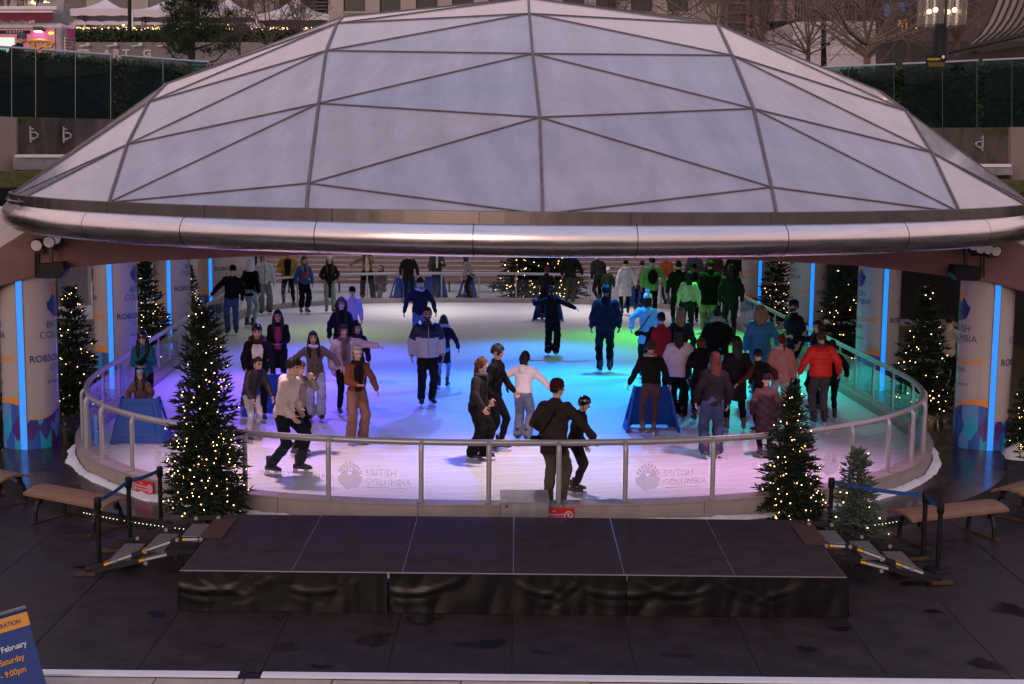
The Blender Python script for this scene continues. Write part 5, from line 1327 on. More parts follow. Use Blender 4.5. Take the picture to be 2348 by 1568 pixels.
    # ---------------- skates or shoes
    for i, (h, kn, an) in enumerate(legs):
        q = fr if i == 0 else fl; toe = R_((q[3] if len(q) > 3 else 9)*(-1 if i == 0 else 1)); pit = R_(q[4] if len(q) > 4 else 0)
        me = SK_BROWN if k.get('brown') else SK_BOOT
        b = bpy.data.objects.new('ice_skate' if skates else 'boot', me); COL.objects.link(b); b.parent = root; b.location = an; b.rotation_euler = (pit, 0, toe)
        l = bpy.data.objects.new('laces', SK_LACE); COL.objects.link(l); l.parent = b
        if skates: bl = bpy.data.objects.new('blade', SK_BLADE); COL.objects.link(bl); bl.parent = b
    return root
def motley():
    m = bpy.data.materials.new('motley_helmet'); m.use_nodes = True; t = m.node_tree; n = t.nodes; L = t.links
    v = n.new('ShaderNodeTexVoronoi'); v.inputs['Scale'].default_value = 42; tc = n.new('ShaderNodeTexCoord'); L.new(tc.outputs['Object'], v.inputs['Vector'])
    c = n.new('ShaderNodeValToRGB'); c.color_ramp.interpolation = 'CONSTANT'; cols = [(.0, (.30, .48, .55)), (.35, (.50, .52, .50)), (.55, (.10, .25, .40)), (.68, (.45, .10, .08)), (.78, (.42, .40, .30)), (.9, (.02, .03, .05))]
    while len(c.color_ramp.elements) < len(cols): c.color_ramp.elements.new(.5)
    for e, (p, q) in zip(c.color_ramp.elements, cols): e.position = p; e.color = q+(1,)
    sp = n.new('ShaderNodeSeparateColor'); L.new(v.outputs['Color'], sp.inputs[0]); L.new(sp.outputs[0], c.inputs[0]); L.new(c.outputs[0], n['Principled BSDF'].inputs['Base Color']); n['Principled BSDF'].inputs['Roughness'].default_value = .25
    return m

# ---- skating aids: blue plastic three-sided frames
M_aid = mat('blue_plastic', (.004, .062, .33), .45, spec=.25, var=.1, scale=3)
def plate(mb, outer, holes, o, u, w, th):
    """panel with holes: outer and hole outlines in (u, w), thickness th along u x w"""
    o, u, w = V(o), V(u), V(w); nrm = u.cross(w).normalized()*th
    bm = bmesh.new(); es = []
    for loop in [outer]+holes:
        vs = [bm.verts.new((x, y, 0)) for x, y in loop]; es += [bm.edges.new((vs[i], vs[(i+1) % len(vs)])) for i in range(len(vs))]
    bmesh.ops.triangle_fill(bm, use_beauty=True, use_dissolve=False, edges=es)
    bm.verts.index_update(); P = [o+u*v.co.x+w*v.co.y for v in bm.verts]; F = [[v.index for v in f.verts] for f in bm.faces]; n = len(P)
    sides = []
    for e in bm.edges:
        if len(e.link_faces) == 1: a, b = e.verts[0].index, e.verts[1].index; sides.append((a, b, b+n, a+n))
    bm.free(); mb.add(P+[p+nrm for p in P], F+[[i+n for i in reversed(f)] for f in F]+sides)
AID = None
def aid(px, py, face, label, s=1., z=None):
    """face: where the closed front panel looks (0 = towards the camera)"""
    global AID
    p = G(px, py, ICE_Z if z is None else z)
    if AID is None:
        t = thing('skating_aid', label, 'skating aid', p, R_(face)+math.pi, 'blue skating aids')
        H, B, T, D0, D1 = .74, .43, .27, .27, .10
        m = MB(); a = math.atan2(D0-D1, H)
        plate(m, [(-B, 0), (-B+.09, 0), (-B+.13, .05), (B-.13, .05), (B-.09, 0), (B, 0), (T, H), (-T, H)], [], V((0, D0, 0)), (1, 0, 0), (0, -(D0-D1)/H, 1), .035); m.build('front_panel', M_aid, t, local=True, bevel=.008)
        m = MB(); plate(m, [(-B+.14, .12), (B-.14, .12), (T-.06, H-.10), (-T+.06, H-.10)], [], V((0, D0+.0, 0)), (1, 0, 0), (0, -(D0-D1)/H, 1), -.012); m.build('recessed_panel', M_aid, t, local=True, bevel=.006)
        for sg in (1, -1):
            m = MB(); o = V((B*sg, D0, 0)); w = V(((T-B)*sg, 0, H))/H
            plate(m, [(0, 0), (-.58, 0), (-.60, .09), (-.53, .11), (-.36, H), (-.17, H+.01), (-.15, H)], [[(-.14, .16), (-.44, .16), (-.34, H-.20), (-.18, H-.20)], [(-.20, H-.10), (-.33, H-.10), (-.325, H-.05), (-.21, H-.05)]], o, (0, 1, 0), w, .035*sg); m.build('side_panel', M_aid, t, local=True, bevel=.008)
        AID = t
    else: t = copy_tree(AID); t.location = p; t.rotation_euler = (0, 0, R_(face)+math.pi)
    t.scale = (s, s, s); t['label'] = label
    return t
BK = (.007, .0065, .008); NV = (.008, .013, .04); DK = (.016, .014, .017)
# ---- skating aids
aid(325, 1012, 0, 'blue skating aid pushed by the child in the patterned helmet', 1.0)
aid(1492, 985, 180, 'blue skating aid pushed by the skater in the striped scarf', 1.02)
aid(612, 948, 12, 'blue skating aid pushed by the man in the black helmet', 1.0)
aid(928, 688, 18, 'blue skating aid pushed by the far skater in black, left of three', 1.0)
aid(996, 684, 0, 'blue skating aid of the skater in olive jacket and plaid scarf', .98)
aid(1072, 688, 100, 'blue skating aid turned sideways under the skater in grey jacket', 1.0)
aid(1256, 734, 175, 'blue skating aid pushed by the bending woman with a ponytail', .98)
aid(1462, 706, 160, 'dark blue skating aid behind the skater in the long pale puffer', .9)
# ---- front group, left
person(655, 1090, 806, 68, 'young man in cream hoodie and navy trousers striding right by the rail', top='hoodie', tc=(.60, .52, .44), hood='down', pc=(.014, .018, .035), pants='reg', hs='tousled', hair='dark', lean=14, hp=6, ar=(.05, .26, -.40), al=(.08, .12, -.42), fr=(.06, -.20, 0), fl=(.06, .20, .03), drop=.05, skin='light')
person(684, 1046, 826, 64, 'skater in grey beige hoodie half hidden behind the cream hoodie', top='hoodie', tc=(.24, .20, .18), hood='down', pc=BK, hs='tousled', hair='brown', lean=6, al='face', ar='hang')
person(578, 1012, 806, 42, 'woman with glasses in dark quilted coat and pale jeans bending right', top='parka', tkind='quilt', tc=(.022, .018, .024), pc=(.34, .34, .36), pants='slim', pkind='denim', hs='pony', hair='black', glasses=True, lean=26, hp=10, ar=(.02, .32, -.38), al=(.06, .40, -.32), fr=(.12, .06, 0), fl=(.12, -.08, 0), fem=True, skin='tan', pitch=.09)
person(592, 968, 742, 8, 'man in black helmet, brown scarf and black jacket over a white shirt', top='parka', tc=BK, shirt=(.62, .56, .56), scarf=(.05, .022, .014), hat='helmet', hc=BK, hs='short', hair='black', lean=10, ar='push', al='push', fur=(.10, .06, .07), pc=BK)
person(640, 905, 708, 2, 'woman with long black hair in black coat over a magenta top', top='coat', tc=BK, shirt=(.28, .03, .12), hs='long', hair='black', lean=10, ar='belly', al='belly', fem=True, skin='tan', hl=.34)
person(724, 966, 757, 6, 'laughing woman in grey brown checked coat and wide pale jeans', top='parka', tc=(.125, .092, .085), hem=-.24, pc=(.36, .38, .42), pants='wide', pkind='denim', hs='long', hair='black', shirt=None, scarf=(.5, .46, .46), buttons=True, lean=6, tilt=4, ar=(.30, .0, -.34), al=(.30, .18, -.33), fem=True, hl=.26)
person(818, 1018, 792, 22, 'woman in rust brown jacket, white beanie and loose brown trousers', top='parka', tc=(.16, .062, .028), hem=-.20, shirt=(.012, .012, .014), pc=(.19, .105, .085), pants='wide', hat='beanie', hc=(.62, .55, .48), hat_stripe=(.25, .2, .18), hs='bun', hair='dark', hood='down', lean=5, ar='belly', al='lowout', fr=(.13, .03, 0), fl=(.12, -.02, 0), fem=True, brown=True, scarf=(.02, .017, .016))
person(790, 952, 740, 22, 'woman in cream fleece jacket and plaid scarf with one arm stretched right', top='parka', tkind='fleece', tc=(.58, .43, .36), hem=-.22, pc=BK, hs='bob', hair='dark', shirt=(.22, .14, .15), scarf=(.12, .075, .065), scarf_end=True, lean=8, tilt=4, ar='hang', al=(.48, .06, -.14), fem=True)
person(783, 870, 683, 10, 'woman with curly dark hair in black jacket and blue jeans', top='jacket', tc=BK, pc=(.03, .05, .12), pkind='denim', hs='curly', hair='black', lean=4, ar='hang', al='hang', fem=True)
person(818, 925, 738, 20, 'black haired girl in plum jacket half hidden behind the cream fleece', top='jacket', tc=(.06, .02, .045), pc=BK, hs='long', hair='black', fem=True)
person(805, 815, 656, 22, 'boy in lavender sweater, black beanie and glasses', top='hoodie', tc=(.42, .30, .58), pc=BK, hat='beanie', hc=BK, glasses=True, hs='short', hair='black', lean=12, ar='low', al='hang', skin='light')
# ---- centre
person(978, 932, 703, 12, 'bearded man in navy and pale grey puffer jacket', top='jacket', tkind='quilt', tc=(.44, .41, .46), yoke=('yoke', .27, (.012, .020, .06)), pitch=.085, pc=(.016, .013, .014), pants='reg', hs='short', hair='black', beard=True, skin='tan', lean=3, ar='hang', al='hang', fat=1.06, zip=(.3, .3, .3), fr=(.10, .02, 0), fl=(.10, -.02, 0))
person(1016, 890, 722, 175, 'woman in navy coat with fur hood and pale blue tights behind the bearded man', top='coat', tc=(.012, .015, .04), fur=(.32, .30, .45), hs='long', hair='dark', pc=(.12, .30, .45), pants='tights', glove=(.20, .02, .05), lean=4, ar='lowout', al='hang', fem=True, hem=-.36)
person(962, 806, 635, 4, 'young man in navy jacket with pale hood collar and blue jeans', top='jacket', tc=(.012, .018, .05), shirt=None, pc=(.08, .16, .34), pkind='denim', hs='tousled', hair='black', lean=8, hp=12, ar='lowout', al='lowout', glove=BK, scarf=(.45, .40, .60), fr=(.10, .05, 0), fl=(.10, -.12, 0))
person(1265, 816, 655, 168, 'woman all in black gliding away with one arm out', top='jacket', tc=BK, pc=BK, pants='wide', hs='pony', hair='dark', lean=8, tilt=-6, ar='out', al=(.3, .1, .02), fem=True, glove=(.3, .4, .5))
person(1386, 856, 653, 180, 'man in plain dark navy jacket and black trousers seen from behind', top='jacket', tc=(.012, .014, .032), pc=BK, pants='reg', hs='short', hair='black', skin='brown', lean=2, ar='hang', al='hang', glove=BK, fat=1.05)
person(1250, 738, 607, 170, 'woman with a ponytail in dark t-shirt bending over a blue aid', top='tee', tc=(.018, .018, .022), pc=BK, hs='pony', hair='brown', lean=28, ar='push', al='push', fem=True)
person(1094, 1056, 816, 62, 'woman with red brown hair in charcoal jacket and wide black trousers', top='jacket', hem=-.16, tc=(.030, .026, .030), pc=BK, pants='wide', hs='long', hair='auburn', hl=.28, scarf=(.10, .08, .085), lean=7, ar='low', al='hang', fem=True, fat=1.12, fr=(.08, -.06, 0), fl=(.08, .10, 0), locks=False)
person(1130, 1036, 787, 70, 'black haired man in long black coat beside the red haired woman', top='coat', hem=-.30, tc=BK, pc=BK, hs='bowl', hair='black', lean=6, al='low', ar='hang', fr=(.08, -.1, 0), fl=(.08, .1, 0))
person(1198, 1012, 804, 158, 'woman in white puffer jacket and grey blue jeans reaching right', top='jacket', hem=-.02, tkind='quilt', tc=(.72, .66, .67), pitch=.05, pc=(.15, .17, .23), pants='wide', pkind='denim', hs='long', hl=.18, hair='black', hood='down', lean=10, ar=(.34, .22, -.34), al='hip', fem=True, glove=BK, locks=False)
person(1268, 1158, 868, 152, 'man in maroon beanie, brown jacket and khaki trousers holding the rail', top='jacket', hem=-.20, tc=(.036, .028, .025), pc=(.105, .075, .042), pants='reg', hat='beanie', hc=(.07, .010, .014), hs='short', hair='black', hood='down', lean=6, hy=-35, ar=(.36, .16, -.42), al='pocket', fat=1.05, skates=False, fr=(.12, 0, 0), fl=(.10, .05, 0), bag=('back', BK, -1))
person(1318, 1132, 905, 72, 'child in black helmet and black jacket by the rail', top='jacket', hem=-.14, tc=(.016, .016, .020), pc=BK, hat='helmet', hc=BK, hs='short', hair='black', lean=12, hp=14, ar='low', al='low', z=ICE_Z)
# ---- left edge
person(333, 968, 757, 2, 'woman in teal blue jacket and black helmet looking at her hands', top='jacket', hem=-.18, tc=(.012, .10, .19), pc=BK, hat='helmet', hc=BK, hs='long', hl=.24, hair='black', lean=4, hp=18, ar='belly', al='belly', fem=True, bag=('front', BK, 1))
person(326, 1004, 846, 2, 'child with curly dark hair in a patterned pale helmet pushing a blue aid', top='jacket', tkind='quilt', tc=(.12, .065, .06), pc=DK, hat='helmet', motley=True, hs='curly', hair='dark', hl=.26, lean=8, hp=8, ar=(.10, .30, -.30), al=(.10, .30, -.30), fem=True)
person(532, 768, 606, 2, 'man in black hoodie and blue jeans leaning on the left rail', top='hoodie', tc=BK, pc=(.04, .085, .22), pkind='denim', pants='reg', hood='down', hs='short', hair='black', hat='beanie', hc=BK, lean=16, tilt=-6, ar=(.30, .18, -.40), al='hang', skin='light')
person(574, 752, 593, 152, 'skater in white headscarf, black jacket and pale jeans turned away', top='jacket', tc=BK, hem=-.16, pc=(.30, .36, .48), pkind='denim', pants='slim', hat='scarf', hc=(.60, .60, .70), hs='none', lean=8, fem=True)
person(606, 722, None, 18, 'man in pale mint jacket and grey green trousers by the far left kerb', top='jacket', tc=(.46, .52, .52), pc=(.15, .19, .18), pants='wide', hs='short', hair='dark', zip=(.05, .05, .06), lean=4, ar='hang', al='hang', h=1.83, fr=(.10, .06, 0), fl=(.16, -.1, 0))
person(594, 702, None, 12, 'skater in off white sweater behind the pale mint jacket', top='hoodie', tc=(.52, .50, .46), pc=BK, hs='long', hair='dark', h=1.72, fem=True)
person(661, 704, None, 2, 'man in open mustard puffer jacket with black trousers', top='jacket', tkind='quilt', tc=(.30, .16, .020), shirt=BK, pitch=.10, pc=BK, hs='short', hair='black', h=1.85, ar='pocket', al='pocket', fr=(.14, 0, 0), fl=(.16, .03, 0))
person(697, 720, 587, 26, 'woman in blue jacket with red belt bag, black helmet and wide black trousers', top='jacket', tc=(.016, .095, .24), pc=BK, pants='short', hat='helmet', hc=BK, hs='long', hair='blond', hl=.28, bag=('front', (.42, .02, .03), 1), lean=3, ar='hang', al='hang', fem=True)
person(756, 718, 587, 8, 'woman with long hair in white bobble hat and long black coat', top='long', hem=-.50, tc=(.016, .018, .018), pc=(.20, .24, .22), hat='pom', hc=(.66, .68, .62), hs='long', hair='brown', hl=.36, lean=3, ar='pocket', al='pocket', fem=True)
person(842, 687, None, 0, 'woman in open camel coat over white sweater with one arm out', top='coat', hem=-.36, tc=(.26, .14, .065), shirt=(.64, .60, .52), pc=BK, pants='wide', hs='long', hair='black', h=1.74, ar='out', al='face', fem=True, fr=(.16, 0, 0), fl=(.18, 0, 0))
person(874, 690, None, -20, 'seated woman in grey coat and mauve headscarf behind the far rail', top='coat', hem=-.12, tc=(.15, .12, .11), pc=(.15, .12, .11), pants='wide', hat='scarf', hc=(.12, .06, .065), hs='none', h=1.68, z=.09, skates=False, drop=.47, fr=(.10, .42, 0), fl=(.10, .42, 0), ar='belly', al='belly', fem=True, group='people beyond the rink', sit=True)
person(936, 695, None, 10, 'far skater in black hooded jacket holding a blue aid', top='jacket', hem=-.18, tc=BK, pc=BK, hs='short', hair='black', h=1.70, lean=10, ar='low', al='low', hood='down')
person(1000, 690, None, 20, 'far skater in olive jacket with black and white plaid scarf', top='jacket', hem=-.12, tc=(.055, .052, .042), pc=(.03, .04, .09), pkind='denim', hs='short', hair='dark', h=1.78, lean=3, ar='low', al='phone', scarf=(.55, .52, .52), scarf_end=True)
person(1078, 692, None, 255, 'skater with long red brown hair in grey jacket leaning on a sideways blue aid', top='jacket', hem=-.10, tc=(.20, .19, .19), pc=BK, hs='long', hair='auburn', h=1.62, lean=24, ar='low', al='low', fem=True)
person(1196, 672, None, 185, 'person in dark navy coat standing outside the far rail', top='long', hem=-.40, tc=(.014, .016, .04), pc=(.03, .03, .04), hs='short', hair='black', h=1.75, z=.09, skates=False, group='people beyond the rink')
person(1306, 697, None, 165, 'man in black jacket and olive trousers leaning back on the far rail', top='jacket', hem=-.14, tc=BK, pc=(.045, .048, .034), pants='reg', hs='short', hair='black', h=1.80, ar='lowout', al='hang')
person(1372, 702, None, 205, 'skater in black bending with one skate lifted by the far rail', top='jacket', hem=-.12, tc=(.012, .010, .010), pc=BK, hs='short', hair='black', h=1.75, lean=20, fl=(.20, -.32, .12, 9, -25), fr=(.08, 0, 0))
# ---- right half, far
person(1432, 722, 598, 182, 'skater in long white puffer with fur hood and black beanie', top='coat', hem=-.36, tkind='quilt', tc=(.66, .66, .68), pitch=.105, fur=(.72, .72, .72), pc=BK, hat='beanie', hc=BK, hs='none', lean=3, ar='lowout', al='hang', fem=True, puff=1.05, hood='down')
person(1392, 704, 614, 180, 'child in pale knitted hat beside the long white puffer', top='jacket', tc=(.02, .03, .02), pc=BK, hat='beanie', hc=(.55, .60, .56), hs='none', h=1.2)
person(1492, 738, 588, 178, 'person in light green jacket with a black backpack seen from behind', top='jacket', hem=-.12, tc=(.14, .42, .10), pc=BK, hs='short', hair='black', bag=('pack', BK), lean=4, ar='lowout', al='hang', hood='down')  # green lamp light put into the colour of a pale jacket
person(1462, 714, None, 150, 'skater in mauve puffer bending forward by the far rail', top='jacket', tkind='quilt', tc=(.10, .06, .065), pitch=.08, pc=BK, hs='short', hair='black', h=1.65, lean=34, ar='push', al='push')
person(1530, 706, None, -55, 'man in orange sweater and dark cap at the far right', top='hoodie', tc=(.36, .085, .025), pc=(.05, .03, .03), hat='cap', hc=(.05, .03, .03), hs='short', hair='black', h=1.78, lean=14, ar='low', al='low')
person(1552, 752, 598, 178, 'tall skater in black coat behind the light green jacket', top='coat', hem=-.30, tc=BK, pc=BK, hs='short', hair='black', lean=3)
person(1588, 742, 605, -12, 'skater in black cap and black jacket facing forward in the dark cluster', top='jacket', tc=BK, pc=BK, hat='cap', hc=BK, hs='short', hair='black', skin='brown')
person(1624, 765, 596, 178, 'tall skater in long black coat and loose beige trousers', top='coat', hem=-.28, tc=BK, pc=(.22, .19, .13), pants='wide', hs='short', hair='black', fat=1.08)
person(1650, 752, 612, 10, 'girl with black hair in white top inside the dark cluster', top='hoodie', tc=(.46, .46, .44), pc=BK, hs='long', hair='black', fem=True, skin='brown')
person(1672, 780, 606, 180, 'long haired skater in dark green parka in the dark cluster', top='parka', tc=(.012, .028, .014), pc=(.02, .022, .03), hs='long', hair='black', hl=.30, fem=True, fat=1.1, lean=4, fl=(.10, -.15, .04, 9, -15))
person(1590, 690, None, 180, 'person in grey blue jacket standing beyond the dark cluster', top='jacket', tc=(.06, .06, .08), pc=BK, hs='short', hair='black', h=1.80, group='people beyond the rink', z=.09, skates=False)
person(1636, 690, None, 180, 'person in brown jacket standing beyond the dark cluster', top='jacket', tc=(.05, .022, .018), pc=BK, hs='short', hair='black', h=1.82, group='people beyond the rink', z=.09, skates=False)
person(1680, 690, None, 170, 'person in white beanie standing beyond the dark cluster', top='jacket', tc=BK, pc=BK, hat='beanie', hc=(.55, .55, .5), hs='short', hair='black', h=1.78, group='people beyond the rink', z=.09, skates=False)
person(1576, 772, 622, 178, 'child with long black hair in light green sweater and dark jeans', top='hoodie', tc=(.36, .48, .30), hem=-.04, pc=(.016, .018, .03), hs='long', hair='black', hl=.30, fem=True, fat=1.08, locks=False)
person(1480, 868, 674, 172, 'skater in sky blue jacket and pale pompom hat with a black bag', top='coat', hem=-.24, tc=(.17, .40, .62), pc=BK, hat='pom', hc=(.55, .65, .70), hs='long', hl=.18, hair='dark', fem=True, lean=3, al='hip', ar='hang', bag=('back', BK, -1), hood='down', locks=False)
person(1512, 915, 716, 178, 'man in black jacket with red back panel and navy cap', top='jacket', tc=(.26, .015, .025), yoke=('sleeve', 0, BK), pc=BK, hat='cap', hc=NV, hs='short', hair='black', lean=5, fat=1.1)
person(1556, 908, 706, 176, 'woman with long fair hair in dark teal jacket with one skate kicked back', top='jacket', tc=(.012, .03, .032), pc=(.03, .10, .20), pkind='denim', hs='long', hair='blond', hl=.36, fem=True, lean=8, fr=(.20, -.30, .12, 9, -28), locks=False)
person(1640, 906, 706, 180, 'skater in big black coat with pale fur hood and light jeans', top='parka', hem=-.14, tc=(.010, .010, .011), fur=(.30, .40, .40), pc=(.20, .32, .38), pkind='denim', pants='slim', hs='short', hair='black', fat=1.28, lean=10, hood='down', ar='pocket', al='pocket')
person(1738, 912, 702, 180, 'woman with curly fair hair in blue puffer jacket', top='jacket', hem=-.18, tkind='quilt', tc=(.020, .13, .27), pitch=.08, pc=(.05, .15, .25), hs='curly', hair='blond', hl=.26, fem=True, fat=1.15, ar='lowout', al='hang')
person(1818, 900, 686, 286, 'bearded man in black t-shirt and dark cap with bare arms at the right rail', top='tee', tc=(.010, .010, .011), pc=BK, hat='cap', hc=BK, hs='short', hair='black', beard=True, fat=1.14, lean=6, ar=(.12, .18, -.44), al=(.1, .1, -.46), skin='tan')
person(1872, 945, 734, 292, 'smiling woman with dark hair in black coat holding up a finger', top='coat', tc=BK, pc=BK, hs='long', hair='dark', fem=True, ar='point', al='hang', skin='pale', h=1.6)
person(1876, 975, 757, 180, 'man in bright red puffer jacket with grey hood and grey purple trousers', top='jacket', hem=-.06, tkind='quilt', tc=(.62, .020, .014), pitch=.062, pc=(.07, .055, .075), pants='reg', hs='short', hair='brown', hood='none', scarf=(.07, .055, .085), lean=3, ar='lowout', al='lowout', fat=1.04)
person(1902, 965, 778, 182, 'skater in black half hidden behind the red puffer jacket', top='jacket', tc=BK, pc=BK, hs='short', hair='black', ar='lowout')
person(1786, 968, 766, 178, 'woman in pink sheepskin jacket with dark red ponytail', top='jacket', hem=-.16, tkind='fleece', tc=(.52, .22, .22), scarf=(.70, .52, .54), pc=(.5, .42, .44), hs='pony', hair='red', fem=True, fat=1.1, hood='collar')
person(1742, 992, 800, 214, 'skater with bowl haircut in black vest and brown sleeves, arms spread', top='jacket', hem=-.18, tc=(.012, .011, .011), yoke=('sleeve', 0, (.085, .026, .018)), pc=BK, hs='bowl', hair='black', lean=14, ar=(.38, .10, -.30), al=(.38, .12, -.30), fr=(.12, .06, 0), fl=(.14, -.05, 0))
person(1752, 1050, 858, 176, 'child in dark purple brown parka and black beanie behind the lit tree', top='long', hem=-.40, tc=(.032, .020, .024), yoke=('yoke', .36, (.07, .035, .035)), pc=BK, hat='beanie', hc=(.02, .018, .02), hs='none', lean=8, fat=1.15)
person(1630, 1050, 806, 178, 'woman with long red brown hair in dark jacket and wide blue jeans', top='jacket', hem=-.10, tc=(.016, .014, .020), pc=(.035, .055, .12), pkind='denim', pants='wide', hs='long', hair='auburn', hl=.44, fem=True, fat=1.05, lean=6, tilt=3, locks=False, fr=(.11, .03, 0), fl=(.12, -.03, 0), brown=True)
person(1684, 990, 771, 180, 'woman with long dark hair in long black coat seen from behind', top='long', hem=-.38, tc=(.016, .012, .018), pc=BK, hs='long', hair='black', hl=.36, fem=True, fat=1.12, locks=False, fr=(.16, 0, 0), fl=(.16, 0, 0), brown=True)
person(1602, 968, 773, 174, 'woman with dark red hair in very long black coat', top='long', hem=-.62, tc=(.012, .010, .012), pc=BK, hs='bob', hair='red', fem=True, ar='hold', al='hang', fur=(.015, .012, .013))
person(1490, 998, 779, 180, 'skater in black sweater and striped scarf with brown jeans pushing a blue aid', top='hoodie', hem=-.02, tc=(.012, .011, .012), pc=(.075, .042, .045), pants='slim', pkind='denim', scarf=(.28, .12, .13), scarf2=(.5, .34, .28), hat='beanie', hc=(.05, .03, .04), hs='short', hair='dark', lean=20, ar=(.20, .28, -.40), al=(.20, .28, -.40), fr=(.07, .05, 0), fl=(.16, -.10, .02, 9, -10), brown=True, hood='none')
person(1552, 962, 751, 168, 'woman with long black hair in white fleece jacket and black trousers', top='jacket', hem=-.14, tkind='fleece', tc=(.66, .54, .58), pc=BK, pants='wide', hs='long', hair='black', hl=.36, fem=True, lean=4, ar=(.24, .28, -.28), al='hang', fat=1.05, locks=False)
for i, q in enumerate(PEOPLE): build_person(*q, i)
finish_jobs()
# ================================================================ TREES
M_bark = mat('bark', (.055, .040, .032), .9, var=.3, scale=8, bump=.5)
M_fir = mat('fir_needles', (.0105, .024, .0095), .6, var=.35, scale=5, isl=.55, spec=.3)
M_frostfir = mat('pale_fir_needles', (.075, .105, .085), .65, var=.3, scale=5, isl=.4, spec=.3)
M_wire = mat('light_wire', (.012, .02, .012), .6, var=0)
def tuft(mb, p, d, L, w, r):
    d = d.normalized(); a = d.cross(V((r.random()-.5, r.random()-.5, r.random()))).normalized(); b = d.cross(a)
    m_ = p+d*L*.45; k = len(mb.v); mb.v += [tuple(p), tuple(m_+a*w), tuple(m_+b*w*.6), tuple(m_-a*w), tuple(m_-b*w*.6), tuple(p+d*L)]
    mb.f += [[k+i for i in q] for q in ((0, 1, 2), (0, 2, 3), (0, 3, 4), (0, 4, 1), (5, 2, 1), (5, 3, 2), (5, 4, 3), (5, 1, 4))]; mb.m += [0]*8
def fir_meshes(H, R, seed, levels, per, tl=.12, tw=.016, bulbs=200, needle=M_fir, power=.85, zmin=.06, top_r=.03, br=.0068):
    r = random.Random(seed); cr = MB(); br_ = MB(); bl = MB(); wr = MB(); pts = []
    trunk = MB(); trunk.tube([V((0, 0, 0)), V((.01, 0, H*.5)), V((0, .01, H*.97))], [R*.07, R*.045, .006], 8)
    for i in range(levels):
        f = (i+r.random()*.6)/levels; z = H*(zmin+(1-zmin)*f); rad = R*((1-f)**power)+top_r
        n = max(4, int(per*(.45+.55*(1-f)))); a0 = r.uniform(0, 6.28)
        for j in range(n):
            a = a0+2*math.pi*j/n+r.uniform(-.3, .3); L = rad*r.uniform(.70, 1.12)
            sl = r.uniform(-.25, .12)-.12*(1-f)+.9*f**3; d = V((math.cos(a), math.sin(a), sl)).normalized(); base = V((0, 0, z)); tip = base+d*L+V((0, 0, .06*L))
            br_.tube([base, base+d*L*.6, tip], [.007, .005, .002], 3)
            m = max(3, int(L/(tl*.42)))
            for q in range(m):
                t = .18+.82*q/max(1, m-1); p = base.lerp(tip, t); sd = d.cross(V((0, 0, 1))).normalized()
                for sg in (-1, 1): tuft(cr, p, d*r.uniform(.5, .9)+sd*sg*r.uniform(.5, 1.0)+V((0, 0, r.uniform(-.25, .35))), tl*r.uniform(.7, 1.25)*(1-.3*f), tw*r.uniform(.8, 1.3), r)
                if r.random() < .7: tuft(cr, p, d*.6+V((0, 0, r.uniform(.3, .9)))+sd*r.uniform(-.3, .3), tl*r.uniform(.6, 1.), tw, r)
                if t > .45: pts.append(p+V((r.gauss(0, .02), r.gauss(0, .02), r.gauss(0, .03)+.015)))
            tuft(cr, tip, d+V((0, 0, .15)), tl*1.1, tw*1.1, r)
    for q in range(5): tuft(cr, V((0, 0, H*.95)), V((r.uniform(-.4, .4), r.uniform(-.4, .4), 1)), tl*1.1, tw, r)
    r.shuffle(pts); last = None
    for p in sorted(pts[:bulbs], key=lambda p: (round(p.z/H*16), math.atan2(p.y, p.x))):
        h = math.hypot(p.x, p.y); p = p+V((p.x, p.y, 0))*(.05/max(.02, h)); bl.sphere(p, br*r.uniform(.8, 1.2), 5, 4)
        if last is not None and (p-last).length < .4: wr.tube([last, (last+p)/2-V((0, 0, .02)), p], .0025, 3)
        last = p
    return trunk.mesh('trunk', M_bark, True), br_.mesh('boughs', M_bark), cr.mesh('crown', needle), bl.mesh('fairy_lights', M_bulb), wr.mesh('light_wire', M_wire) if wr.v else None
FIRS = {}
def fir(key, p, label, s=1., rz=0., cat='christmas tree', group='lit fir trees round the rink', **kw):
    if key not in FIRS: FIRS[key] = fir_meshes(**kw)
    t = thing('fir_tree', label, cat, p, rz, group); t.scale = (s, s, s)
    for nm, me in zip(('trunk', 'boughs', 'crown', 'fairy_lights', 'light_wire'), FIRS[key]):
        if me is None: continue
        o = bpy.data.objects.new(nm, me); COL.objects.link(o); o.parent = t
        if nm != 'trunk': o['kind'] = 'stuff'
    return t
def stand(p, label):
    t = thing('tree_stand', label, 'tree stand', p, 0, 'stands of the lit firs'); m = MB()
    for a in (0, math.pi/2): m.bar(V((-.22*math.cos(a), -.22*math.sin(a), .02)), V((.22*math.cos(a), .22*math.sin(a), .02)), .05, .04)
    m.lathe([(.05, .03), (.06, .16)], 12); m.build('cross_foot', M_blackm, t, local=True)
pT = G(474, 1188, 0.135)
fir('tall', pT, 'tall slender fir with warm lights in front of the rink, left of the stage', H=2.78, R=.46, seed=3, levels=46, per=14, tl=.135, tw=.017, bulbs=300, power=.66, top_r=.07)
pU = G(1806, 1196, .0)
fir('mid', pU, 'fir with warm lights behind the right end of the stage', H=1.86, R=.48, seed=5, levels=32, per=15, tl=.12, tw=.016, bulbs=190, power=.9)
fir('pale', G(1958, 1238, 0), 'small pale frosted fir with few lights by the right belt barrier', H=1.18, R=.33, seed=8, levels=20, per=11, tl=.115, tw=.018, bulbs=14, needle=M_frostfir, power=.8, br=.009)
far_kw = dict(H=2.6, R=.66, seed=11, levels=28, per=11, tl=.17, tw=.026, bulbs=110, br=.0085)
far_kw2 = dict(H=2.6, R=.62, seed=12, levels=28, per=10, tl=.17, tw=.026, bulbs=80, br=.0085)
fp_ = lambda x, y, Y: V((W(x, y, Y).x, Y, .0))
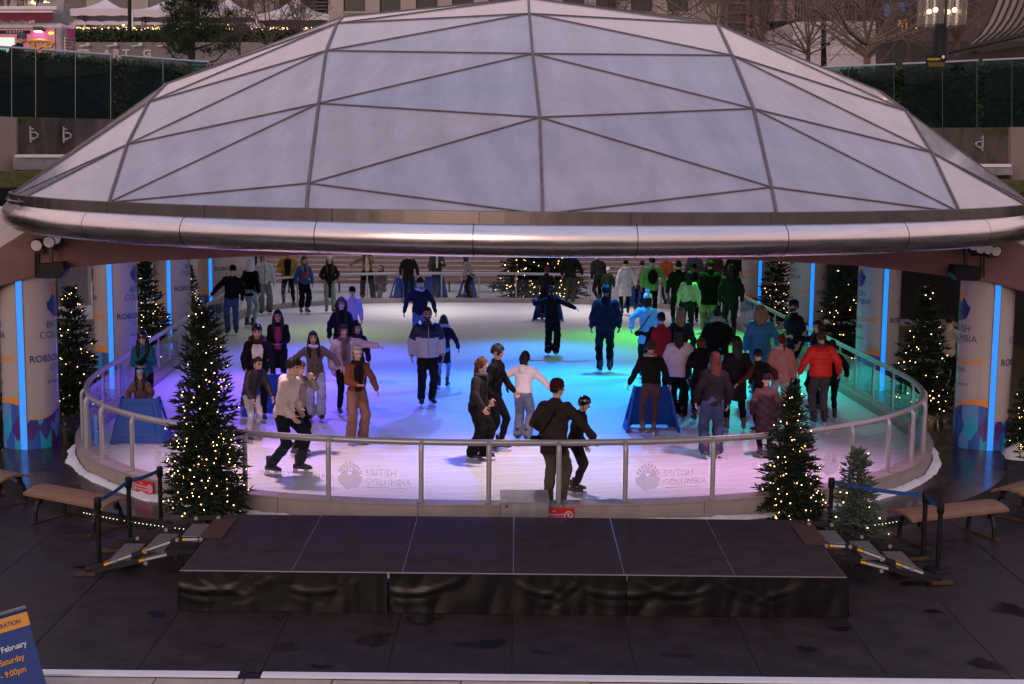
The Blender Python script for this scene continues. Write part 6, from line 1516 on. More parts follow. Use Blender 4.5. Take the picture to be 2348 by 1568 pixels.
fir('far', fp_(168, 900, 27.0), 'lit fir behind the nearest left pillar', .92, 0, **far_kw)
fir('far2', fp_(336, 800, 33.0), 'narrow lit fir behind the second left pillar', .98, 1, **far_kw2)
fir('far2', fp_(436, 750, 39.2), 'lit fir behind the third left pillar', .72, 2, **far_kw2)
fir('far', fp_(2112, 900, 27.6), 'lit fir between the first and second right pillars', .94, 1.2, **far_kw)
fir('far2', fp_(1926, 800, 33.2), 'lit fir between the second and third right pillars', 1.1, .4, **far_kw2)
fir('far2', fp_(1778, 750, 38.6), 'lit fir between the third and farthest right pillars', 1.0, 2.4, **far_kw2)
fir('far', fp_(2352, 1080, 23.3), 'lit fir cut by the right edge beside the nearest right pillar', .62, .3, **far_kw)
fir('far', fp_(-14, 1040, 23.8), 'dark fir cut by the left edge beside the nearest left pillar', .5, .9, **far_kw)
m = MB(); m.lathe([(.30, 0), (.28, .05), (.16, .20), (.06, .26)], 20, c=tuple(fp_(2330, 1080, 23.3))); tag(m.build('tree_skirt', M_white, smooth=True), 'white cloth skirt at the foot of the right edge fir', 'tree skirt')
fir('broad', V((4 - .9, 48.6, .09)), 'broad dark fir covered in warm lights at the far end of the rink', 1., 0, H=4.2, R=1.55, seed=15, levels=34, per=18, tl=.24, tw=.032, bulbs=420, br=.014, power=.75)

# ================================================================ UPPER LEVEL BEHIND THE DOME
M_leaf = mat('hedge_leaf', (.034, .060, .022), .6, var=.4, scale=3, isl=.6, spec=.3)
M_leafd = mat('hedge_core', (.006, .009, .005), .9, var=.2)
M_moss = mat('moss', (.06, .068, .018), .95, var=.5, scale=9, bump=.8, bscale=30)
M_bgl = glass('green_glass', (.55, .70, .65), .03, .015, haze=.004, hazec=(.3, .45, .42))
M_bgle = mat('glass_edge', (.03, .085, .075), .2, var=0)
def qbox(pts, d):
    """solid with a front outline given as world points, pushed back by d"""
    m = MB(); n = len(pts); d = V(d); m.add(list(pts)+[p+d for p in pts], [tuple(range(n-1, -1, -1)), tuple(range(n, 2*n))]+[(i, (i+1) % n, n+(i+1) % n, n+i) for i in range(n)]); return m
YL = lambda x: 29.6+(x+40)/530*3.2
YRt = lambda x: 30.4+(2360-x)/460*2.6
def wq(x0, x1, yt0, yt1, yb0, yb1, Yf, off=0.):
    return [W(x0, yb0, Yf(x0)+off), W(x1, yb1, Yf(x1)+off), W(x1, yt1, Yf(x1)+off), W(x0, yt0, Yf(x0)+off)]
# planter walls
tag(qbox(wq(36, 520, 268, 279, 386, 392, YL), (0, .3, 0)).build('planter_wall', M_concw), 'dark stained concrete planter wall left of the dome', 'wall')
tag(qbox(wq(-460, 36.5, 250, 268.5, 392, 392, YL, -.12), (0, .45, 0)).build('concrete_pier', M_agg), 'pale pebbled concrete pier at the left edge', 'pier')
tag(qbox(wq(1880, 2317, 294, 292, 400, 415, YRt), (0, .3, 0)).build('planter_wall', M_concw), 'dark stained concrete planter wall right of the dome', 'wall')
tag(qbox(wq(2316.5, 2800, 291.5, 289, 415, 430, YRt, -.12), (0, .45, 0)).build('concrete_pier', M_agg), 'pale pebbled concrete pier at the right edge', 'pier')
for (x0, x1, ya, yb, Yf, nm) in ((30, 250, 357, 390, YL, 'left'), (2238, 2322, 379, 402, YRt, 'right')):
    t = thing('metal_flashing', 'long grey metal flashing below the %s planter wall' % nm, 'flashing', W((x0+x1)/2, yb, Yf(x0)-.3), 0, 'grey flashings'); qbox(wq(x0, x1, ya, ya, yb, yb, Yf, -.35), (0, .3, 0)).build('cover', M_galv, t, bevel=.01)
    qbox(wq(x0+4, x1-4, ya-3, ya-3, ya+4, ya+4, Yf, -.38), (0, .36, 0)).build('cap', M_white, t)
for (x0, x1, ya, yb, Y) in ((-30, 92, 394, 430, 27.9), (2288, 2380, 414, 442, 27.9)):
    tag(qbox(wq(x0, x1, ya, ya, yb, yb, lambda x: Y), (0, 1.4, 0)).build('moss_bed', M_moss), kind='stuff')
# steel loops on the planter walls
def loop(x, y, Yf, sg, label):
    c = W(x, y, Yf(x)-.02); t = thing('wall_bracket', label, 'bracket', c, 0, 'steel brackets on the planter walls')
    m = MB(); m.box(c+V((-.02, -.05, -.17)), c+V((.02, 0, .17))); m.build('plate', M_galv, t, bevel=.004)
    m = MB(); m.tube([c+V((sg*.02, -.06, .04)), c+V((sg*.11, -.06, .04)), c+V((sg*.16, -.06, .0)), c+V((sg*.15, -.06, -.05)), c+V((sg*.10, -.06, -.08)), c+V((sg*.02, -.06, -.08))], .016, 8); m.build('loop', M_rail, t, smooth=True)
    for dz in (-.12, .1): m = MB(); m.box(c+V((sg*.02, -.05, dz)), c+V((sg*.07, -.01, dz+.03))); m.build('lug', M_galv, t)
loop(71, 308, YL, 1, 'left steel bracket on the left planter wall'); loop(147, 309, YL, 1, 'right steel bracket on the left planter wall, nearer the dome'); loop(2251, 329, YRt, -1, 'steel bracket on the right planter wall')
# glass balustrades
def balustrade(segs, topf, botf, Yf, label):
    c = W(segs[0][0], 290, Yf(segs[0][0])); t = thing('glass_balustrade', label, 'balustrade', c)
    for x0, x1 in segs:
        o = qbox(wq(x0, x1, topf(x0), topf(x1), botf(x0), botf(x1), Yf, .05), (0, .02, 0)).build('glass_panel', M_bgl, t)
        a, b = W(x1-.1, botf(x1), Yf(x1)+.048), W(x1-.1, topf(x1), Yf(x1)+.048); m = MB(); m.bar(a, b, .012, .024, up=(0, 1, 0)); m.build('glass_edge', M_bgle, t)
    runs = []; 
    for x0, x1 in segs:
        if runs and abs(runs[-1][1]-x0) < 3: runs[-1][1] = x1
        else: runs.append([x0, x1])
    for x0, x1 in runs: m = MB(); m.tube([W(x0-3, topf(x0)-1, Yf(x0)+.06), W(x1+3, topf(x1)-1, Yf(x1)+.06)], .022, 8); m.build('top_rail', M_rail, t, smooth=True)
tl_ = lambda x: 108+(x)/470*35; bl_ = lambda x: 268+x/255*7.5
balustrade([(-220, -131), (-130, -46), (-45, 27), (28, 82), (100, 173), (173.6, 254), (280, 374), (374.6, 476)], tl_, bl_, YL, 'green glass balustrade above the left planter wall')
tr_ = lambda x: 155-(x-1900)/450*20; br2 = lambda x: 292
balustrade([(1880, 1945), (1946, 2049), (2072, 2160), (2160.6, 2239), (2256, 2319), (2319.6, 2390), (2390.6, 2480), (2500, 2590)], tr_, br2, YRt, 'green glass balustrade above the right planter wall')
def moss_fringe(x0, x1, y0, y1, Yf, n, seed, nm):
    r = random.Random(seed); m = MB()
    for i in range(n):
        x = r.uniform(x0, x1); q = W(x, y0+(y1-y0)*(x-x0)/(x1-x0)+abs(r.gauss(0, 9))*(1+noise.noise((x*.05, seed, 0))), Yf(x)-.012-.01*r.random()); a = V((r.gauss(0, 1), r.gauss(0, .3), r.gauss(0, 1))).normalized()*r.uniform(.012, .035); b = V((-a.z, .2*a.y, a.x))*.7
        m.add([q-a, q+b, q+a, q-b], [(0, 1, 2, 3)])
    tag(m.build('moss_fringe', M_moss), kind='stuff')
moss_fringe(36, 500, 270, 279, YL, 1500, 1, 'left'); moss_fringe(2120, 2317, 295, 294, YRt, 900, 2, 'right')
def hedge(name, x0, x1, yt, yb, Yf, depth, n, label, seed, size=.09):
    r = random.Random(seed); t = thing(name, label, 'hedge', W((x0+x1)/2, yb, Yf((x0+x1)/2)+.4)); zt = lambda x: yt(x)+5
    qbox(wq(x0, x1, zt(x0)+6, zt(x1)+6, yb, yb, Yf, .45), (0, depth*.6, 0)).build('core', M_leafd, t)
    m = MB()
    for i in range(n):
        x = r.uniform(x0, x1); y = r.uniform(yt(x)-4*r.random(), yb); q = W(x, y, Yf(x)+.22+abs(r.gauss(0, .16))); q.z += .06*noise.noise(q*2); a = V((r.gauss(0, 1), r.gauss(0, 1), r.gauss(0, 1))).normalized(); b = a.orthogonal().normalized(); s = size*r.uniform(.5, 1.2)
        m.add([q-a*s, q+b*s*.4, q+a*s, q-b*s*.4], [(0, 1, 2, 3)])
    o = m.build('foliage', M_leaf, t); o['kind'] = 'stuff'
hedge('hedge', -420, 500, lambda x: tl_(x)+12, 276, YL, 1.2, 14000, 'dark clipped hedge behind the left glass balustrade', 1)
hedge('hedge', 1905, 2780, lambda x: tr_(x)+9, 292, YRt, 1.2, 14000, 'dark clipped hedge behind the right glass balustrade', 2)
# teal pennant with white waves behind the left glass
t = thing('pennant', 'teal pennant with pale wave lines behind the left glass near the dome', 'pennant', W(454, 168, 32.9)); qbox(wq(437, 472, 144, 144, 180, 180, lambda x: 32.75), (0, .02, 0)).build('cloth', mat('teal_cloth', (.02, .16, .13), .7), t)
m = MB()
for k in range(4):
    for j in range(12):
        xa, xb = 440+j*2.5, 440+(j+1)*2.5; f = lambda x: 148+k*8+1.6*math.sin(x*.55)
        m.add([W(xa, f(xa)+2, 32.74), W(xb, f(xb)+2, 32.74), W(xb, f(xb), 32.74), W(xa, f(xa), 32.74)], [(0, 1, 2, 3)])
m.build('wave_print', mat('pale_teal', (.35, .55, .48), .7), t)

# --- terrace with hedge, lettered wall, rail lights and tents
YT = 60.; M_stone = mat('terrace_concrete', (.20, .175, .165), .85, var=.25, scale=.8, bump=.2)
flat = lambda Y: (lambda x: Y)
wall_t = thing('terrace_wall', 'grey terrace wall with raised outline letters behind the hedge', 'wall', W(360, 160, YT))
qbox(wq(60, 900, 97, 97, 200, 200, flat(YT)), (0, .5, 0)).build('wall', M_stone, wall_t)
M_let = mat('letter_metal', (.55, .52, .52), .4, metal=.5)
def outline_text(txt, x, y, h):
    p = W(x, y, YT-.06); q = W(x+100, y, YT-.06); s = (q-p).length/100
    v, f = text_mesh(txt, h*s/.7, 'LEFT', .016); v2, f2 = text_mesh(txt, h*s/.7, 'LEFT', -.022); m = MB()
    M2 = lambda v, dy: [p+V((a*1.12, dy, b)) for a, b, c in v]
    m.add(M2(v, 0), f); m.build('letter', M_let, wall_t)
    m = MB(); m.add(M2(v2, -.012), f2); m.build('letter_face', M_stone, wall_t)
for tx, x in (('E', 178), ('R', 192), ('A', 236), ('R', 259), ('T', 281), ('G', 327)): outline_text(tx, x, 130.5, 17)
for x in (202, 265, 322, 380): 
    c = W(x, 103, YT-.15); t = thing('sign_lamp', 'small grey lamp bracket on the terrace wall, at %s' % {202: 'its left end', 265: 'the first T', 322: 'the G', 380: 'the pine'}[x], 'lamp', c, 0, 'lamp brackets on the terrace wall'); m = MB(); m.sphere(c, .10, 8, 6); m.build('head', M_let, t); m = MB(); m.bar(c, c+V((-.35, -.05, -.06)), .04, .04); m.bar(c, c+V((0, .15, 0)), .05, .05); m.build('arm', M_let, t)
hedge('hedge', 165, 760, lambda x: 72, 98, flat(YT+.1), 1.4, 3500, 'clipped hedge along the top of the terrace wall', 3, .14)
rl = thing('terrace_rail', 'dark terrace railing wound with tiny warm lights', 'railing', W(400, 70, YT+1)); m = MB(); m.bar(W(160, 67, YT+1), W(800, 67, YT+1), .08, .08); m.build('rail', M_black, rl)
for x in range(170, 800, 42): m = MB(); m.bar(W(x, 67, YT+1), W(x, 90, YT+1), .06, .06); m.build('post', M_black, rl)
m = MB(); r = random.Random(4)
for i in range(170): m.sphere(W(r.uniform(165, 760), 65+r.uniform(-2, 3.5), YT+.9), .017, 5, 3)
tag(m.build('fairy_lights', glow('rail_bulb', (1, .55, .2), 5, False), rl), kind='stuff')
M_tent = mat('tent_fabric', (.62, .57, .58), .7, var=.08, scale=2); M_tleg = mat('tent_leg', (.40, .38, .38), .4, metal=.4)
def tent(x0, x1, peak, eave, val, leg, Y, dep, label):
    t = thing('tent', label, 'tent', W((x0+x1)/2, leg, Y+dep/2), 0, 'white tents on the terrace')
    a, b = W(x0, eave, Y), W(x1, eave, Y); c, d = a+V((0, dep, 0)), b+V((0, dep, 0)); pk = (a+d)/2; pk.z = W((x0+x1)/2, peak, Y+dep/2).z
    m = MB(); cor = [a, b, d, c]; n = 6
    for i in range(4):
        p, q = cor[i], cor[(i+1) % 4]; rows = []
        for k in range(n+1):
            f = k/n; u = p.lerp(pk, f); w_ = q.lerp(pk, f); sag = -.22*math.sin(math.pi*f)*abs(pk.z-a.z); u = u+V((0, 0, sag)); w_ = w_+V((0, 0, sag)); rows.append([u.lerp(w_, j/4) for j in range(5)])
        for k in range(n):
            for j in range(4): m.add([rows[k][j], rows[k][j+1], rows[k+1][j+1], rows[k+1][j]], [(0, 1, 2, 3)])
    m.build('canopy', M_tent, t, smooth=True)
    h = a.z-W(x0, val, Y).z
    for i in range(4):
        p, q = cor[i], cor[(i+1) % 4]; m = MB(); N = 10
        for j in range(N):
            u, w_ = p.lerp(q, j/N), p.lerp(q, (j+1)/N); m.add([u-V((0, 0, h*(1+.08*math.sin(j*2)))), w_-V((0, 0, h*(1+.08*math.sin((j+1)*2)))), w_, u], [(0, 1, 2, 3)])
        m.build('valance', M_tent, t)
    zl = W(x0, leg, Y).z
    for p in cor: m = MB(); m.bar(p-V((0, 0, .05)), V((p.x, p.y, zl)), .07, .07); m.build('leg', M_tleg, t)
tent(158, 296, -2, 20, 36, 66, 63, 2.6, 'white tent on the terrace above the food truck'); tent(303, 440, -3, 22, 39, 66, 63, 2.6, 'white tent on the terrace left of the pine'); tent(447, 583, -3, 24, 40, 66, 63, 2.6, 'white tent on the terrace behind the pine'); tent(588, 752, -8, 32, 46, 80, 61.5, 3.2, 'white tent on the terrace nearest the dome')
for i, (x0, x1) in enumerate(((170, 300), (306, 436), (452, 575))): tent(x0, x1, 30, 47, 57, 70, 70, 2.6, 'white tent of the back row, %s' % ('left one', 'middle one', 'right one')[i])
M_cream = mat('cream_wall', (.42, .35, .31), .8, var=.12, scale=1); wp = thing('market_hut', 'cream market hut wall under the tents with dark posts and bulbs', 'hut', W(400, 70, 73)); qbox(wq(150, 640, 52, 52, 95, 95, flat(73)), (0, .3, 0)).build('wall', M_cream, wp)
for x in (235, 289, 355, 405, 455, 520): qbox(wq(x-3, x+3, 50, 50, 90, 90, flat(72.8)), (0, .2, 0)).build('post', M_dark, wp)
for x, y in ((173, 52), (235, 54), (283, 57), (355, 55), (404, 55), (521, 55)): m = MB(); m.sphere(W(x, y, 72.2), .06, 8, 6); m.build('bulb', M_bulb, wp)

# --- stone gallery facade with recessed windows, and the towers to its right
YG = 86.; M_gst = mat('gallery_stone', (.36, .30, .27), .85, var=.15, scale=.5, bump=.1); M_win = mat('dark_window', (.016, .02, .024), .12, var=.2, scale=.4); M_wf = mat('window_frame', (.05, .042, .042), .5)
gal = thing('gallery_building', 'pale stone building with a row of dark windows behind the dome', 'building', W(1180, 100, YG))
wins = [(787, 837, -60, 26), (870, 918, -60, 28), (953, 1003, -60, 22), (1036, 1086, -60, 26), (1120, 1170, -60, 26), (1204, 1254, -60, 26), (1290, 1340, -60, 10), (1366, 1412, -60, 26), (1446, 1496, -60, 27), (1530, 1578, -60, 27)]
xs = [752]+[v for w in wins for v in w[:2]]+[1662]
for k in range(0, len(xs), 2): qbox(wq(xs[k], xs[k+1], -160, -160, 160, 160, flat(YG)), (0, 1.2, 0)).build('wall', M_gst, gal)
for k, (x0, x1, ya, yb) in enumerate(wins):
    qbox(wq(x0, x1, yb, yb, 160, 160, flat(YG)), (0, 1.2, 0)).build('wall', M_gst, gal)
    w_ = qbox(wq(x0, x1, ya, ya, yb, yb, flat(YG+.42)), (0, .1, 0)).build('window', M_win, gal)
    for q in (wq(x0, x0+3.5, ya, ya, yb, yb, flat(YG+.3)), wq(x1-3.5, x1, ya, ya, yb, yb, flat(YG+.3)), wq(x0+3.5, x1-3.5, yb-3.5, yb-3.5, yb, yb, flat(YG+.3))): qbox(q, (0, .1, 0)).build('frame', M_wf, w_)
    qbox(wq(x0-2, x1+2, yb, yb, yb+5, yb+5, flat(YG-.1)), (0, .25, 0)).build('sill', M_gst, gal)
gw = thing('gallery_wing', 'darker stone wing of the gallery behind the white tents', 'building', W(300, 60, 92)); qbox(wq(-1100, 700, -200, -200, 200, 160, flat(92)), (0, 2, 0)).build('wall', mat('wing_stone', (.17, .14, .13), .85, var=.3, scale=.4), gw)
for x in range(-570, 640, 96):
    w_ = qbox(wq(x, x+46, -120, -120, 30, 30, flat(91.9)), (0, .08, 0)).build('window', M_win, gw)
lv = thing('louvred_bay', 'dark louvred bay at the left end of the stone building', 'building', W(720, 60, YG)); qbox(wq(640, 751.5, -160, -160, 160, 160, flat(YG+.5)), (0, 1, 0)).build('wall', M_dark, lv)
for k in range(14): qbox(wq(690, 750, -60+k*8, -60+k*8, -57+k*8, -57+k*8, flat(YG+.3)), (0, .3, 0)).build('louvre', M_wf, lv)
M_tow = mat('tower_brown', (.16, .105, .10), .7, var=.2, scale=.4); M_rose = mat('tower_rose', (.27, .17, .16), .7, var=.12, scale=.4); M_wht = mat('white_cladding', (.52, .47, .49), .6, var=.06, scale=.3); M_fin = mat('grey_fin', (.13, .11, .115), .6, var=.2)
tw = thing('brown_tower', 'brown tower with dark glass bays behind bare trees', 'building', W(1730, 100, 84))
qbox(wq(1662, 1840, -160, -160, 200, 200, flat(84.5)), (0, 2, 0)).build('glass_wall', M_win, tw)
for x0, x1, mm in ((1662, 1668, M_tow), (1712, 1741, M_rose), (1752, 1763, M_rose), (1772, 1815, M_tow)): qbox(wq(x0, x1, -160, -160, 200, 200, flat(84)), (0, .6, 0)).build('pier', mm, tw)
for k in range(9): qbox(wq(1668, 1712, -40+22*k, -40+22*k, -34+22*k, -34+22*k, flat(84.2)), (0, .3, 0)).build('spandrel', M_tow, tw); qbox(wq(1718, 1726, -30+26*k, -30+26*k, -14+26*k, -14+26*k, flat(83.9)), (0, .12, 0)).build('window', M_win, tw)
wb = thing('white_building', 'white clad building under a dark finned upper floor on the right', 'building', W(1950, 150, 80))
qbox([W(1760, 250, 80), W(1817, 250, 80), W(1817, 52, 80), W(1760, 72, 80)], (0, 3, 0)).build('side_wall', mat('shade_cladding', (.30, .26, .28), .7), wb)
qbox(wq(1817, 2030, 50, 47, 250, 250, flat(79.9)), (0, 3, 0)).build('white_wall', M_wht, wb)
for y in (75, 100, 125): qbox(wq(1817, 2030, y, y, y+.8, y+.8, flat(79.88)), (0, .03, 0)).build('joint', M_fin, wb)
qbox(wq(1762, 2060, -160, -160, 49, 46, flat(81)), (0, 2, 0)).build('upper_wall', M_fin, wb)
for x in range(1826, 2056, 7): qbox(wq(x, x+2.4, -160, -160, 49, 47, flat(80.7)), (0, .3, 0)).build('fin', M_tow, wb)
for x in (1775, 1805, 1920): qbox(wq(x, x+16, -160, -160, 49, 47, flat(80.5)), (0, .3, 0)).build('pier', M_rose, wb)
db = thing('dark_building', 'dark building with blue lit windows behind the lamp post', 'building', W(2150, 150, 78)); qbox(wq(2030.5, 2500, -160, -160, 250, 250, flat(78)), (0, 3, 0)).build('wall', mat('dark_brick', (.075, .048, .045), .8, var=.3, scale=1), db)
M_bluewin = glow('blue_window', (.09, .24, .6), .28); M_gold = glow('gold_light', (1, .45, .06), .8)
for x0, x1, ya, yb in ((2026, 2040, 8, 38), (2056, 2074, 6, 36), (2080, 2092, 6, 34)): qbox(wq(x0, x1, ya, ya, yb, yb, flat(77.7)), (0, .1, 0)).build('window', M_bluewin, db)
m = MB(); r = random.Random(9)
for i in range(60): m.sphere(W(2057+abs(r.gauss(0, 18)), 46+abs(r.gauss(0, 11)), 70), .042, 5, 3)
tag(m.build('fairy_lights', M_gold), 'cluster of golden lights hanging behind the bare tree', 'string lights', kind='stuff')
qbox(wq(2030, 2500, 92, 96, 200, 200, flat(58)), (0, .5, 0)).build('low_wall', M_dark, db)

# --- bare trees, pine
M_twig = mat('twig', (.105, .070, .055), .9, var=.3, scale=3); M_twigp = mat('twig_pale', (.16, .12, .09), .9, var=.3, scale=3)
def bare_tree(p, H, label, seed, limbs=9, low=20, trunk_r=.06, mt=None, thick=1.):
    """short trunk breaking into many long curved limbs, each with side branches and fine twigs"""
    r = random.Random(seed); tk = MB(); br_ = MB()
    t = thing('bare_tree', label, 'tree', p, 0, 'bare winter trees')
    def arc(a, d, L, r0, r1, n, sides, mb, droop=0.):
        pts = [a]; dd = d.copy(); dirs = []
        for i in range(n): dd = (dd+V((r.gauss(0, .10), r.gauss(0, .10), r.gauss(droop, .07)))).normalized(); pts.append(pts[-1]+dd*L/n); dirs.append(dd.copy())
        mb.tube(pts, [r0+(r1-r0)*i/n for i in range(n+1)], sides); return pts, dirs
    h0 = H*.12; tk.tube([V((0, 0, -.5)), V((0, 0, 0)), V((.02, 0, h0)), V((0, .02, h0*1.5))], [trunk_r*1.3, trunk_r*1.1, trunk_r, trunk_r*.6], 8)
    for l in range(limbs):
        az = 2*math.pi*l/limbs+r.uniform(-.4, .4); el = R_(r.uniform(low, 82)); d = V((math.cos(az)*math.cos(el), math.sin(az)*math.cos(el), math.sin(el)))
        L = H*r.uniform(.45, .72); pts, dirs = arc(V((0, 0, h0*r.uniform(.7, 1.5))), d, L, trunk_r*r.uniform(.4, .6)*thick, .008, 7, 5, tk, .03)
        for j in range(11):
            f = r.uniform(.22, 1.); i = min(6, int(f*7)); q = pts[i].lerp(pts[i+1], f*7-i) if f < 1 else pts[-1]
            sd = V((r.gauss(0, 1), r.gauss(0, 1), r.gauss(.2, .6))).normalized(); p2, d2 = arc(q, (dirs[i]*.7+sd*.85).normalized(), L*r.uniform(.25, .5), .013*thick, .006, 4, 3, br_, .04)
            for k in range(7):
                g = r.uniform(.15, 1.); i2 = min(3, int(g*4)); q2 = p2[i2].lerp(p2[i2+1], g*4-i2) if g < 1 else p2[-1]
                sd = V((r.gauss(0, 1), r.gauss(0, 1), r.gauss(.15, .6))).normalized(); arc(q2, (d2[i2]*.6+sd*.9).normalized(), L*r.uniform(.10, .22), .0065*thick, .004, 2, 3, br_)
    tk.build('trunk', mt or M_twig, t, local=True, smooth=True); o = br_.build('branches', mt or M_twig, t, local=True); o['kind'] = 'stuff'; return t
def at_base(x, y, Y): return W(x, y, Y)
bare_tree(at_base(612, 128, 52), 4.4, 'bare tree in front of the white tent nearest the dome', 1, 9, 25)
bare_tree(at_base(690, 116, 56), 4.0, 'thin bare tree beside the louvred bay', 2, 7, 35, .045)
bare_tree(at_base(548, 140, 50), 3.4, 'low bare shrub tree right of the pine', 6, 9, 15, .045)
bare_tree(at_base(1985, 172, 40), 5.4, 'large spreading bare tree right of the dome', 3, 15, 4, .10, M_twigp, 1.15)
bare_tree(at_base(1850, 165, 46), 5.4, 'bare tree in front of the white building', 4, 12, 10, .07)
bare_tree(at_base(1745, 128, 53), 5.6, 'bare tree in front of the brown tower', 5, 12, 10, .07)
bare_tree(at_base(1640, 100, 57), 5.4, 'bare tree at the left side of the brown tower', 13, 11, 15, .06, M_twigp)
bare_tree(at_base(1545, 80, 60), 4.6, 'bare tree top rising behind the dome', 7, 11, 15, .055)
bare_tree(at_base(1400, 70, 60), 3.6, 'low bare tree top behind the middle of the dome', 8, 10, 10, .05)
bare_tree(at_base(2190, 150, 46), 6.4, 'bare tree behind the ribbed pavilion roof', 9, 13, 8, .08)
bare_tree(at_base(2080, 150, 44), 5.6, 'bare tree between the large one and the lamp post', 14, 12, 8, .08)
bare_tree(at_base(20, 60, 66), 4.0, 'bare tree behind the roof of the food truck', 10, 8, 25)
# pine with clumped needles
def pine(p, H, label, seed):
    r = random.Random(seed); t = thing('pine_tree', label, 'tree', p); tk = MB(); cr = MB()
    tk.tube([V((0, 0, 0)), V((.08, 0, H*.5)), V((.05, .05, H))], [.13, .09, .03], 8)
    def clump(c, R):
        for i in range(int(900*R)):
            d = V((r.gauss(0, 1), r.gauss(0, 1), r.gauss(.35, .8))).normalized(); tuft(cr, c+d*R*r.uniform(.1, .85), (d+V((0, 0, .5))).normalized(), r.uniform(.07, .13), .010, r)
    bl = [(.12, 1.15, -2.4), (.10, 1.3, .3), (.20, 1.1, 2.6), (.25, 1.25, -.4), (.32, .8, -2.7), (.36, 1.2, .2), (.44, .9, 2.9), (.52, .85, .5), (.58, .75, -2.6), (.66, .5, .6), (.72, .6, 2.6), (.82, .40, -.5), (.9, .32, 2.2), (.15, .9, -1.5), (.3, .9, -1.2), (.45, .8, -1.6), (.62, .6, -1.3), (.78, .4, -1.8)]
    for f, L, a in bl:
        b = V((.05, 0, H*f)); d = V((math.cos(a), math.sin(a), .25)).normalized(); tip = b+d*L+V((0, 0, .3*L)); tk.tube([b, b+d*L*.6, tip], [.045, .03, .012], 5)
        for q in (.4, .6, .8, 1.):
            c = b.lerp(tip, q)+V((r.gauss(0, .1), r.gauss(0, .1), r.gauss(.06, .08))); clump(c, r.uniform(.24, .36))
    for q in (.86, .93, 1.0, 1.05): clump(V((.05+r.gauss(0, .05), 0, H*q)), .26)
    tk.build('trunk', M_bark, t, local=True, smooth=True); o = cr.build('crown', mat('pine_needles', (.022, .040, .014), .65, var=.3, isl=.6, spec=.3), t, local=True); o['kind'] = 'stuff'
pine(W(438, 175, 47), 3.3, 'dark green clumpy pine beside the dome in front of the terrace', 2)

# --- lamp posts, sign, pavilion, truck
M_clear = glass('clear_acrylic', (.93, .92, .90), .12, .03, haze=.02, hazec=(.9, .8, .65))
M_lampb = glow('lamp_bulb', (1., .62, .30), 5, sample=False)
def lamp_post(x, y0, y1, Y, label, wpx=30):
    s = FPX/Y; p = W(x, y0, Y); t = thing('street_lamp', label, 'street lamp', p, 0, 'lamp posts with clear cylinders'); r = wpx/2/s
    h = W(x, y1, Y).z-p.z; m = MB(); m.lathe([(r*1.3, 0), (r*1.15, h*.42), (r*.85, h*.45), (r*.8, h)], 16); m.build('pole', M_black, t, local=True, smooth=True)
    for k in range(4):
        a = math.pi/4+k*math.pi/2; c = V((.37*math.cos(a), .37*math.sin(a), 0)); zb = W(x, 57, Y).z-p.z
        m = MB(); n = 20; ring = lambda z, R: [c+V((R*(1+.03*math.cos(8*q))*math.cos(q), R*(1+.03*math.cos(8*q))*math.sin(q), z)) for q in [2*math.pi*j/n for j in range(n)]]
        m.loft([ring(zb, .235), ring(zb+1.3, .235)], caps=False); m.loft([ring(zb, .225), ring(zb+.012, .24)], caps=False); gl_ = m.build('glass_cylinder', M_clear, t, local=True, smooth=True)
        for dz in (.32, .75): m = MB(); m.sphere(c*.85+V((0, 0, zb+dz)), .058, 10, 8); b = m.build('bulb', M_lampb, t, local=True, smooth=True)
        m = MB(); m.bar(V((0, 0, zb+1.0)), c+V((0, 0, zb+1.0)), .04, .04); m.bar(c*.85+V((0, 0, zb+.2)), c*.85+V((0, 0, zb+1.0)), .02, .02); m.build('arm', M_black, t, local=True)
lamp_post(2152, 160, -60, 33.4, 'black lamp post with clear glass cylinders and warm bulbs on the right')
lamp_post(97, 120, -60, 52, 'black lamp post with clear cylinders behind the food truck', 26)
for x, ya, yb, Y, nm in ((1888, 160, 33, 47, 'tall thin black street pole in front of the white building'), (297, 78, -60, 58, 'thin black pole between the two left tents'), (453, 60, -60, 59, 'thin black pole behind the pine top')):
    a, b = W(x, ya, Y), W(x, yb, Y); t = thing('street_pole', nm, 'pole', a, 0, 'thin black street poles'); m = MB(); m.tube([a, b], [.10 if x > 1000 else .075, .07], 10); m.build('pole', M_black, t, smooth=True)
    if x > 1000: m = MB(); m.tube([b+V((0, 0, -.15)), b+V((.25, 0, .05)), b+V((.7, 0, .25)), b+V((1.3, 0, .32))], .03, 6); m.build('arm', M_black, t, smooth=True); m = MB(); m.bar(W(1882, 102, Y), W(1902, 102, Y), .12, .06); m.build('collar', M_black, t)
t = thing('canopy_sign', 'small black sign with yellow CANOPY lettering on the glass by the lamp post', 'sign', W(2145, 152, 30.95)); qbox(wq(2123, 2167, 126.5, 126.5, 158, 158, flat(30.9)), (0, .03, 0)).build('panel', M_black, t)
M_ylet = mat('yellow_print', (.75, .55, .02), .5, var=0); m = MB(); p = W(2140.5, 138.5, 30.89); flat_text(m, 'CANOPY', .072, p, (1, 0, 0), (0, 0, 1), .0, 'CENTER', .02); m.build('lettering', M_ylet, t)
m = MB()
for k in range(6): a = W(2127, 143.5+k*1.7, 30.89); m.add([a, a+V((.36, 0, 0)), a+V((.36, 0, .005)), a+V((0, 0, .005))], [(0, 1, 2, 3)])
m.build('small_print', mat('dim_yellow', (.30, .24, .02), .6, var=0), t); m = MB(); c = W(2162, 130.5, 30.89); m.add([c+V((.035*math.cos(q), 0, .035*math.sin(q))) for q in [2*math.pi*j/14 for j in range(14)]], [tuple(range(14))]); m.build('round_badge', M_white, t)
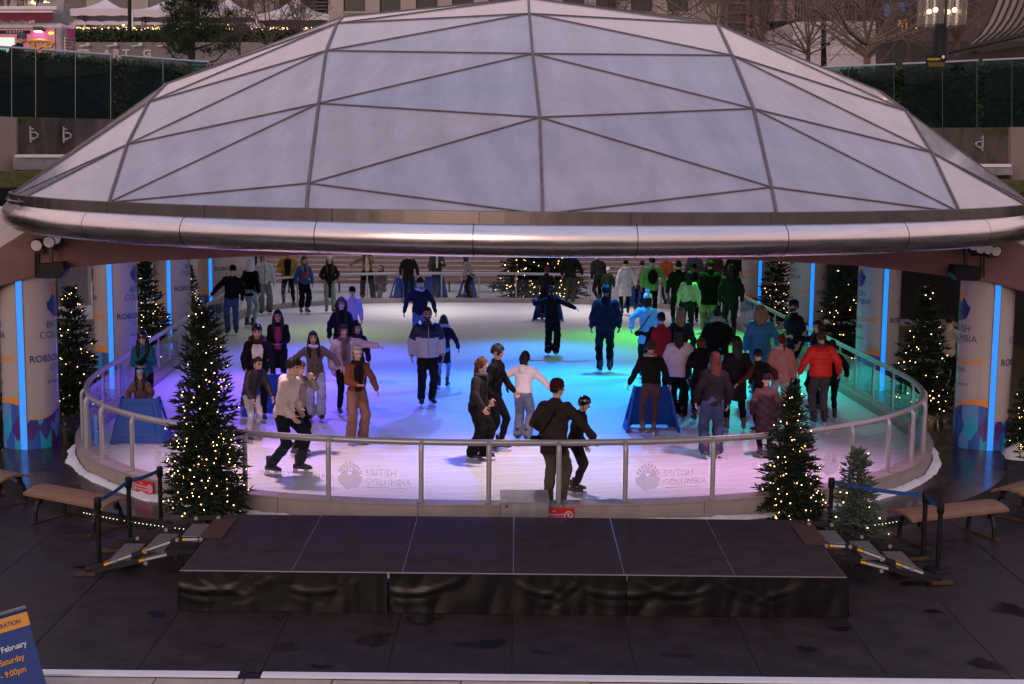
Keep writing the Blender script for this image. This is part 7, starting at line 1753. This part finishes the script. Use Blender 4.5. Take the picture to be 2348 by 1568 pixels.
# ribbed pavilion roof
t = thing('pavilion', 'pavilion with a sweeping ribbed beige roof at the upper right', 'pavilion', W(2260, 160, 38)); M_proof = mat('pavilion_roof', (.27, .22, .19), .7, var=.15, scale=2); YP = 38.
curve = [(2140, 128), (2180, 120), (2215, 105), (2243, 82), (2262, 55), (2276, 24), (2290, -14), (2308, -60)]; NS = 14
cw = [W(x, y, YP) for x, y in curve]; sw = W(2360, 76, YP-1.2)-W(2160, 122, YP); sw = sw*1.25
for k in range(NS):
    m = MB(); a = [p+sw*((k+.06)/NS)+V((0, .25*k/NS, 0)) for p in cw]; b = [p+sw*((k+.94)/NS)+V((0, .25*k/NS, 0)) for p in cw]; n = len(a); th = V((.05, .12, -.03)); 
    m.loft([[a[i], b[i], b[i]+th, a[i]+th] for i in range(n)]); m.build('roof_strip', M_proof, t)
    m = MB(); m.tube([p+sw*(k/NS)+V((0, -.02, 0)) for p in cw], .03, 6); m.build('rib', M_dark, t)
qbox([W(2170, 150, YP-.1), W(2420, 128, YP-.1), W(2420, 92, YP-.1), W(2170, 134, YP-.1)], (0, .3, 0)).build('fascia_beam', mat('dark_timber', (.05, .034, .028), .7, var=.2), t)
for x in (2230, 2300, 2362): qbox(wq(x, x+14, 118, 118, 190, 190, flat(YP+.3)), (0, .3, 0)).build('post', M_dark, t)
qbox(wq(2170, 2450, 135, 120, 230, 230, flat(YP+2)), (0, .3, 0)).build('back_wall', M_dark, t)

# food truck
YK = 38.; t = thing('food_truck', 'magenta food truck with a dark red awning and a lit hatch', 'food truck', W(60, 240, YK))
M_mag = mat('truck_magenta', (.50, .02, .20), .3, var=.05, coat=.4); M_maroon = mat('awning_maroon', (.16, .012, .03), .75); M_wh2 = mat('truck_white', (.62, .57, .60), .35, var=.05); M_gld = mat('ornament_gold', (.60, .36, .05), .4, var=.2, scale=9)
qbox(wq(-90, 126, 64, 64, 245, 245, flat(YK)), (0, 1.2, 0)).build('body', M_mag, t)
qbox(wq(-90, 142, 52, 53, 66, 66, flat(YK-.05)), (0, 1.25, 0)).build('roof_band', M_wh2, t, bevel=.04)
qbox(wq(126, 143, 60, 62, 245, 245, flat(YK-.04)), (0, .5, 0)).build('corner_trim', M_galv, t, bevel=.05)
e0, e1 = W(143.5, 64, YK+.02), W(172, 67, YK+1.2); dz = e0.z-W(143, 245, YK).z; m = MB(); m.add([e0, e1, e1-V((0, 0, dz)), e0-V((0, 0, dz))]+[q-V((.08, 0, 0)) for q in (e0, e1, e1-V((0, 0, dz)), e0-V((0, 0, dz)))], [(0, 1, 2, 3), (7, 6, 5, 4), (0, 4, 5, 1), (1, 5, 6, 2), (2, 6, 7, 3), (3, 7, 4, 0)]); m.build('end_wall', M_mag, t)
for k in range(16):
    z = V((0, 0, -.26-.075*k)); m = MB(); m.bar(e0.lerp(e1, .06)+z+V((.015, 0, 0)), e0.lerp(e1, .94)+z+V((.015, 0, 0)), .04, .055); m.build('shutter_slat', M_steel, t)
# awning with a scalloped edge
m = MB(); A, B = W(-60, 22, YK), W(128, 22, YK); out = V((0, -.28, -.06)); N = 30; top_ = []; lowr = []
for j in range(N+1): p = A.lerp(B, j/N); top_.append(p); lowr.append(p+out)
for j in range(N): m.add([lowr[j], lowr[j+1], top_[j+1], top_[j]], [(0, 1, 2, 3)]); m.add([lowr[j]-V((0, 0, .25+.025*math.sin(j*1.6))), lowr[j+1]-V((0, 0, .25+.025*math.sin((j+1)*1.6))), lowr[j+1], lowr[j]], [(0, 1, 2, 3)])
m.build('awning', M_maroon, t); m = MB(); m.bar(A+V((0, -.05, .03)), B+V((.05, -.05, .03)), .10, .10); m.build('awning_box', M_wh2, t, bevel=.02); m = MB(); m.bar(lowr[0]-V((0, .01, .02)), lowr[-1]-V((0, .01, .02)), .04, .05); m.build('front_bar', M_wh2, t)
qbox(wq(85, 147, 6, 6, 54, 54, flat(YK+.4)), (0, .6, 0)).build('roof_vent', M_galv, t, bevel=.03)
qbox(wq(-40, 33, 86, 86, 120, 120, flat(YK-.02)), (0, .1, 0)).build('service_hatch', glow('hatch_light', (.9, .95, .85), .75), t)
qbox(wq(-60, 68, 69.5, 69.5, 77, 77, flat(YK-.04)), (0, .03, 0)).build('name_plate', M_black, t); m = MB(); flat_text(m, 'cuisine', .10, W(33, 75.2, YK-.055), (1, 0, 0), (0, 0, 1), 0, 'CENTER', .015, space=1.5); m.build('name_lettering', M_white, t)
m = MB(); c = W(87, 66, YK-.12); m.box(c-V((.11, .06, .06)), c+V((.11, .08, .05))); m.build('side_lamp', M_wf, t); m = MB(); m.box(c-V((.09, .05, .075)), c+V((.09, .06, -.062))); m.build('lamp_glow', glow('truck_lamp', (1, .85, .95), 12), t)
m = MB(); m.sphere(W(117, 76, YK-.02), .05, 8, 6, sc3=(1.4, .4, .7)); m.build('marker_light', glow('amber_marker', (1, .5, .05), 3), t)
m = MB(); r = random.Random(3)
def scroll(cx, cy, R, turns, a0, dr=1):
    pts = []; n = 26
    for j in range(n+1): f = j/n; a = a0+dr*turns*2*math.pi*f; q = R*(1-f*.85); pts.append(W(cx+q*math.cos(a), cy-q*math.sin(a)*.85, YK-.03))
    m.tube(pts, [.03*(1-.5*j/n) for j in range(n+1)], 5)
for cx, cy, R, tn, a0, d_ in ((72, 102, 10, 1.2, 2.5, -1), (92, 99, 9, 1.3, .5, 1), (112, 103, 11, 1.2, 2.2, -1), (78, 116, 8, 1.3, 1., 1), (100, 116, 12, 1.4, 3., -1), (118, 118, 7, 1.2, 0, 1), (62, 113, 7, 1.1, 2, 1)): scroll(cx, cy, R, tn, a0, d_)
m.tube([W(58, 96, YK-.03), W(75, 93, YK-.03), W(92, 92.5, YK-.03), W(110, 94, YK-.03), W(125, 100, YK-.03)], [.02, .045, .05, .045, .02], 6); m.build('gold_ornament', M_gld, t)
# warm lamps of the arcades (their fittings are in the ceilings)
M_ceil = glow('arcade_lamp', (1., .62, .28), 3)
for i, (x, y) in enumerate(((-11.5, 27.5), (-11.5, 33.), (13.2, 29.5), (13.2, 36.))):
    nm = ['nearest in the left arcade', 'farther in the left arcade', 'nearest in the right arcade', 'farther in the right arcade'][i]
    z = 4.2; tt = thing('ceiling_lamp', 'round warm ceiling lamp %s' % nm, 'ceiling lamp', (x, y, z), 0, 'arcade ceiling lamps'); m = MB(); m.lathe([(.02, .06), (.16, .05), (.18, 0), (.16, -.005)], 18); m.build('housing', M_white, tt, local=True); m = MB(); m.lathe([(.14, -.008), (.02, -.012)], 18); m.build('lamp_disc', M_ceil, tt, local=True)
    l = bpy.data.lights.new('lamp_light', 'SPOT'); l.energy = 110 if x < 0 else 55; l.color = (1, .70, .30); l.spot_size = R_(140); l.spot_blend = 1; l.shadow_soft_size = .14
    o = bpy.data.objects.new('lamp_light', l); COL.objects.link(o); o.location = (x, y, z-.05)
# people added after the setting: the man by the food truck and the dark figures beyond the right pillars
PEOPLE.clear()
person(44, 246, 78, 66, 'man in grey beanie and dark jacket before the food truck', top='jacket', tc=(.02, .02, .035), pc=BK, hat='beanie', hc=(.10, .10, .12), hs='short', hair='dark', hp=16, z=6.1, skates=False, group='people beyond the rink', lean=10)
person(2166, 905, None, 120, 'person in pale top standing behind the nearest right pillar', top='hoodie', tc=(.45, .36, .26), pc=BK, hs='short', hair='dark', h=1.75, z=.0, skates=False, group='people beyond the rink', ar='fwd')
for i, q in enumerate(PEOPLE): build_person(*q, i+200)
finish_jobs()
